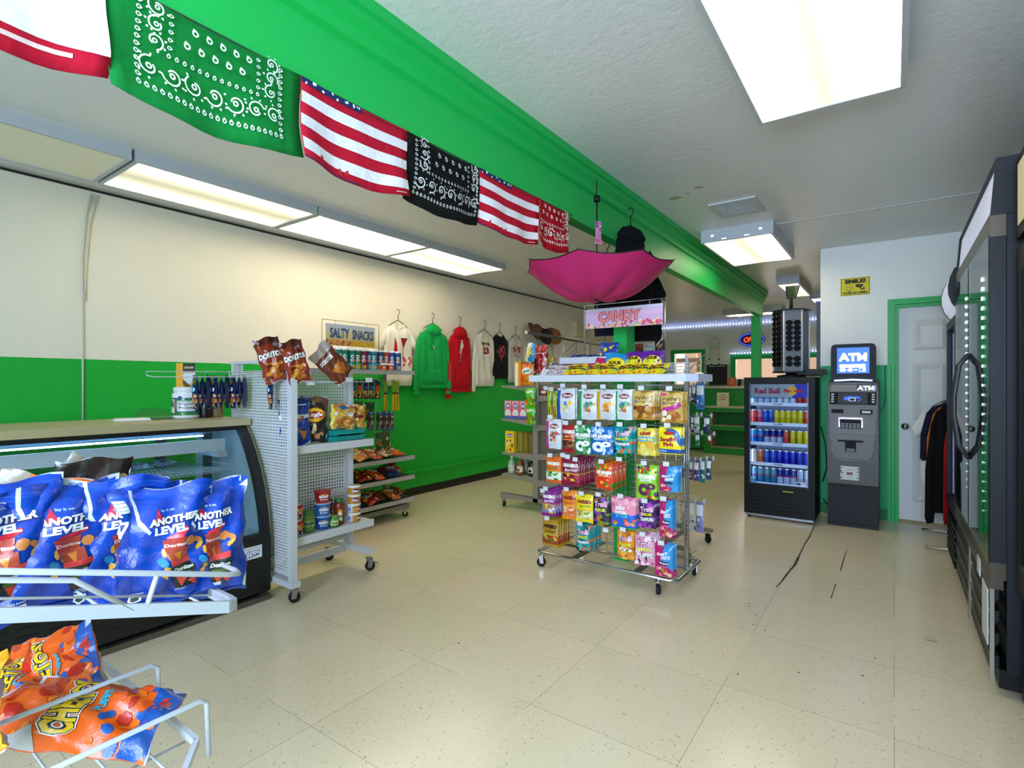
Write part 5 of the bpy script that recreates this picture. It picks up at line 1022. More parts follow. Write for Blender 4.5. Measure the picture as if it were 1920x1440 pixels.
hang('tro_pur', (1198, 942, 1230, 990), F_, 'dark purple sour gummy bag in the fourth row', 4, 'dark purple gummy bags stacked behind the front one')
hang('swt', (1236, 938, 1262, 1008), F_-.01, 'long magenta rope candy pack at the right end of the fourth row', 2, 'long magenta rope packs behind the fourth-row one')
hang('har_gol', (1017, 974, 1048, 1025), F_, 'gold gummy bag at the left end of the bottom row', 5, 'gold gummy bags stacked behind the bottom-row front one', step=.032)
hang('tro_teal', (1081, 984, 1107, 1033), F_, 'teal sour gummy bag in the bottom row', 5, 'teal gummy bags stacked behind the bottom-row front bag', step=.032)
hang('tro_org', (1158, 995, 1190, 1048), F_, 'orange peach ring bag in the bottom row', 1, 'orange peach ring bag behind the bottom-row front one')
hang('tro_pnk', (1191, 1004, 1230, 1060), F_-.01, 'pale pink puffs bag in the bottom row', 3, 'pale pink puffs bags stacked behind the front one')
hang('swt', (1228, 1020, 1262, 1081), F_-.03, 'magenta rope candy pack at the right end of the bottom row, hanging lowest', 2, 'magenta rope packs behind the lowest one')
YST = ('#c8b81a', [('r', 0, .5, 1, 1, '#8fae22'), ('r', .2, .05, .4, .45, '#5a3a10'), ('r', .6, .05, .8, .45, '#5a3a10')])
hang(YST, (1026, 732, 1034, 786), 3.42, 'yellow-green meat stick pack left of the blue-edged pouch, left one of two', 0, hk=True, cat='snack stick', name='snack_stick', depth=.02)
hang(YST, (1036, 734, 1044, 784), 3.38, 'yellow-green meat stick pack left of the blue-edged pouch, right one of two', 0, hk=True, cat='snack stick', name='snack_stick', depth=.02)
for k, (px, py, y) in enumerate(((1060, 860, 3.2), (1022, 926, 3.2), (1140, 1000, 3.22), (1083, 868, 3.2), (1165, 868, 3.2))):
    p = onY(px, py, y); hook(cg, (cX(p.x), 0, p.z), (cX(p.x), cY(y-.03), p.z))
# packs heaped on the trays
YL = ('#ecd21e', [('d', .04, .06, .96, .5, 12, .012, ['#f0b81a', '#8ac03a', '#e05a3a', '#5a3a8a'], 2), ('t', 'SOUR', .5, .68, .7, .2, '#14140c', .06, 0, .09), ('t', 'patch', .55, .42, .62, .18, '#14140c', .06, 0, .09)])
YP = ('#5a1f8a', [('e', .5, .4, .42, .36, '#ecd21e'), ('d', .2, .15, .8, .5, 8, .013, ['#1a1408', '#8ac03a', '#d8401e'], 2), ('t', 'SOUR', .5, .62, .5, .16, '#14140c', 0, 0, .06)])
YB_ = ('#1a90c8', [('e', .5, .35, .44, .36, '#ecd21e'), ('t', 'SOUR', .5, .4, .6, .2, '#14140c', 0, 0, .06)])
YM = ('#c81c62', [('d', .05, .05, .95, .5, 12, .013, ['#f0c21e', '#e8e03a'], 2)])
WT_ = ('#e4dfe8', [('t', 'Sour', .4, .7, .5, .22, '#181420', 0, 0, .09), ('d', .4, .1, .95, .5, 12, .014, ['#b89a8a', '#8a6a9a', '#d8c0b0'], 2)])
BU = ('#23409a', [('d', .05, .1, .95, .9, 18, .013, ['#c8c02a', '#e8d41e', '#4a6ac8', '#1a2a6a'], 5)])
def pack_mesh(d, w_=.15, h_=.13, dp=.03, seed=3): return pouch(w_, h_, dp, d[0], d[1], seed, crumple=.004, pinch=.02, seal=.07, nu=5, nv=6).mesh('candy_pack')
PMS = {k: pack_mesh(v, seed=i) for i, (k, v) in enumerate({'yellow': YL, 'purple': YP, 'blue': YB_, 'magenta': YM, 'white': WT_, 'navy': BU}.items())}
def tray_pack(kind, px, py, y, lean, yaw, label, grp=None, dz=0):
    p = onY(px, py, y); tag(obj('candy_pack', PMS[kind], None, (p.x, y, p.z+dz), (radians(lean), 0, radians(yaw))), label, 'candy pack', grp)
for i, (px, py, y, yaw) in enumerate(((1075, 703, 3.16, 12), (1105, 703, 3.17, -8), (1133, 703, 3.16, 10), (1165, 703, 3.17, -6), (1195, 703, 3.16, 8), (1222, 703, 3.17, -10))):
    tray_pack('yellow', px, py, y, -58, yaw, 'yellow sour candy pack leaning in the front of the candy stand tray', 'yellow packs in the front of the tray')
for i, (px, py, y, yaw) in enumerate(((1062, 704, 3.25, 5), (1090, 702, 3.26, 5))): tray_pack('magenta', px, py, y, -50, yaw, 'magenta candy pack behind the yellow packs in the tray', 'magenta packs in the tray')
tray_pack('magenta', 1128, 698, 3.27, -35, 0, 'magenta candy pack standing behind the yellow packs, beside the sky blue pack')
tray_pack('blue', 1152, 695, 3.26, -25, 4, 'sky blue and yellow candy pack standing behind the yellow packs')
tray_pack('purple', 1186, 695, 3.27, -20, -6, 'purple and yellow candy pack standing in the tray, left one of two'); tray_pack('purple', 1222, 695, 3.27, -15, 4, 'purple and yellow candy pack standing in the tray, beside the wire basket')
for px, y, yaw in ((1030, 3.16, 15), (1048, 3.18, -5)): tray_pack('white', px, 704, y, -60, yaw, 'white and lilac candy pack at the left end of the tray', 'white packs at the left end of the tray')
for px, y in ((1040, 3.28), (1058, 3.30)): tray_pack('navy', px, 700, y, -55, 4, 'navy blue candy pack behind the white ones at the left of the tray', 'navy packs at the left of the tray')
tray_pack('navy', 1140, 676, 3.42, -10, -8, 'navy pack with yellow marks standing tallest on the upper tray')
for px in (1078, 1100, 1120): tray_pack('navy', px, 674, 3.42, -70, 0, 'navy candy pack lying on the upper tray', 'navy packs lying on the upper tray')
tag(MB().lathe([(.0, -.03), (.012, -.028), (.02, 0), (.012, .028), (0, .03)], M('candy_cream', '#efe3c8', .4), 12, X=Matrix.Rotation(pi/2, 4, 'Y')).build('toffee_roll', None, (-.965+.0, 3.30, 1.375)), 'cream wrapped sweet lying right of the wire basket', 'sweet')

# ============================================================ packets on the small rack behind
def packet(c, px0, py0, px1, py1, y, label, art=None, depth=.012):
    a = onY(px0, py0, y); b = onY(px1, py1, y); cx = (a.x+b.x)/2; w_ = b.x-a.x; h_ = a.z-b.z
    art = art or [('r', .1, .55, .9, .9, '#dfe3ea'), ('d', .1, .1, .9, .5, 6, .008, ['#e8e8ec', '#3a3a4a'], int(px0))]
    m = pouch(w_, h_, max(depth, .012), c, art, int(px0), crumple=.001, nu=3, nv=4).mesh('packet')
    tag(obj('packet', m, None, (cx, y, b.z)), label, 'packet')
    t = MB().tube([(-.02, y-4.25, a.z-.008), (cx+1.42, y-4.25, a.z-.008), (cx+1.42, y-.04-4.25, a.z-.006)], .0022, CHROME, 5).tube([(cx+1.42, y-4.25, a.z+.01), (cx+1.46, y-4.25, a.z+.01)], .002, CHROME, 4); h = t.build('peg_hook', br)
    MB().box((cx+1.455, y-4.27, a.z-.006), (cx+1.460, y-4.235, a.z+.026), M('tag_clear', '#d6e0ee', .3)).build('tag_holder', h)
for a in (('#e0b8c4', 1286, 725, 1296, 752, 4.12, 'pink and white small packet hanging highest on the rack behind the candy stand'), ('#14161c', 1297, 722, 1305, 757, 4.14, 'black slim packet beside the blue one, highest row of the small rack'),
          ('#2a6fb8', 1305, 718, 1321, 768, 4.10, 'light blue and teal blister packet hanging highest and widest on the small rack'), ('#5a2a8a', 1295, 779, 1301, 810, 4.12, 'thin purple packet in the second row of the small rack'),
          ('#9aa8a0', 1301, 779, 1312, 812, 4.1, 'clear and green blister packet in the second row of the small rack'), ('#2f7a44', 1303, 813, 1312, 838, 4.1, 'green packet below the clear blister packet'), ('#2a2f5a', 1319, 781, 1331, 812, 4.1, 'navy packet at the right of the second row'),
          ('#a82a2a', 1326, 815, 1334, 831, 4.1, 'little red packet under the navy one'), ('#8f96a8', 1284, 803, 1295, 840, 4.1, 'grey blister packet beside the fish candy bags'), ('#5a3a9a', 1279, 862, 1290, 896, 4.1, 'violet packet at the left of the third row of the small rack'),
          ('#8a2a3a', 1292, 862, 1299, 900, 4.1, 'wine red packet in the third row of the small rack'), ('#4a3a8a', 1300, 863, 1311, 902, 4.08, 'indigo packet in the third row of the small rack'), ('#16707a', 1312, 860, 1322, 905, 4.1, 'teal packet in the third row of the small rack'), ('#1a3a5a', 1324, 860, 1334, 900, 4.1, 'dark blue packet at the right end of the third row'),
          ('#7fa8a0', 1278, 938, 1288, 990, 3.98, 'pale green clear pouch at the left of the bottom row of the small rack'), ('#b9c2cc', 1291, 938, 1301, 996, 3.98, 'silver clear pouch in the bottom row of the small rack'), ('#8a86b8', 1304, 940, 1320, 1000, 3.96, 'lilac clear pouch at the right of the bottom row')):
    packet(*a)
lh = T('leaflet_holder', 'wire holder with printed leaflets standing above the small packet rack', 'leaflet holder', (-1.42, 4.55, 1.3))
def leaf(px0, py0, px1, py1, c, art):
    y = 4.55; a = onY(px0, py0, y); b = onY(px1, py1, y)
    m = plate(b.x-a.x, a.z-b.z, .006, c, art); m.build('leaflet', lh, ((a.x+b.x)/2+1.42, 0, b.z-1.3))
leaf(1191, 645, 1206, 682, '#4a1c18', [('d', 0, 0, 1, 1, 18, .02, ['#7a2a22', '#2a1414', '#c8b8a8', '#9a3a2a'], 4)])
leaf(1208, 643, 1228, 682, '#b9c8d4', [('d', .05, .1, .2, .9, 5, .008, ['#2a2a30'], 2), ('r', .3, .8, .9, .83, '#7a8a9a'), ('r', .3, .6, .9, .63, '#7a8a9a'), ('r', .3, .4, .9, .43, '#7a8a9a'), ('r', .3, .2, .9, .23, '#7a8a9a')])
leaf(1228, 639, 1248, 682, '#241a20', [('d', 0, 0, 1, .5, 14, .02, ['#4a3a4a', '#6a5a6a', '#1a1216'], 5), ('e', .4, .8, .25, .12, '#a8604a')])
MB().box((-.38, -.01, 0), (.15, .012, .012), CHROME).box((-.30, .004, .01), (-.295, .012, .2), CHROME).box((0, .004, .01), (.005, .012, .2), CHROME).build('stand', lh)

# ============================================================ hanging cloths on the beam
YARN = 2.335
def cloth_panel(y0, y1, zb, zt, base, art, name, label, cat='bandana', seed=1, sagL=0, sagR=0, x=-1.585):
    W_ = y1-y0; H_ = zt-zb; R = random.Random(seed); p = [R.uniform(0, 6) for _ in range(4)]; nu, nv = 14, 8
    def fn(u, v, o):
        s = (1-v); zz = zt - H_*s*(1+.07*sin(pi*u)*s) - (sagL*(1-u)+sagR*u)*s - .008*sin(pi*u)
        return (.012*s*sin(7*u+p[0]+2*v)+.007*s*sin(15*u+p[1])+o, (u-.5)*W_+.01*s*sin(5*v+p[2]), zz)
    mb = MB()
    vs = [fn(i/nu, j/nv, 0) for j in range(nv+1) for i in range(nu+1)]; vb = [(a-.0035, b, c) for a, b, c in vs]; n = len(vs)
    q = [t for j in range(nv) for i in range(nu) for t in ((j*(nu+1)+i, j*(nu+1)+i+1, (j+1)*(nu+1)+i+1), (j*(nu+1)+i, (j+1)*(nu+1)+i+1, (j+1)*(nu+1)+i))]
    rim = [i for i in range(nu+1)]+[(j*(nu+1)+nu) for j in range(1, nv+1)]+[nv*(nu+1)+i for i in range(nu-1, -1, -1)]+[j*(nu+1) for j in range(nv-1, 0, -1)]
    mb.add(vs+vb, q+[tuple(k+n for k in f)[::-1] for f in q]+[(rim[k], rim[(k+1) % len(rim)], rim[(k+1) % len(rim)]+n, rim[k]+n) for k in range(len(rim))], CL(base), True)
    lay_art(mb, art, W_, H_, lambda u, v, o: fn(min(max(u, 0), 1), min(max(v, 0), 1), o+.0008), nu, nv, CL, off=.0003)
    return tag(mb.build(name, None, (x, (y0+y1)/2, 0)), label, cat)
def bandana_art(W_, H_, base, white='#eef2ee', bu=.0, full=True, seed=1, uu=(.1, .93), vb=.3, dense=1):
    R = random.Random(seed); a = []
    def drop(u, v, r, an=0, inner=True):
        pts = []
        for k in range(8):
            t = 2*pi*k/8; rr = r*(1+.5*(k == 0)); pts.append((u+rr*cos(t+an)/W_, v+rr*sin(t+an)/H_))
        a.append(('p', pts, white))
        if inner: a.append(('e', u, v, r*.5/W_, r*.5/H_, base))
    u0, u1 = uu; v0 = .17
    n = int((u1-u0)*W_/.018)
    for i in range(n+1): drop(u0+(u1-u0)*i/n, v0, .0062, pi/2)
    for s_ in (u0, u1):
        m_ = int((1-v0)*H_/.018)
        for j in range(1, m_): drop(s_, v0+(1-v0)*j/m_, .0062)
    iu0, iu1 = u0+.14, u1-.14*(1 if full else 1); iv = v0+.36
    n2 = int((iu1-iu0)*W_/.019)
    for i in range(n2+1): drop(iu0+(iu1-iu0)*i/n2, iv, .0055, pi/2)
    for s_ in (iu0, iu1):
        m_ = int((1-iv)*H_/.019)
        for j in range(1, m_): drop(s_, iv+(1-iv)*j/m_, .0055)
    def paisley(u, v, s, an):
        pts = []
        for k in range(13):
            t = k/12; ang = t*2*pi*.86+an; r = s*(1-.55*t); pts.append((u+r*cos(ang)/W_, v+r*sin(ang)/H_))
        a.append(('l', pts, .0042*dense, white)); a.append(('e', u, v, s*.3/W_, s*.3/H_, white)); a.append(('e', u, v, s*.14/W_, s*.14/H_, base))
        for k in range(5):
            t = an+k*.8; drop(u+s*1.18*cos(t)/W_, v+s*1.18*sin(t)/H_, .003, t, False)
    k = 7
    for i in range(k): paisley(u0+.05+(u1-u0-.1)*i/(k-1), (v0+iv)/2, .026, R.uniform(0, 6))
    for j in range(3):
        paisley((u0+iu0)/2, iv+.02+(1-iv)*(j+.3)/3, .022, R.uniform(0, 6)); paisley((u1+iu1)/2, iv+.02+(1-iv)*(j+.3)/3, .022, R.uniform(0, 6))
    for i in range(5):
        for j in range(2): drop(iu0+.07+(iu1-iu0-.1)*(i+.5*(j % 2))/5, iv+.12+(.85-iv)*(j+.2)/2, .009, 2, True)
    return a
def flag_art(n=6, navy=True):
    a = []
    for k in range(3): a.append(('r', 0, .10+k*.29, 1, .24+k*.29, '#e6e2ee'))
    a.append(('r', 0, .97, 1, 1, '#a81830'))
    if navy: a.append(('r', 0, .93, .52, 1, '#1f2f5e')); a.append(('d', .02, .94, .5, .99, 12, .006, ['#e8e8f0'], 2)); a.append(('r', 0, 0, .5, .015, '#1f2f5e'))
    a += [('d', .03, .05, .48, .12, 6, .008, ['#c22a3c'], 6)]
    a.append(('r', .84, .035, .95, .045, '#e8c8c8'))
    return a
cloth_panel(.02, .487, 2.075, YARN, '#b5122e', [('p', [(0, .3), (.1, .24), (1, .2), (1, 1), (0, 1)], '#e6e2ee'), ('r', .5, .12, .85, .16, '#e8c8c8')], 'bandana', 'red and white cloth cropped at the top left corner', seed=2)
cloth_panel(.488, 1.02, 2.065, YARN, '#0a7a34', bandana_art(.53, .27, '#0a7a34', uu=(.13, .86), seed=3), 'bandana', 'large green paisley bandana hanging from the beam', seed=3)
cloth_panel(1.022, 1.492, 2.07, YARN, '#b5122e', flag_art(), 'bandana', 'stars and stripes cloth between the green and the black bandana', 'flag cloth', seed=4)
cloth_panel(1.494, 1.95, 2.065, YARN, '#0c0c0e', bandana_art(.456, .27, '#0c0c0e', white='#c8c8cc', uu=(.1, .95), seed=5, dense=1.3), 'bandana', 'black paisley bandana between two striped cloths', seed=5)
cloth_panel(1.952, 2.46, 2.085, YARN+.005, '#b5122e', flag_art(), 'bandana', 'stars and stripes cloth between the black and the red bandana', 'flag cloth', seed=6)
cloth_panel(2.462, 2.80, 2.105, YARN+.01, '#a80f1c', bandana_art(.34, .24, '#a80f1c', uu=(-.15, .9), seed=7), 'bandana', 'red paisley bandana at the far end of the row, above the umbrella', seed=7)
tag(MB().tube([(-1.592, -.2, YARN+.003), (-1.592, 1.2, YARN-.002), (-1.592, 2.82, YARN+.01), (-1.592, 2.86, YARN+.012)], .0025, M('string_dark', '#2a3a2a', .7), 5).build('bandana_string'), 'thin string along the beam edge carrying the bandanas', 'string')

# ============================================================ umbrella
um = T('umbrella', 'open magenta umbrella hung upside down from the green beam above the candy stand', 'umbrella', (-1.49, 2.98, 1.845))
UR, UH = .455, .20; um.rotation_euler = (0, radians(0), radians(14))
UMM = M('umbrella_cloth', '#b3125f', .6, bump=(30, .15, .004)); nt = UMM.node_tree; UMM.node_tree.nodes['Principled BSDF'].inputs['Transmission Weight'].default_value = 0
m = MB(); n8 = 8; sub_ = 8; nr = 10; vs = []; 
for j in range(nr+1):
    t = j/nr
    for i in range(n8*sub_):
        a = 2*pi*i/(n8*sub_); g = (i % sub_)/sub_; s_ = sin(pi*g)
        r = UR*t*(1-.085*s_*t); z = UH*(1-cos(pi/2*t**1.15))*(1-.10*s_*t) - .028*s_*sin(pi*t)
        vs.append((r*cos(a), r*sin(a), z))
N8 = n8*sub_
m.add(vs, [(j*N8+i, j*N8+(i+1) % N8, (j+1)*N8+(i+1) % N8, (j+1)*N8+i) for j in range(nr) for i in range(N8)], UMM, True); cn_ = m.build('canopy', um)
MB().tube([vs[nr*N8+i] for i in range(N8)], .0032, BLACKP, 5, True).build('piping', cn_)
for k in range(8):
    a = 2*pi*k/8; pts = []
    for j in range(nr+1):
        t = j/nr; pts.append((UR*t*cos(a)*.995, UR*t*sin(a)*.995, UH*(1-cos(pi/2*t**1.15))+.005))
    pts.append((UR*1.03*cos(a), UR*1.03*sin(a), UH*1.03)); MB().tube(pts, .0022, M('rib_metal', '#55565a', .35, .8), 5).build('rib', um)
MB().tube([(0, 0, -.005), (0, 0, .60)], .0045, BLACKP, 8).tube([(0, 0, -.012), (0, 0, -.002)], .011, BLACKP, 10).build('shaft', um)
MB().tube([(0, 0, .60), (0, 0, .635)], .019, BLACKP, 12).tube([(0, -.008, .63), (0, -.01, .73)], .003, BLACKP, 5).build('handle', um)
m = pouch(.05, .14, .01, '#c87aa8', [('d', 0, 0, 1, 1, 14, .009, ['#e8e0ec', '#5a2a5a', '#d83a8a', '#8a5ac0'], 2)], 3, crumple=.002, nu=4, nv=5); m.build('paper_tag', um, (.012, -.01, .335), (0, 0, 1.0))

# ============================================================ garments
def hanger(parent, w_, z, mat=None, r=.0045):
    mm = mat or BLACKP
    MB().tube([(-w_, 0, z-.075), (-w_*.5, 0, z-.03), (0, 0, z), (w_*.5, 0, z-.03), (w_, 0, z-.075)], r, mm, 6).tube([(0, 0, z), (0, 0, z+.06), (.022, 0, z+.085), (.02, 0, z+.115), (-.005, 0, z+.125), (-.022, 0, z+.105)], r*.8, mm, 6).build('hanger', parent)
def mirror_(pts): return [(-x, z) for x, z in pts][::-1]
def garment(name, label, col, loc, rot, W_, H_, kind='hoodie', art=(), cat='shirt', sl=(True, True), hang_=True, seed=1, thick=.05, inkf=CL):
    """W_ body width, H_ height from hem to shoulder; local origin at the hem centre; front towards -Y"""
    g = T(name, label, cat, loc, rot); w2 = W_/2; mat = CL(col)
    neck = .085
    body = [(-w2*.92, 0), (w2*.92, 0), (w2, .12*H_), (w2*.93, .72*H_), (w2*.86, .9*H_), (neck, H_), (neck*.5, H_*.965), (-neck*.5, H_*.965), (-neck, H_), (-w2*.86, .9*H_), (-w2*.93, .72*H_), (-w2, .12*H_)]
    outline_solid(body, thick, mat, .007, seed, art=art[0] if art else (), W=art[1] if art else 1, H=art[2] if art else 1, x0=art[3] if art else 0, z0=art[4] if art else 0, ink=inkf).build('body', g)
    if kind != 'tank':
        sleeve = [(w2*.80, .93*H_), (w2*1.02, .80*H_), (w2*1.22, .4*H_), (w2*1.24, -.05*H_), (w2*1.16, -.10*H_), (w2*.92, -.09*H_), (w2*.88, 0), (w2*.88, .45*H_), (w2*.74, .74*H_)] if kind in ('hoodie', 'long') else [(w2*.82, .95*H_), (w2*1.28, .70*H_), (w2*1.18, .60*H_), (w2*.86, .66*H_), (w2*.74, .8*H_)]
        for k, s_ in enumerate((1, -1)):
            if not sl[k]: continue
            o = outline_solid(sleeve if s_ > 0 else mirror_(sleeve), thick*.9, mat, .006, seed+k+1, step=.04).build('sleeve', g, (0, -.004, 0))
            if kind == 'hoodie': x = w2*1.04*s_; MB().box((x-w2*.14, -.022, -.10*H_-.025), (x+w2*.14, .022, -.08*H_), mat).build('cuff', o)
    if kind == 'hoodie':
        hood = [(-.12, .90*H_), (-.02, .865*H_), (.02, .865*H_), (.12, .90*H_), (.135, .97*H_), (.09, 1.06*H_), (.03, 1.09*H_), (-.03, 1.09*H_), (-.09, 1.06*H_), (-.135, .97*H_)]
        outline_solid(hood, .085, mat, .004, seed+5, step=.025, edge=.04).build('hood', g, (0, -.012, 0))
        pk = [(-w2*.62, .08*H_), (w2*.62, .08*H_), (w2*.62, .18*H_), (w2*.42, .30*H_), (-w2*.42, .30*H_), (-w2*.62, .18*H_)]
        outline_solid(pk, .012, mat, .002, seed+6, edge=.012).build('pocket', g, (0, -thick/2-.004, 0))
        MB().box((-w2*.93, -thick*.42, -.018), (w2*.93, thick*.42, .022), mat).build('hem', g)
    else:
        MB().tube([(-neck, -.012, H_), (-neck*.55, -.028, H_*.955), (0, -.03, H_*.94), (neck*.55, -.028, H_*.955), (neck, -.012, H_)], .006, CL(col), 6).build('collar', g)
    if hang_: hanger(g, w2*.62, H_+.045 if kind != 'hoodie' else H_*1.06+.03)
    return g
XW = XL+.045
garment('tshirt', 'white tee with red dress and cocktail print, first garment on the left wall', '#ece6dc', (XW, 4.18, 1.30), pi/2, .44, .70, 'tee', ([('p', [(.1, .1), (.32, .1), (.24, .75), (.16, .98)], '#b5182a'), ('p', [(.45, .92), (.72, .92), (.6, .62), (.6, .3), (.57, .3), (.57, .62)], '#a81c2e'), ('d', .6, .05, .98, .32, 9, .02, ['#c81c44', '#d83a5e'], 3), ('r', .44, .92, .74, .95, '#26222a'), ('e', .82, .0, .08, .05, '#d8d2ca')], .30, .34, .03, .22), 'tee shirt')
garment('hoodie', 'bright green hoodie with front pocket on the left wall', '#16a24c', (XW, 4.74, 1.29), pi/2, .53, .70, 'hoodie', ([('t', 'JXMA', .5, .5, .9, .6, '#0c7a38', 0, 0, -.02), ('p', [(.42, .95), (.5, .85), (.58, .95), (.56, .6), (.5, .3), (.44, .6)], '#d8dcd8'), ('p', [(.5, .8), (.54, .9), (.53, .6), (.5, .4)], '#b03a44')], .2, .09, .0, .42), 'hoodie', sl=(True, True), seed=3)
garment('hoodie', 'red hoodie with white basketball player figure on the left wall', '#c00f1e', (XW, 5.24, 1.235), pi/2, .44, .76, 'hoodie', ([('e', .55, .93, .08, .05, '#e8dcd8'), ('p', [(.4, .85), (.62, .88), (.75, .7), (.7, .62), (.66, .74), (.58, .55), (.5, .3), (.42, .02), (.36, .02), (.42, .3), (.4, .5), (.38, .66), (.28, .56), (.24, .48), (.2, .5), (.28, .68)], '#e8dcd8'), ('e', .2, .44, .1, .065, '#e8dcd8')], .14, .30, .0, .36), 'hoodie', sl=(False, True), seed=7)
garment('sweatshirt', 'white long-sleeved sweatshirt with red number 23 on the left wall', '#e2dccc', (XW, 5.75, 1.29), pi/2, .44, .74, 'long', ([('t', 'NEW YORK', .5, .8, .9, .22, '#8a1a2a', 0, 0, .05), ('t', '23', .5, .34, .55, .48, '#8a1a2a', 0, 0, .06)], .22, .2, .0, .42), 'sweatshirt', sl=(False, True), seed=9)
HT = []; R = random.Random(5)
for i in range(90):
    t = R.uniform(0, 2*pi); q = R.random()**.5; hx = 16*sin(t)**3/17; hz = (13*cos(t)-5*cos(2*t)-2*cos(3*t)-cos(4*t))/17
    HT.append(('e', .5+.42*hx*q, .55+.42*hz*q, .035, .035, R.choice(['#b04a52', '#c8606a', '#9a3842'])))
HT += [('e', R.uniform(.85, 1), R.uniform(.1, .6), .012, .012, '#e8e4e0') for _ in range(9)]
garment('tank_top', 'black sleeveless top with pink dotted heart on the left wall', '#1b1a1e', (XW, 6.10, 1.40), pi/2, .40, .62, 'tank', (HT, .24, .32, .0, .2), 'top', seed=11)
garment('sweatshirt', 'pale grey sweatshirt with small red floral print, on the left wall past the black top', '#c2beb2', (XW, 6.50, 1.34), pi/2, .40, .68, 'long', ([('d', 0, .5, .4, 1, 10, .018, ['#a8323e', '#8a2430'], 3), ('d', .55, .5, .95, .95, 9, .018, ['#a8323e', '#8a2430'], 4), ('l', [(.1, .1), (.2, .3), (.35, .1), (.5, .35), (.7, .1), (.85, .3)], .006, '#4a4240')], .2, .18, .0, .36), 'sweatshirt', sl=(False, False), seed=13)
garment('sweatshirt', 'off-white sweatshirt with a dark oval print, last garment on the left wall', '#cfcbb8', (XW, 7.35, 1.30), pi/2, .46, .72, 'long', ([('e', .5, .5, .45, .48, '#6a2a22')], .13, .20, -.05, .36), 'sweatshirt', sl=(False, True), seed=15)
# hats
for i, (y, z, c, l) in enumerate(((6.86, 2.14, '#5a3a22', 'brown patterned hat at the left of the bundle on the wall past the shirts'), (7.14, 2.09, '#1a1613', 'black hat in the middle of the bundle on the wall past the shirts'), (7.42, 2.11, '#8a5a2e', 'tan patterned hat at the right of the bundle on the wall past the shirts'))):
    m = MB(); m.lathe([(0, .10), (.05, .095), (.085, .06), (.09, .01), (.15, -.01), (.16, -.025), (.09, -.015), (0, -.01)], M('hat_'+c[1:], c, .85, bump=(25, .9, .03)), 14); tag(m.build('hat', None, (XL+.16, y, z), (radians(15*i-10), radians(62), 0)), l, 'hat')
# black garments hung on the beam
garment('hoodie', 'black hoodie hanging from a hook on the green beam behind the umbrella', '#0b0b0f', (-1.525, 3.58, 1.84), 1.15, .31, .55, 'hoodie', ([('p', [(0, 0), (.3, 0), (.25, 1), (.05, .9)], '#a83a3a'), ('p', [(.35, .1), (.75, 0), (.8, .7), (.45, .8)], '#3a7aa8'), ('d', .3, .1, .9, .9, 10, .012, ['#e8e8f0', '#d8a83a', '#2a4a8a'], 3)], .10, .16, .09, .26), 'hoodie', seed=21, sl=(False, False))
garment('sweatshirt', 'long black sweatshirt between the umbrella and the CANDY banner', '#0d0d12', (-1.56, 3.63, 1.78), .15, .36, .52, 'tee', cat='sweatshirt', seed=22, hang_=False)
garment('tshirt', 'black tee right of the green post under the CANDY banner', '#0d0d12', (-1.60, 4.08, 1.66), .1, .24, .52, 'tee', cat='tee shirt', seed=23)
ng = garment('sweatshirt', 'navy garment left of the green post under the CANDY banner', '#12142a', (-1.90, 3.98, 1.71), 0.1, .22, .60, 'tank', cat='sweatshirt', seed=25)
MB().tube([(-.005, 0, .765), (0, 0, ZC-1.71)], .002, BLACKP, 5).build('cord', ng)
# garments on the rail by the door
for i, (nm, x, y, c, kd, z, h_, l, ct_, ry) in enumerate((('tshirt', .40, 5.93, '#ddd9d4', 'tee', .43, .72, 'white tee hanging first on the garment rail by the white door', 'tee shirt', .0), ('sweatshirt', .43, 5.86, '#14182e', 'long', .70, .46, 'navy jacket sleeve between the white tee and the black hoodie', 'jacket', .1),
        ('jacket', .47, 5.80, '#b8661e', 'long', .66, .50, 'orange top squeezed before the black hoodie on the garment rail', 'top', .15), ('hoodie', .44, 5.70, '#0c0c0e', 'long', .25, .92, 'long black hoodie on the garment rail by the white door', 'hoodie', .35), ('hoodie', .45, 5.50, '#a80f1a', 'long', .31, .84, 'red hoodie on the garment rail beside the cooler', 'hoodie', .95))):
    garment(nm, l, c, (x, y, z), ry, .40 if kd == 'long' else .42, h_, kd, cat=ct_, seed=30+i, thick=.045)
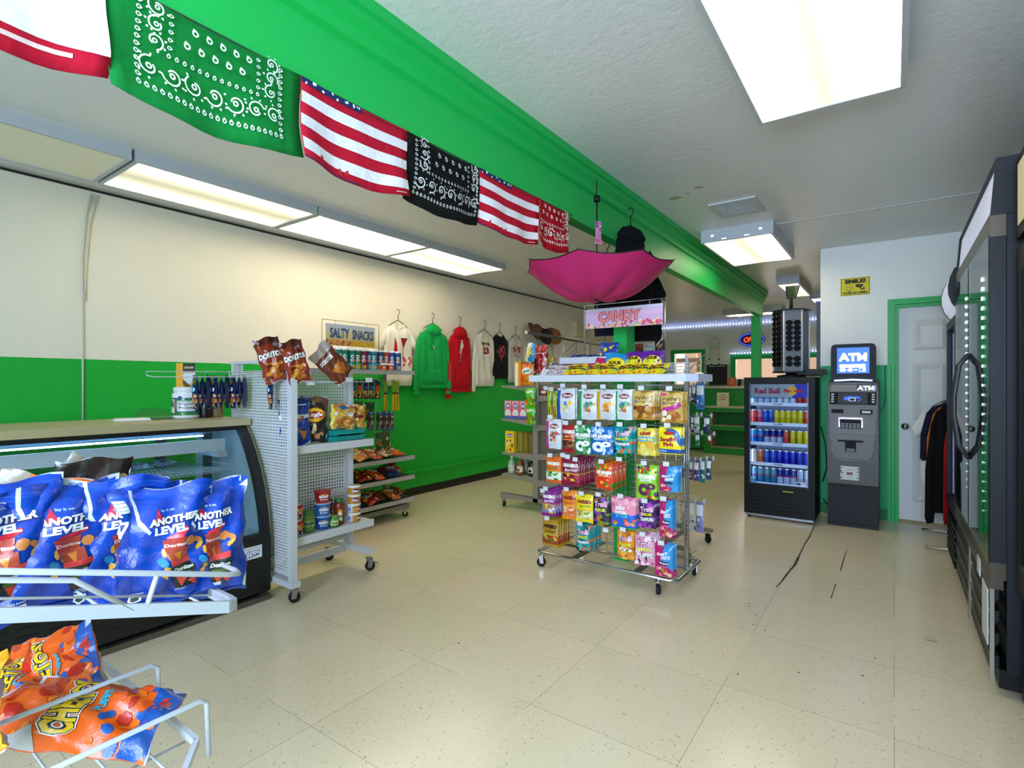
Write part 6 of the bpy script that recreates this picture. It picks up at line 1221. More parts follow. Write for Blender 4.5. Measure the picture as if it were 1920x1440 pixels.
# ============================================================ chip bags and snacks
def at(px, py, d): return Vector((0, 0, EYE))+ray(px, py)*d
B1 = '#053aa8'
BLUE = (B1, [('r', 0, 0, .13, 1, '#04308e'), ('r', 0, .9, 1, .96, '#0a42b4'), ('p', [(.19, 1), (.225, 1), (.205, .86), (.22, .74), (.30, .64), (.28, .62), (.19, .71), (.17, .84)], '#c8d0ea'),
      ('p', [(.02, .82), (.13, .82), (.12, .92), (.02, .93)], '#ccd2e0'), ('r', .02, .9, .12, .905, '#5a6480'), ('r', .02, .87, .12, .875, '#5a6480'), ('r', .02, .84, .12, .845, '#5a6480'),
      ('l', [(.02, .74), (.05, .62), (.10, .74), (.02, .74)], .006, '#dfe4f0'),
      ('p', [(.34, .70), (.40, .82), (.44, .72)], '#d2203a'), ('t', 'lay it on', .5, .80, .14, .03, '#a8ccf4', 0, 0, .02), ('p', [(.44, .58), (.47, .52), (.68, .62), (.66, .65)], '#d2203a'),
      ('t', 'ANOTHER', .55, .715, .52, .065, '#3a1a4a', .05, .03, .09), ('t', 'ANOTHER', .55, .72, .52, .06, '#f2f4fa', .05, .03, .05), ('t', 'LEVEL', .50, .645, .34, .065, '#f2f4fa', .05, .03, .05),
      ('d', .38, .3, .8, .55, 18, .010, ['#2a8ac0', '#e0a83a', '#3a9ad0', '#c8783a'], 4),
      ('p', [(.40, .56), (.62, .58), (.60, .43), (.44, .42)], '#b03a2c'), ('t', 'Doritos', .52, .51, .2, .03, '#e0c8c8', .05, 0, .05), ('p', [(.44, .46), (.64, .48), (.66, .34), (.48, .34)], '#a8402a'), ('p', [(.5, .44), (.58, .45), (.56, .36)], '#d8802a'),
      ('p', [(.46, .37), (.76, .39), (.74, .33), (.48, .31)], '#d23c3c'), ('p', [(.46, .33), (.75, .34), (.70, .12), (.54, .11)], '#1c1f1c'), ('t', 'Doritos', .61, .29, .22, .04, '#d8dcd4', .02, 0, .06), ('r', .53, .225, .7, .25, '#4a6a2a'),
      ('p', [(.54, .22), (.68, .22), (.60, .12)], '#d2402e'), ('p', [(.66, .16), (.78, .20), (.76, .10)], '#e0483a'), ('p', [(.36, .27), (.42, .33), (.44, .22)], '#e8a82a'),
      ('p', [(.1, .12), (.21, .12), (.21, .055), (.155, .03), (.1, .055)], '#e8eaf0'), ('p', [(.12, .1), (.19, .1), (.19, .06), (.155, .045), (.12, .06)], '#3a4250'), ('t', 'NO LIMIT', .155, .14, .12, .015, '#c8d0e4'), ('r', 0, .0, 1, .03, '#0e3a9a')])
def bag(name, des, w_, h_, d_, loc, rot, label, cat='chip bag', seed=1, crump=.009, sub2=None, nu=12, nv=14, pinch=.05, back='#b9bec8', grp=None):
    me = pouch(w_, h_, d_, des[0], des[1], seed, crumple=crump, pinch=pinch, seal=.05, nu=nu, nv=nv, back=back).mesh(name)
    return tag(obj(name, me, None, loc, rot), label, cat, grp)
for k, (px, d, zb, h_, yaw, lab, sd, w_, tl) in enumerate(((388, 1.335, .785, .29, 1.42, 'blue chip bag in the foreground rack, rightmost of the row', 3, .185, .02), (318, 1.28, .80, .275, 1.5, 'blue chip bag in the foreground rack, second from the right', 8, .205, -.03),
        (218, 1.24, .815, .285, 1.45, 'blue chip bag in the foreground rack, third from the right, behind the rail brace', 12, .205, .03), (122, 1.17, .835, .265, 1.5, 'blue chip bag in the foreground rack with its top folded forward', 21, .235, -.02), (-8, 1.08, .85, .27, 1.5, 'blue chip bag cut off by the left edge of the photo', 33, .22, .0))):
    p = at(px, 720, d); bag('chip_bag', BLUE, w_, h_, .085, (p.x, p.y, zb), (radians(-4), tl, yaw), lab, seed=sd, crump=.011)
BLK = ('#211a18', [('p', [(.3, 0), (.45, 1), (.7, 1), (.62, 0)], '#3a302c'), ('r', 0, .6, .25, .85, '#5a5450'), ('d', .3, .3, .9, .9, 16, .018, ['#6a5a48', '#1a1210', '#a08a6a', '#4a1c14'], 5), ('t', 'Ruffles', .5, .5, .4, .08, '#d8d0c4', 1.1, 0, .04), ('p', [(.75, 0), (.95, .45), (1, 0)], '#d8902a')])
p = at(162, 720, 1.47); bag('chip_bag', BLK, .17, .30, .07, (p.x, p.y, .82), (radians(6), .06, 1.3), 'black chip bag standing behind the blue bags before the display case', seed=41, crump=.008)
ORG = ('#e0661a', [('r', 0, .7, .3, 1, '#8a7e6e'), ('p', [(0, .75), (.6, .95), (1, .7), (.6, .6)], '#2a221e'), ('d', .2, .2, .9, .6, 10, .02, ['#f08a2a', '#c8501a'], 3)])
p = at(78, 720, 1.42); bag('chip_bag', ('#7c705e', ORG[1]), .17, .28, .06, (p.x, p.y, .85), (radians(-10), .5, 1.25), 'tan and orange chip bag leaning behind the blue bags', seed=43)
p = at(32, 720, 1.35); bag('chip_bag', ORG, .2, .26, .06, (p.x, p.y, .83), (0, .25, 1.3), 'orange chip bag peeking out behind the folded blue bag', seed=47)
CH = ('#d9580c', [('d', .0, .7, 1, 1, 16, .016, ['#b83a16', '#e8801a', '#a83e14', '#c82a18'], 5), ('r', 0, .0, 1, .16, '#134a98'), ('d', 0, .0, 1, .34, 34, .013, ['#154f9e', '#d84e16', '#154f9e', '#b82a18', '#e06a1a'], 6), ('p', [(0, .62), (.16, .66), (.10, .9), (0, .95)], '#a8a39e'),
     ('t', 'CHEETOS', .53, .56, .90, .20, '#d8d4ce', .12, 0, .16), ('t', 'CHEETOS', .53, .56, .88, .185, '#14110e', .12, 0, .11), ('t', 'CHEETOS', .53, .56, .86, .17, '#dcb212', .12, 0, .045), ('t', 'PUFFS', .6, .40, .3, .06, '#2a9ab4', .1, 0, .06)])
def lay(X, Z):            # rotation from the bag's width direction X and its top direction Z
    Z = Vector(Z).normalized(); X = Vector(X); X = (X-Z*X.dot(Z)).normalized(); Y = Z.cross(X)
    return Matrix((X, Y, Z)).transposed().to_euler()
RV = Vector((RX[0], RX[1], 0)); FV = Vector((FX[0], FX[1], 0)); UV = Vector((0, 0, 1))
def laid(des, px, py, d, X, Z, w_, h_, d_, label, seed):
    c = at(px, py, d); Z = Vector(Z).normalized(); bag('snack_bag', des, w_, h_, d_, c-Z*h_/2, lay(X, Z), label, 'snack bag', seed, .011)
laid(CH, 122, 1250, 1.42, UV*1-RV*.35, -RV*.8-UV*.3+FV*.1, .20, .26, .07, 'orange snack bag standing crookedly on the lower foreground shelf', 51)
laid(CH, 160, 1345, 1.22, FV*.9+UV*.38, -RV+UV*.12, .17, .38, .07, 'orange snack bag lying flat at the bottom left of the photo', 53)
laid(CH, 30, 1290, 1.38, FV*.6+UV*.5, -RV, .16, .22, .05, 'orange and olive snack bag under the others on the lower foreground shelf', 57)
laid(('#f0a01a', [('d', 0, 0, 1, 1, 12, .02, ['#f4b83a', '#e8861a'], 5)]), -66, 1330, 1.02, RV, UV, .12, .2, .04, 'yellow-orange bag edge at the very left below the blue bags', 59)
# on the snack gondola
RED_D = ('#8c2f1a', [('r', 0, .86, 1, 1, '#5a2418'), ('p', [(.6, 1), (.85, 1), (.8, .7), (.7, .68)], '#3a1c16'), ('t', 'DORITOS', .5, .62, .96, .15, '#1a1012', .05, 0, .14), ('t', 'DORITOS', .5, .62, .92, .13, '#eceae8', .05, 0, .06), ('p', [(.2, .46), (.75, .42), (.42, .08)], '#c8741e'), ('d', .2, .12, .8, .45, 16, .018, ['#d88a2a', '#b0601a', '#6a2412'], 5)])
BRN = ('#6a2f1e', [('r', 0, .8, 1, 1, '#a8968c'), ('p', [(.2, .42), (.8, .5), (.6, .12)], '#c87a24'), ('p', [(.62, .44), (.85, .36), (.7, .1)], '#b8641a'), ('t', 'DORITOS', .4, .68, .6, .1, '#e0dcd8', .0, 0, .06)])
def onS(px, py, x): return onX(px, py, x)
p = onS(527, 722, -2.99); bag('chip_bag', RED_D, .15, .27, .06, (p.x-.03, p.y-.0, 1.335), (radians(4), radians(-16), 1.15), 'dark red chip bag on the top corner of the white snack stand, left one', seed=61)
p = onS(556, 718, -2.95); bag('chip_bag', RED_D, .14, .265, .05, (p.x+.02, p.y+.02, 1.325), (radians(4), radians(-16), 1.25), 'dark red chip bag on top of the white snack stand, in front of its twin', seed=62)
p = onS(643, 708, -2.97); bag('chip_bag', BRN, .17, .28, .06, (p.x+.0, p.y+.03, 1.36), (radians(10), radians(-48), 1.2), 'brown chip bag tipped over on the top wire of the white snack stand', seed=63)
BD = ('#123c9e', [('r', 0, .88, 1, 1, '#0c2a74'), ('r', .1, .83, .9, .85, '#dfe4ea'), ('t', 'Doritos', .5, .60, 1.05, .13, '#0a1638', .05, 0, .1), ('t', 'Doritos', .5, .60, 1.0, .12, '#f0f0f4', .05, 0, .05), ('l', [(.15, .56), (.45, .42), (.75, .58)], .012, '#c8601e'), ('p', [(.05, .32), (.62, .36), (.42, .08)], '#d2902a'), ('p', [(.62, .3), (.9, .28), (.76, .08)], '#c8801e')])
LY = ('#2b2422', [('r', 0, .82, 1, 1, '#5a4034'), ('d', 0, .75, 1, 1, 12, .02, ['#8a5a3e', '#1f1a18', '#6a4a34'], 5), ('e', .5, .6, .36, .17, '#8a1420'), ('e', .5, .6, .34, .155, '#f0c81e'), ('e', .5, .6, .33, .085, '#b81c2c'), ('t', "Lay's", .5, .6, .52, .12, '#f4f0e8', 0, 0, .06), ('p', [(.46, .42), (.52, .42), (.6, .2), (.4, .2)], '#e8c89a'), ('d', .1, .05, .9, .3, 12, .018, ['#5a4a44', '#c88a5a', '#3a302e'], 6)])
AM = ('#c89a4a', [('r', 0, .85, 1, 1, '#b0703a'), ('r', 0, .0, .12, 1, '#e8d04a'), ('e', .5, .85, .2, .09, '#2a5a7a'), ('t', 'AMAZING!', .52, .6, .9, .2, '#8a1c3a', 0, 0, .12), ('t', 'AMAZING!', .52, .6, .86, .18, '#f0e8d8', 0, 0, .04), ('t', 'MAZ', .42, .6, .36, .17, '#f0c81e', 0, 0, .05), ('e', .55, .28, .36, .18, '#a8621e'), ('d', .1, .05, .95, .4, 14, .014, ['#c8862a', '#d8a04a', '#e0b86a'], 5)])
GY = 1.83
bag('chip_bag', BD, .185, .30, .07, (-3.05, 1.93, .937), (radians(-3), radians(-2), 1.25), 'blue chip bag with gold triangles on the middle shelf of the white stand', seed=64)
bag('chip_bag', LY, .19, .30, .07, (-3.10, 2.08, .937), (radians(-2), radians(3), 1.2), 'black chip bag with a round yellow logo on the middle shelf', seed=65)
bag('snack_bag', AM, .17, .17, .06, (-3.04, 2.27, 1.015), (radians(-6), radians(4), 1.2), 'tan snack bag with AMAZING lettering on top of the teal trays', 'snack bag', seed=66)
bag('snack_bag', ('#b8862e', [('d', .1, .1, .9, .9, 12, .02, ['#d8a84a', '#8a1c2a', '#e8c87a'], 4), ('t', 'Corn', .6, .5, .6, .2, '#8a1420', 0, 0, .1)]), .13, .16, .05, (-3.06, 2.40, 1.015), (radians(-4), 0, 1.1), 'tan and red snack bag at the right end above the teal trays', 'snack bag', seed=67)
TEAL = M('teal_plastic', '#0e8f8a', .35)
def meal_tray(z, label):
    m = MB(); a, b = .115, .075
    m.prism([(-a, -b), (a, -b), (a+.008, b), (-a-.008, b)], 0, .006, TEAL, 2)
    for q in ((-a, -b, a, -b+.006), (-a, b-.006, a, b), (-a, -b, -a+.006, b), (a-.006, -b, a, b), (-.03, -b, -.024, b)): m.box((q[0], q[1], .0), (q[2], q[3], .034), TEAL)
    m.box((-a-.006, -b-.006, .03), (a+.006, -b, .036), TEAL).box((-a-.006, b, .03), (a+.006, b+.006, .036), TEAL)
    tag(m.build('meal_tray', None, (-3.075, 2.31, z), (0, 0, pi/2)), label, 'tray')
meal_tray(.934, 'lower teal meal tray of the two on the middle shelf'); meal_tray(.975, 'upper teal meal tray of the two on the middle shelf')
# tins, jars and tubs on the low shelf
def pot(name, label, cat, prof, cols, art, loc, yaw=0, r=None, z=(0, 1), span=pi, group=None, n=22):
    return tag(round_pack(prof, cols, art, r, z[0], z[1], span, n).build(name, None, loc, (0, 0, yaw)), label, cat, group)
YW = 1.15; zs = .369
tin = [(.043, 0), (.043, .004), (.041, .008), (.041, .092), (.043, .096), (.043, .1), (.038, .1), (.038, .097), (0, .097)]
TA_ = [('r', 0, 0, .45, 1, '#d6d3cf'), ('r', .45, 0, 1, 1, '#b51f1c'), ('p', [(.4, .3), (1, .2), (1, 0), (.35, 0)], '#3a3430'), ('t', 'Bush', .72, .68, .4, .2, '#e8c05a', .15, 0, .06), ('t', 'CHILI', .75, .45, .36, .12, '#f0e8e0', .15, 0, .06), ('d', .4, .02, 1, .25, 8, .009, ['#e8e4e0', '#5a4a40'], 3)]
for z, l in ((0, 'lower red tin of the stack at the left end of the low shelf'), (.101, 'upper red tin of the stack at the left end of the low shelf')): pot('food_tin', l, 'tin', tin, [ALU, ALU, '#b51f1c', ALU, ALU, ALU, ALU, ALU], TA_, (-3.06, 1.935, zs+z), YW, .041, (.01, .09))
jar = [(.036, 0), (.043, .01), (.043, .095), (.034, .112), (.037, .113), (.037, .135), (0, .137)]
pot('sauce_jar', 'green salsa jar next to the red tins on the low shelf', 'jar', jar, ['#4f6e34', '#5f7f3e', '#5f7f3e', '#3a6a30', '#3d7a3a', '#3d7a3a'], [('r', 0, .3, 1, .8, '#7fa04e'), ('t', 'SALSA', .5, .58, .5, .2, '#1f2a4a', 0, 0, .06), ('d', .1, .3, .9, .45, 8, .008, ['#3a6a2a', '#a8c06a'], 2)], (-3.07, 2.03, zs), YW, .043, (.01, .095))
cup = [(.038, 0), (.046, .008), (.052, .075), (.055, .078), (.055, .083), (0, .084)]
for z, c, t_, l in ((0, '#1a4f9e', 'PASTA', 'blue pasta cup at the bottom of the cup stack'), (.085, '#2464b4', 'CORN', 'light blue cup with corn picture in the middle of the cup stack'), (.17, '#9e1c22', 'SOUP', 'dark red noodle cup on top of the cup stack')):
    pot('food_cup', l, 'cup', cup, [c, c, c, c, '#d8dce0' if z < .1 else '#c02a2a'], [('t', t_, .5, .55, .4, .25, '#f0f2f4', 0, 0, .06), ('e', .5, .85, .16, .14, '#e8b83a'), ('t', '& more', .5, .3, .3, .14, '#e8eef4', 0, 0, .03)], (-3.06, 2.13, zs+z), YW, .049, (.008, .078))
rj = [(.03, 0), (.037, .008), (.037, .05), (.032, .085), (.036, .11), (.036, .135), (.028, .15), (.031, .151), (.031, .172), (0, .173)]
JA = [('e', .5, .62, .12, .2, '#e8a82a'), ('t', 'Salsa', .5, .6, .24, .16, '#f0e8d8', 0, 0, .07), ('r', .36, .2, .64, .45, '#3f9a3a'), ('t', 'Mild', .5, .32, .2, .14, '#f4f8f0', 0, 0, .05)]
for x, y, l in ((-3.13, 2.215, 'red salsa jar with green lid, left one, behind the green can'), (-3.07, 2.265, 'red salsa jar with green lid, right one beside the stacked tubs')): pot('salsa_jar', l, 'jar', rj, ['#6a1e14', '#7c2416', '#7c2416', '#8a2a18', '#8a2a18', '#7c2416', '#1f5a34', '#226a3c', '#226a3c'], JA, (x, y, zs), YW, .0375, (.0, .13))
pot('sauce_jar', 'small green tin in front of the left salsa jar', 'tin', [(.032, 0), (.032, .075), (0, .077)], ['#5a8a3a', '#8fae5a'], [('r', 0, .2, 1, .6, '#c8d88a'), ('t', 'Verde', .5, .4, .4, .2, '#2a5a2a', 0, 0, .05)], (-3.04, 2.20, zs), YW, .032, (0, .075))
tub = [(.034, 0), (.04, .004), (.042, .048), (.045, .049), (.045, .06), (.04, .062), (0, .060)]
for k, l in enumerate(('lowest', 'second lowest', 'second highest', 'topmost')):
    pot('dip_tub', '%s orange and white dip tub of the stack of four at the shelf end' % l, 'tub', tub, ['#e0a02a', '#e2a22c', '#e8e8ea', '#e8e8ea', '#e8e8ea', '#c8b088'], [('r', 0, 0, .35, 1, '#cfd0e0'), ('r', .06, .2, .26, .8, '#8a8ac8'), ('e', .7, .5, .16, .36, '#7a2a6a'), ('t', 'Fritos', .7, .5, .26, .34, '#f4e8d8', 0, 0, .06)] if k < 2 else [('e', .5, .5, .2, .4, '#7a2a6a'), ('t', 'Fritos', .5, .5, .32, .36, '#f4e8d8', 0, 0, .06), ('p', [(.75, 0), (.9, 1), (1, 1), (1, 0)], '#c86a2a')], (-3.05, 2.375, zs+k*.0625), YW, .042, (.004, .048))
# nut bags on the peg hooks over the case
for k in range(9):
    y = 1.80-.037*k; me = PNUT if k else None
    if k == 0: PNUT = pouch(.085, .205, .028, DES['nut'][0], DES['nut'][1], 5, crumple=.002, nu=6, nv=8, pinch=.12).mesh('nut_bag'); me = PNUT
    tag(obj('nut_bag', me, None, (-3.38, y-.02, 1.168), (0, 0, -.45+.3*(k % 3-1))), 'navy nut bag in the bunch hanging over the end of the glass case' if k not in (8,) else 'navy nut bag hanging farthest left over the case', 'nut bag', 'navy nut bags over the case' if k < 8 else None)
tag(obj('nut_bag', PNUT, None, (-3.07, 1.775, 1.166), (0, 0, -.35)), 'navy nut bag hanging alone before the perforated end panel', 'nut bag')
# things on the case top
zt_ = 1.100
PRO = [('r', 0, 0, 1, .16, '#2f7a3a'), ('r', 0, .16, 1, .86, '#24506a'), ('r', .26, .2, .74, .72, '#d3d9de'), ('r', 0, .2, .2, .8, '#b9b2a6'), ('d', .02, .2, .2, .8, 5, .018, ['#5a4a44', '#d8d4cc', '#8a7a74'], 3), ('t', 'Organic', .5, .54, .40, .14, '#1c2a34', 0, 0, .02), ('t', 'Protein', .5, .38, .36, .12, '#1c2a34', 0, 0, .02), ('r', .3, .64, .7, .66, '#6a7a8a'), ('d', .25, .74, .8, .86, 8, .012, ['#3f9a3a', '#1f4a8a'], 2)]
pot('protein_tub', 'white Organic Protein tub standing on the glass case', 'tub', [(.072, 0), (.079, .01), (.079, .155), (.066, .168), (.072, .17), (.072, .195), (.06, .2), (0, .2)], ['#e6e8ea', '#e6e8ea', '#e6e8ea', '#e6e8ea', '#dfe2e6', '#dfe2e6', '#dfe2e6'], PRO, (-3.74, 1.585, zt_), 1.17, .079, (.02, .15), 2.8)
pot('dark_bottle', 'dark bottle with red cap right of the protein tub', 'bottle', [(.036, 0), (.038, .005), (.038, .12), (.03, .14), (.03, .16), (0, .162)], ['#100c10', '#100c10', '#100c10', '#1c1016', '#8a1c22', '#8a1c22'], (), (-3.70, 1.685, zt_))
tag(carton(.055, .155, .05, '#ece6dc', [('r', 0, 0, .3, 1, '#b8a89a'), ('d', .1, .1, .9, .9, 10, .01, ['#6a4a3a', '#d8cbb8', '#8a2a2a'], 3)]).build('tea_box', None, (-3.86, 1.60, zt_), (0, 0, 1.1)), 'small pale box behind the protein tub', 'box')
tag(carton(.11, .36, .07, '#e8a81a', [('r', .35, 0, 1, 1, '#c8a24a'), ('r', .35, .84, 1, 1, '#241c16'), ('t', 'DISCOVERY', .68, .92, .5, .04, '#e8d8b0'), ('r', .38, .62, 1, .82, '#d0d6dc'), ('p', [(.35, .7), (1, .5), (1, .4), (.35, .6)], '#5a3a1e'), ('d', .4, .05, 1, .5, 12, .012, ['#e8c87a', '#a87a3a', '#f0e0b8'], 4)], side=[('r', 0, 0, 1, 1, '#e8b020')]).build('counter_display', None, (-3.92, 1.66, zt_), (0, 0, 1.15)), 'tall yellow and brown display carton standing on the glass case', 'carton')
pot('sweet_jar', 'clear jar of sweets half hidden by nut bags on the glass case', 'jar', [(.04, 0), (.042, .12), (.03, .14), (.034, .142), (.034, .16), (0, .162)], ['#8a7a5a', '#7a6a44', '#b89a5a', '#d8c89a', '#d8c89a'], (), (-3.72, 1.765, zt_))
clm = M('clamshell', '#cfe6cf', .15); 
m = MB(); m.prism([(-.10, 0), (.10, 0), (.085, .05), (.06, .065), (-.06, .065), (-.085, .05)], -.07, .07, glass('clamshell_plastic', '#dff2df', 2.5), 1)
m.box((-.105, -.075, 0), (.105, .075, .006), glass('clamshell_plastic', '#dff2df', 2.5)); tag(m.build('clear_container', None, (-3.83, 1.43, zt_), (0, 0, 1.2)), 'empty clear plastic container on the glass case', 'container')
m = MB(); m.box((-.09, -.06, 0), (.09, .06, .006), M('napkin', '#e6e2da', .8)).box((-.08, -.055, .006), (.085, .05, .014), M('napkin', '#e6e2da', .8)); tag(m.build('napkins', None, (-3.74, 1.28, zt_), (0, 0, 1.4)), 'small stack of white napkins on the glass case', 'napkin')
# packets in the case
SLV = ('#8f96a2', [('d', 0, 0, 1, 1, 14, .02, ['#c8ccd4', '#5a4a5a', '#a83a4a', '#3a4a6a'], 3)])
for k, (y, x, l) in enumerate(((1.36, -3.72, 'silver snack packet on the upper wire shelf in the case, left one'), (1.52, -3.70, 'silver and red snack packet on the upper wire shelf in the case, right one'))):
    bag('snack_packet', SLV, .14, .2, .03, (x-.08, y, .80), (radians(-88), 0, pi/2+.2*k), l, 'packet', 71+k, .004)
tag(carton(.2, .04, .14, '#d8cfa0', [('r', 0, 0, 1, 1, '#d8cfa0')]).build('cheese_box', None, (-3.52, 1.42, .59), (0, 0, 1.5)), 'flat cream box on the lower wire shelf in the case', 'box')
tag(carton(.09, .05, .012, '#f0f2f4', [('t', '$ 3.99', .5, .5, .7, .5, '#20242a', 0, 0, .03)]).build('price_card', None, (-3.24, 1.62, .60), (0, 0, 1.2)), 'white price card clipped on the lower wire shelf', 'price card')

# ============================================================ chip tubes
def tube_mesh(c, c2, chip='#e8b83a', h=.195, r=.036):
    art = [('r', 0, .0, 1, .36, c2), ('e', .5, .70, .14, .1, '#f2f0ee'), ('e', .5, .69, .09, .035, '#2a2422'), ('e', .5, .50, .2, .08, '#e8d8d4'), ('t', 'CRISPS', .5, .50, .34, .07, '#c8302a', 0, 0, .05), ('e', .6, .16, .13, .11, chip), ('e', .6, .16, .07, .055, '#d89a2a')]
    pr = [(r, 0), (r, .004), (r, h-.02), (r+.0015, h-.019), (r+.0015, h-.004), (r-.002, h-.002), (r-.004, h-.006), (0, h-.006)]
    return round_pack(pr, [ALU, c, ALU, '#e8eaec', '#dfe2e4', '#dfe2e4', '#dfe2e4'], art, r, .006, h-.022, pi*.9, 18).mesh('chip_tube')
TCOL = {'red': ('#c02a22', '#b8241e'), 'teal': ('#12806a', '#1f9a8a'), 'green': ('#1f7a3f', '#5aa032'), 'maroon': ('#8a1550', '#6a1240'), 'slate': ('#3a5a78', '#4a7a98'), 'sky': ('#1c88a8', '#2aa8cc'), 'orange': ('#1f4a8a', '#e88a1e'), 'vermilion': ('#d84a1e', '#c83a1a'), 'royal': ('#1d4f9e', '#1f5ab8'), 'pink': ('#d83a6a', '#c02a5a')}
TM = {k: tube_mesh(*v) for k, v in TCOL.items()}
def tb_(c, px, x, label, grp=None):
    p = onX(px, 690, x); z = 1.437+(-x-3.92)*.125; tag(obj('chip_tube', TM[c], None, (x, p.y, z), (0, 0, 1.05)), label, 'chip tube', grp)
for c, px, x, l, g in (('teal', 646, -4.0, 'teal chip tube at the left end of the front row', None), ('teal', 660, -3.99, 'teal chip tube second in the front row, left of the green one', None), ('green', 670, -3.985, 'green chip tube in the front row beside the maroon one', None), ('maroon', 681, -3.98, 'maroon chip tube in the front row', None),
        ('slate', 691, -4.01, 'slate blue chip tube between the maroon and sky blue tubes', None), ('sky', 700, -3.98, 'sky blue chip tube in the front row', None), ('orange', 713, -4.0, 'blue chip tube with orange foot in the front row', None), ('vermilion', 723, -4.02, 'vermilion chip tube in the front row', None),
        ('royal', 734, -4.0, 'royal blue chip tube, left one of the pair at the right end', None), ('royal', 745, -3.98, 'royal blue chip tube at the very right end', None),
        ('red', 628, -4.15, 'red lidded chip tube at the far left of the back row', None), ('red', 640, -4.16, 'red lidded chip tube in the back row left of the dark green one', None), ('green', 648, -4.12, 'dark green chip tube in the back row under the sign', None), ('pink', 668, -4.14, 'pink lidded chip tube in the back row', None), ('slate', 680, -4.13, 'slate chip tube in the back row', None), ('red', 690, -4.16, 'red lidded chip tube at the right of the back row', None), ('royal', 704, -4.14, 'blue lidded chip tube at the right end of the back row', None), ('teal', 637, -4.02, 'teal chip tube half hidden behind the tipped brown bag', None)): tb_(c, px, x, l, g)
shortm = tube_mesh('#d8481e', '#c83a1a', h=.075, r=.033)
for px in (718, 731): p = onX(px, 690, -3.955); tag(obj('chip_tube', shortm, None, (-3.945, p.y, 1.443), (0, 0, 1.05)), 'short orange chip can at the front edge of the shelf, %s one' % ('left' if px < 725 else 'right'), 'chip can')
# hanging packs between the top shelf and the snack shelves
def side_hang(des, px0, py0, px1, py1, x, label, name='snack_packet', cat='packet', d_=.02, grp=None, hk=True):
    a = onX(px0, (py0+py1)/2, x); b = onX(px1, (py0+py1)/2, x); zt = onX((px0+px1)/2, py0, x).z; zb = onX((px0+px1)/2, py1, x).z
    me = pouch(abs(b.y-a.y), zt-zb, d_, des[0], des[1], int(px0), crumple=.002, nu=4, nv=6).mesh(name); y = (a.y+b.y)/2
    tag(obj(name, me, None, (x, y, zb), (0, 0, pi/2)), label, cat, grp)
    if hk: MB().tube([(px_(-4.33), y-3.2, zt-.008), (px_(x+.03), y-3.2, zt-.008)], .0022, CHROME, 5).build('peg_hook', pr)
N1 = ('#151f4a', [('d', .1, .08, .9, .42, 12, .014, ['#b8864a', '#8a5a34', '#d8a86a'], 3), ('r', .2, .5, .7, .66, '#3a6aa8')]); N2 = ('#1a1c44', [('r', .1, .3, .9, .7, '#d8501e'), ('d', .1, .08, .9, .5, 10, .014, ['#e8a02a', '#d86a1a'], 4)])
for k, (px, d_, l) in enumerate(((664, N1, 'navy nut packet hanging at the left under the chip tubes'), (675, N2, 'navy packet with orange picture, left one under the chip tubes'), (686, N1, 'navy nut packet in the middle under the chip tubes'), (697, N1, 'navy nut packet right of the middle under the chip tubes'), (708, N2, 'navy packet with orange picture, right one under the chip tubes'))): side_hang(d_, px-5, 712, px+5, 748, -3.98, l, 'nut_bag', 'nut bag')
GB = ('#1f5a2c', [('d', .05, .05, .95, .6, 12, .02, ['#3a7a3a', '#7a3a1e', '#2a6a34', '#c8842a'], 3)])
side_hang(GB, 664, 752, 680, 786, -4.0, 'dark green snack bag hanging under the navy packets, left one'); side_hang(GB, 684, 754, 702, 788, -4.02, 'dark green snack bag hanging under the navy packets, right one')
JK = ('#7a9a1e', [('r', 0, 0, 1, .55, '#d8b41e'), ('l', [(.3, .0), (.3, .55)], .006, '#7a3a1a'), ('l', [(.7, 0), (.7, .55)], .006, '#7a3a1a'), ('r', 0, .55, 1, .6, '#3a2a1a')])
side_hang(JK, 719, 714, 727, 770, -3.96, 'yellow and green meat stick pack hanging right of the navy packets', 'snack_stick', 'snack stick'); side_hang(JK, 735, 713, 748, 770, -3.93, 'wider yellow and green meat stick pack hanging farthest right below the tubes', 'snack_stick', 'snack stick')
CN_ = ('#4a3a44', [('d', 0, .0, 1, .8, 34, .012, ['#c8b0a8', '#8a3a34', '#6a5a78', '#2a2430', '#d8c8b8'], 3), ('r', 0, .82, 1, 1, '#2a5a8a'), ('r', 0, 0, 1, .1, '#3a6a8a')])
for k, px in enumerate((694, 711, 722, 732)): side_hang(CN_, px-6, 772, px+6, 807, -3.97, 'speckled trail mix pack in the row over the snack shelves', 'snack_packet', 'packet', grp='trail mix packs')
side_hang(('#3a5a28', [('d', 0, 0, 1, .7, 16, .018, ['#c8a84a', '#5a8a3a', '#d8d0a8', '#a8642a'], 3)]), 704, 810, 732, 846, -3.99, 'green snack bag hanging lowest over the top snack shelf', 'snack_bag', 'snack bag', .05)
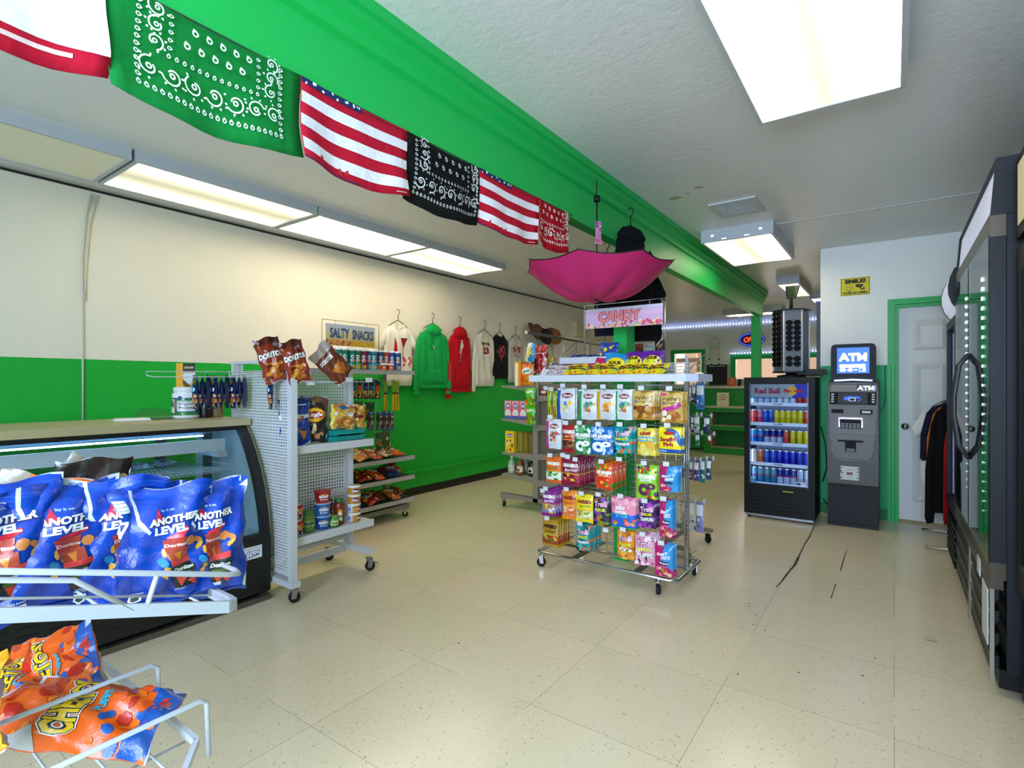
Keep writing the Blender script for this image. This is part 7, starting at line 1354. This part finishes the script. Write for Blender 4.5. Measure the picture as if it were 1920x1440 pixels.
# snack bags lying on the three sloping shelves
RK = random.Random(11)
SHB = [(.605, [('#d8802a', 'orange'), ('#e0c8a0', 'cream'), ('#c8501e', 'rust red'), ('#e8a03a', 'amber'), ('#d8b890', 'beige'), ('#5a8a3a', 'green'), ('#e8641e', 'bright orange')], 'upper'), (.41, [('#a82a1e', 'red'), ('#8a3a22', 'brown'), ('#d8501e', 'orange'), ('#6a2a1e', 'maroon'), ('#1f3a8a', 'blue'), ('#8ab83a', 'lime')], 'middle'), (.19, [('#b8301e', 'red'), ('#7a3a24', 'brown'), ('#c8642a', 'orange'), ('#a85a2a', 'tan')], 'lowest')]
for zz, cs, nm in SHB:
    n = len(cs)
    for k, (c, cn) in enumerate(cs):
        y = 3.13+.52*(k+.4)/n+ (.1 if zz < .2 else 0); x = -4.02-.06*(k % 2)
        c2 = ['#e8dcc4', '#c8301e', '#f0b04a', '#8a2a1a', '#2a2a20']
        me = pouch(.14, .19, .05, c, [('d', .05, .1, .95, .9, 12, .02, [c2[(k+j) % 5] for j in range(3)], k), ('e', .5, .6, .3, .14, c2[k % 2])], 90+k, crumple=.006, nu=6, nv=7).mesh('snack_bag')
        tag(obj('snack_bag', me, None, (x+.12, y, zz+.028+(.015 if k % 2 else 0)), (radians(-78+6*(k % 3)), radians(RK.uniform(-6, 6)), pi/2+RK.uniform(-.4, .4))), '%s snack bag lying on the %s sloping shelf by the left wall' % (cn, nm), 'snack bag')

# ============================================================ boxes and bottles on the taupe rack
def box_at(name, label, w_, h_, d_, x, y, z, base, art, side=None, cat='box', yaw=0): return tag(carton(w_, h_, d_, base, art, side=side).build(name, None, (x, y, z), (0, 0, yaw)), label, cat)
GH = [('r', 0, 0, 1, .16, '#3a5aa8'), ('r', .1, .2, .9, .5, '#e8e4e6'), ('e', .5, .72, .3, .16, '#1f4a9a'), ('t', 'GH', .5, .72, .4, .16, '#f0f4fa', 0, 0, .06), ('p', [(0, .9), (.3, .5), (0, .3)], '#e86a7a'), ('p', [(1, .9), (.7, .5), (1, .3)], '#e86a7a'), ('r', .2, .3, .8, .33, '#9ab0d8')]
for k, l in enumerate(('leftmost pink sugar carton on the second shelf of the taupe rack', 'middle pink sugar carton on the second shelf of the taupe rack', 'rightmost pink sugar carton, partly behind the green bags')): box_at('sugar_carton', l, .088, .19, .055, -3.37+.098*k, 4.66, .949, '#e89aa4', GH)
YC = [('e', .5, .8, .4, .08, '#3a3a7a'), ('t', 'Domino', .5, .8, .7, .08, '#f4f0f8', 0, 0, .05), ('d', .2, .1, .8, .6, 9, .018, ['#a8501e', '#c8862a', '#6a2a12', '#e8e0c0'], 3)]
box_at('cereal_box', 'yellow food box on the third shelf of the taupe rack', .115, .225, .05, -3.35, 4.66, .588, '#f0c81a', YC)
for k in range(4): box_at('cereal_box', ['olive yellow box right behind the front yellow food box', 'dark yellow box in the middle of the third shelf', 'brown-yellow box further along the third shelf', 'navy ended box at the right of the third shelf'][k], .07, .22, .05, -3.25+.065*k, 4.72, .588, ['#8a7a20', '#7a6a1e', '#6a5c20', '#26305a'][k], [('r', .2, .1, .8, .9, ['#9a8a2a', '#8a7820', '#786826', '#2a3668'][k])])
bt = [(.036, 0), (.04, .008), (.04, .10), (.03, .135), (.014, .155), (.014, .17), (.017, .171), (.017, .185), (0, .186)]
for x, y, c, cap, l in ((-3.34, 4.66, '#a8b898', '#e8e8e4', 'clear pale bottle with white cap on the lowest rack shelf'), (-3.22, 4.65, '#8a4a1e', '#e8e0d0', 'amber bottle with white label on the lowest rack shelf, in front'), (-3.27, 4.80, '#b8b49a', '#e8e8e4', 'clear bottle behind the amber bottle'), (-3.16, 4.80, '#6a4a20', '#c8b890', 'brown bottle behind the amber bottle'), (-3.08, 4.66, '#2a1a14', '#2a2018', 'dark bottle with cream label beside the rack upright')):
    pot('bottle', l, 'bottle', bt, [c, c, c, c, c, cap, cap, cap], [('r', .1, 0, .9, 1, '#e6e0cc'), ('t', 'juice', .5, .72, .5, .2, '#3a5a2a'), ('e', .5, .35, .16, .26, c)], (x, y, .361), 0, .04, (.03, .09))
box_at('standing_box', 'tall orange box with white side standing on the top of the taupe rack', .075, .25, .12, -3.19, 4.62, 1.302, '#e08a1a', [('r', 0, 0, .55, 1, '#f0e4b8'), ('r', 0, .92, .55, 1, '#e8b81e')]+[('r', .08, .1+.08*k, .48, .105+.08*k, '#b8a87a') for k in range(10)])
CHB = ('#e8801a', [('d', .05, .0, .95, .4, 16, .02, ['#f0a02a', '#d85a1a'], 3), ('e', .5, .66, .36, .16, '#e8e8e4'), ('t', 'Cheese', .5, .66, .5, .12, '#3a8a4a', .3, 0, .08), ('r', .3, .9, .6, 1, '#d82a1e')])
def rk_bag(des, px0, py0, px1, py1, y, label, cat='chip bag', tilt=0, d_=.05):
    a = onY(px0, (py0+py1)/2, y); b = onY(px1, (py0+py1)/2, y); zt = onY((px0+px1)/2, py0, y).z; zb = onY((px0+px1)/2, py1, y).z
    me = pouch(b.x-a.x, zt-zb, d_, des[0], des[1], int(px0+py0), crumple=.005, nu=6, nv=8).mesh('chip_bag'); tag(obj('chip_bag', me, None, ((a.x+b.x)/2, y, zb), (0, tilt, 0)), label, cat)
rk_bag(CHB, 977, 682, 1001, 722, 4.58, 'orange cheese puff bag hanging at the end of the taupe rack top')
rk_bag(('#2a8ac8', [('p', [(0, .2), (.2, 1), (.55, 1), (.3, 0), (0, 0)], '#e8ecd8'), ('d', .2, .3, .6, .7, 8, .02, ['#e8c81e', '#f0e070'], 3), ('t', 'Lays', .5, .8, .5, .12, '#f0f2f4', .2, 0, .08)]), 984, 643, 1002, 678, 4.55, 'blue and white chip bag hanging under the clothes rail end', tilt=.15)
rk_bag(('#c41a1e', [('l', [(.05, 0), (.05, 1)], .012, '#e8b0b8'), ('l', [(.45, 0), (.45, 1)], .008, '#e8c0c4'), ('r', 0, .7, 1, .72, '#f0d8d8'), ('d', .5, .3, .9, .7, 8, .016, ['#f0e0d8', '#8a1014'], 3)]), 1003, 647, 1026, 700, 4.66, 'tall red snack bag hanging under the clothes rail end')
rk_bag(('#1c1c20', [('e', .5, .5, .3, .3, '#2a2a30')]), 996, 672, 1006, 695, 4.64, 'small black bag between the blue and the red hanging bags')
rk_bag(('#c8a81a', [('d', .1, .0, .9, .6, 10, .018, ['#a8861a', '#d8c02a'], 3)]), 1018, 671, 1038, 702, 4.75, 'mustard yellow bag behind the red hanging bag')
GRB = ('#4ac01a', [('d', .1, .15, .9, .5, 7, .022, ['#d8501e', '#e8a02a', '#2a7a14'], 3), ('t', 'PUFFS', .5, .8, .7, .14, '#f0f4e8', .1, 0, .08)])
rk_bag(GRB, 985, 728, 1004, 763, 4.56, 'bright green snack bag hanging at the taupe rack, upper one', 'snack bag'); rk_bag(GRB, 986, 763, 1005, 796, 4.56, 'bright green snack bag hanging at the taupe rack, lower one', 'snack bag')
MB().tube([(.06+.0, -.045, 1.46), (.06, -.045, .95)], .002, CHROME, 4).build('clip_strip', gr)
for i in range(4): box_at('display_box', ['small red-brown box on the right top shelf of the taupe rack', 'small tan box on the right top shelf of the taupe rack', 'small dark box on the right top shelf of the taupe rack', 'small orange box on the right top shelf of the taupe rack'][i], .07, .07, .06, -2.92+.08*i, 4.66, 1.202, ['#7a2a1a', '#c89a6a', '#3a2018', '#d87a2a'][i], [('r', .1, .3, .9, .7, '#e8d8b8')])
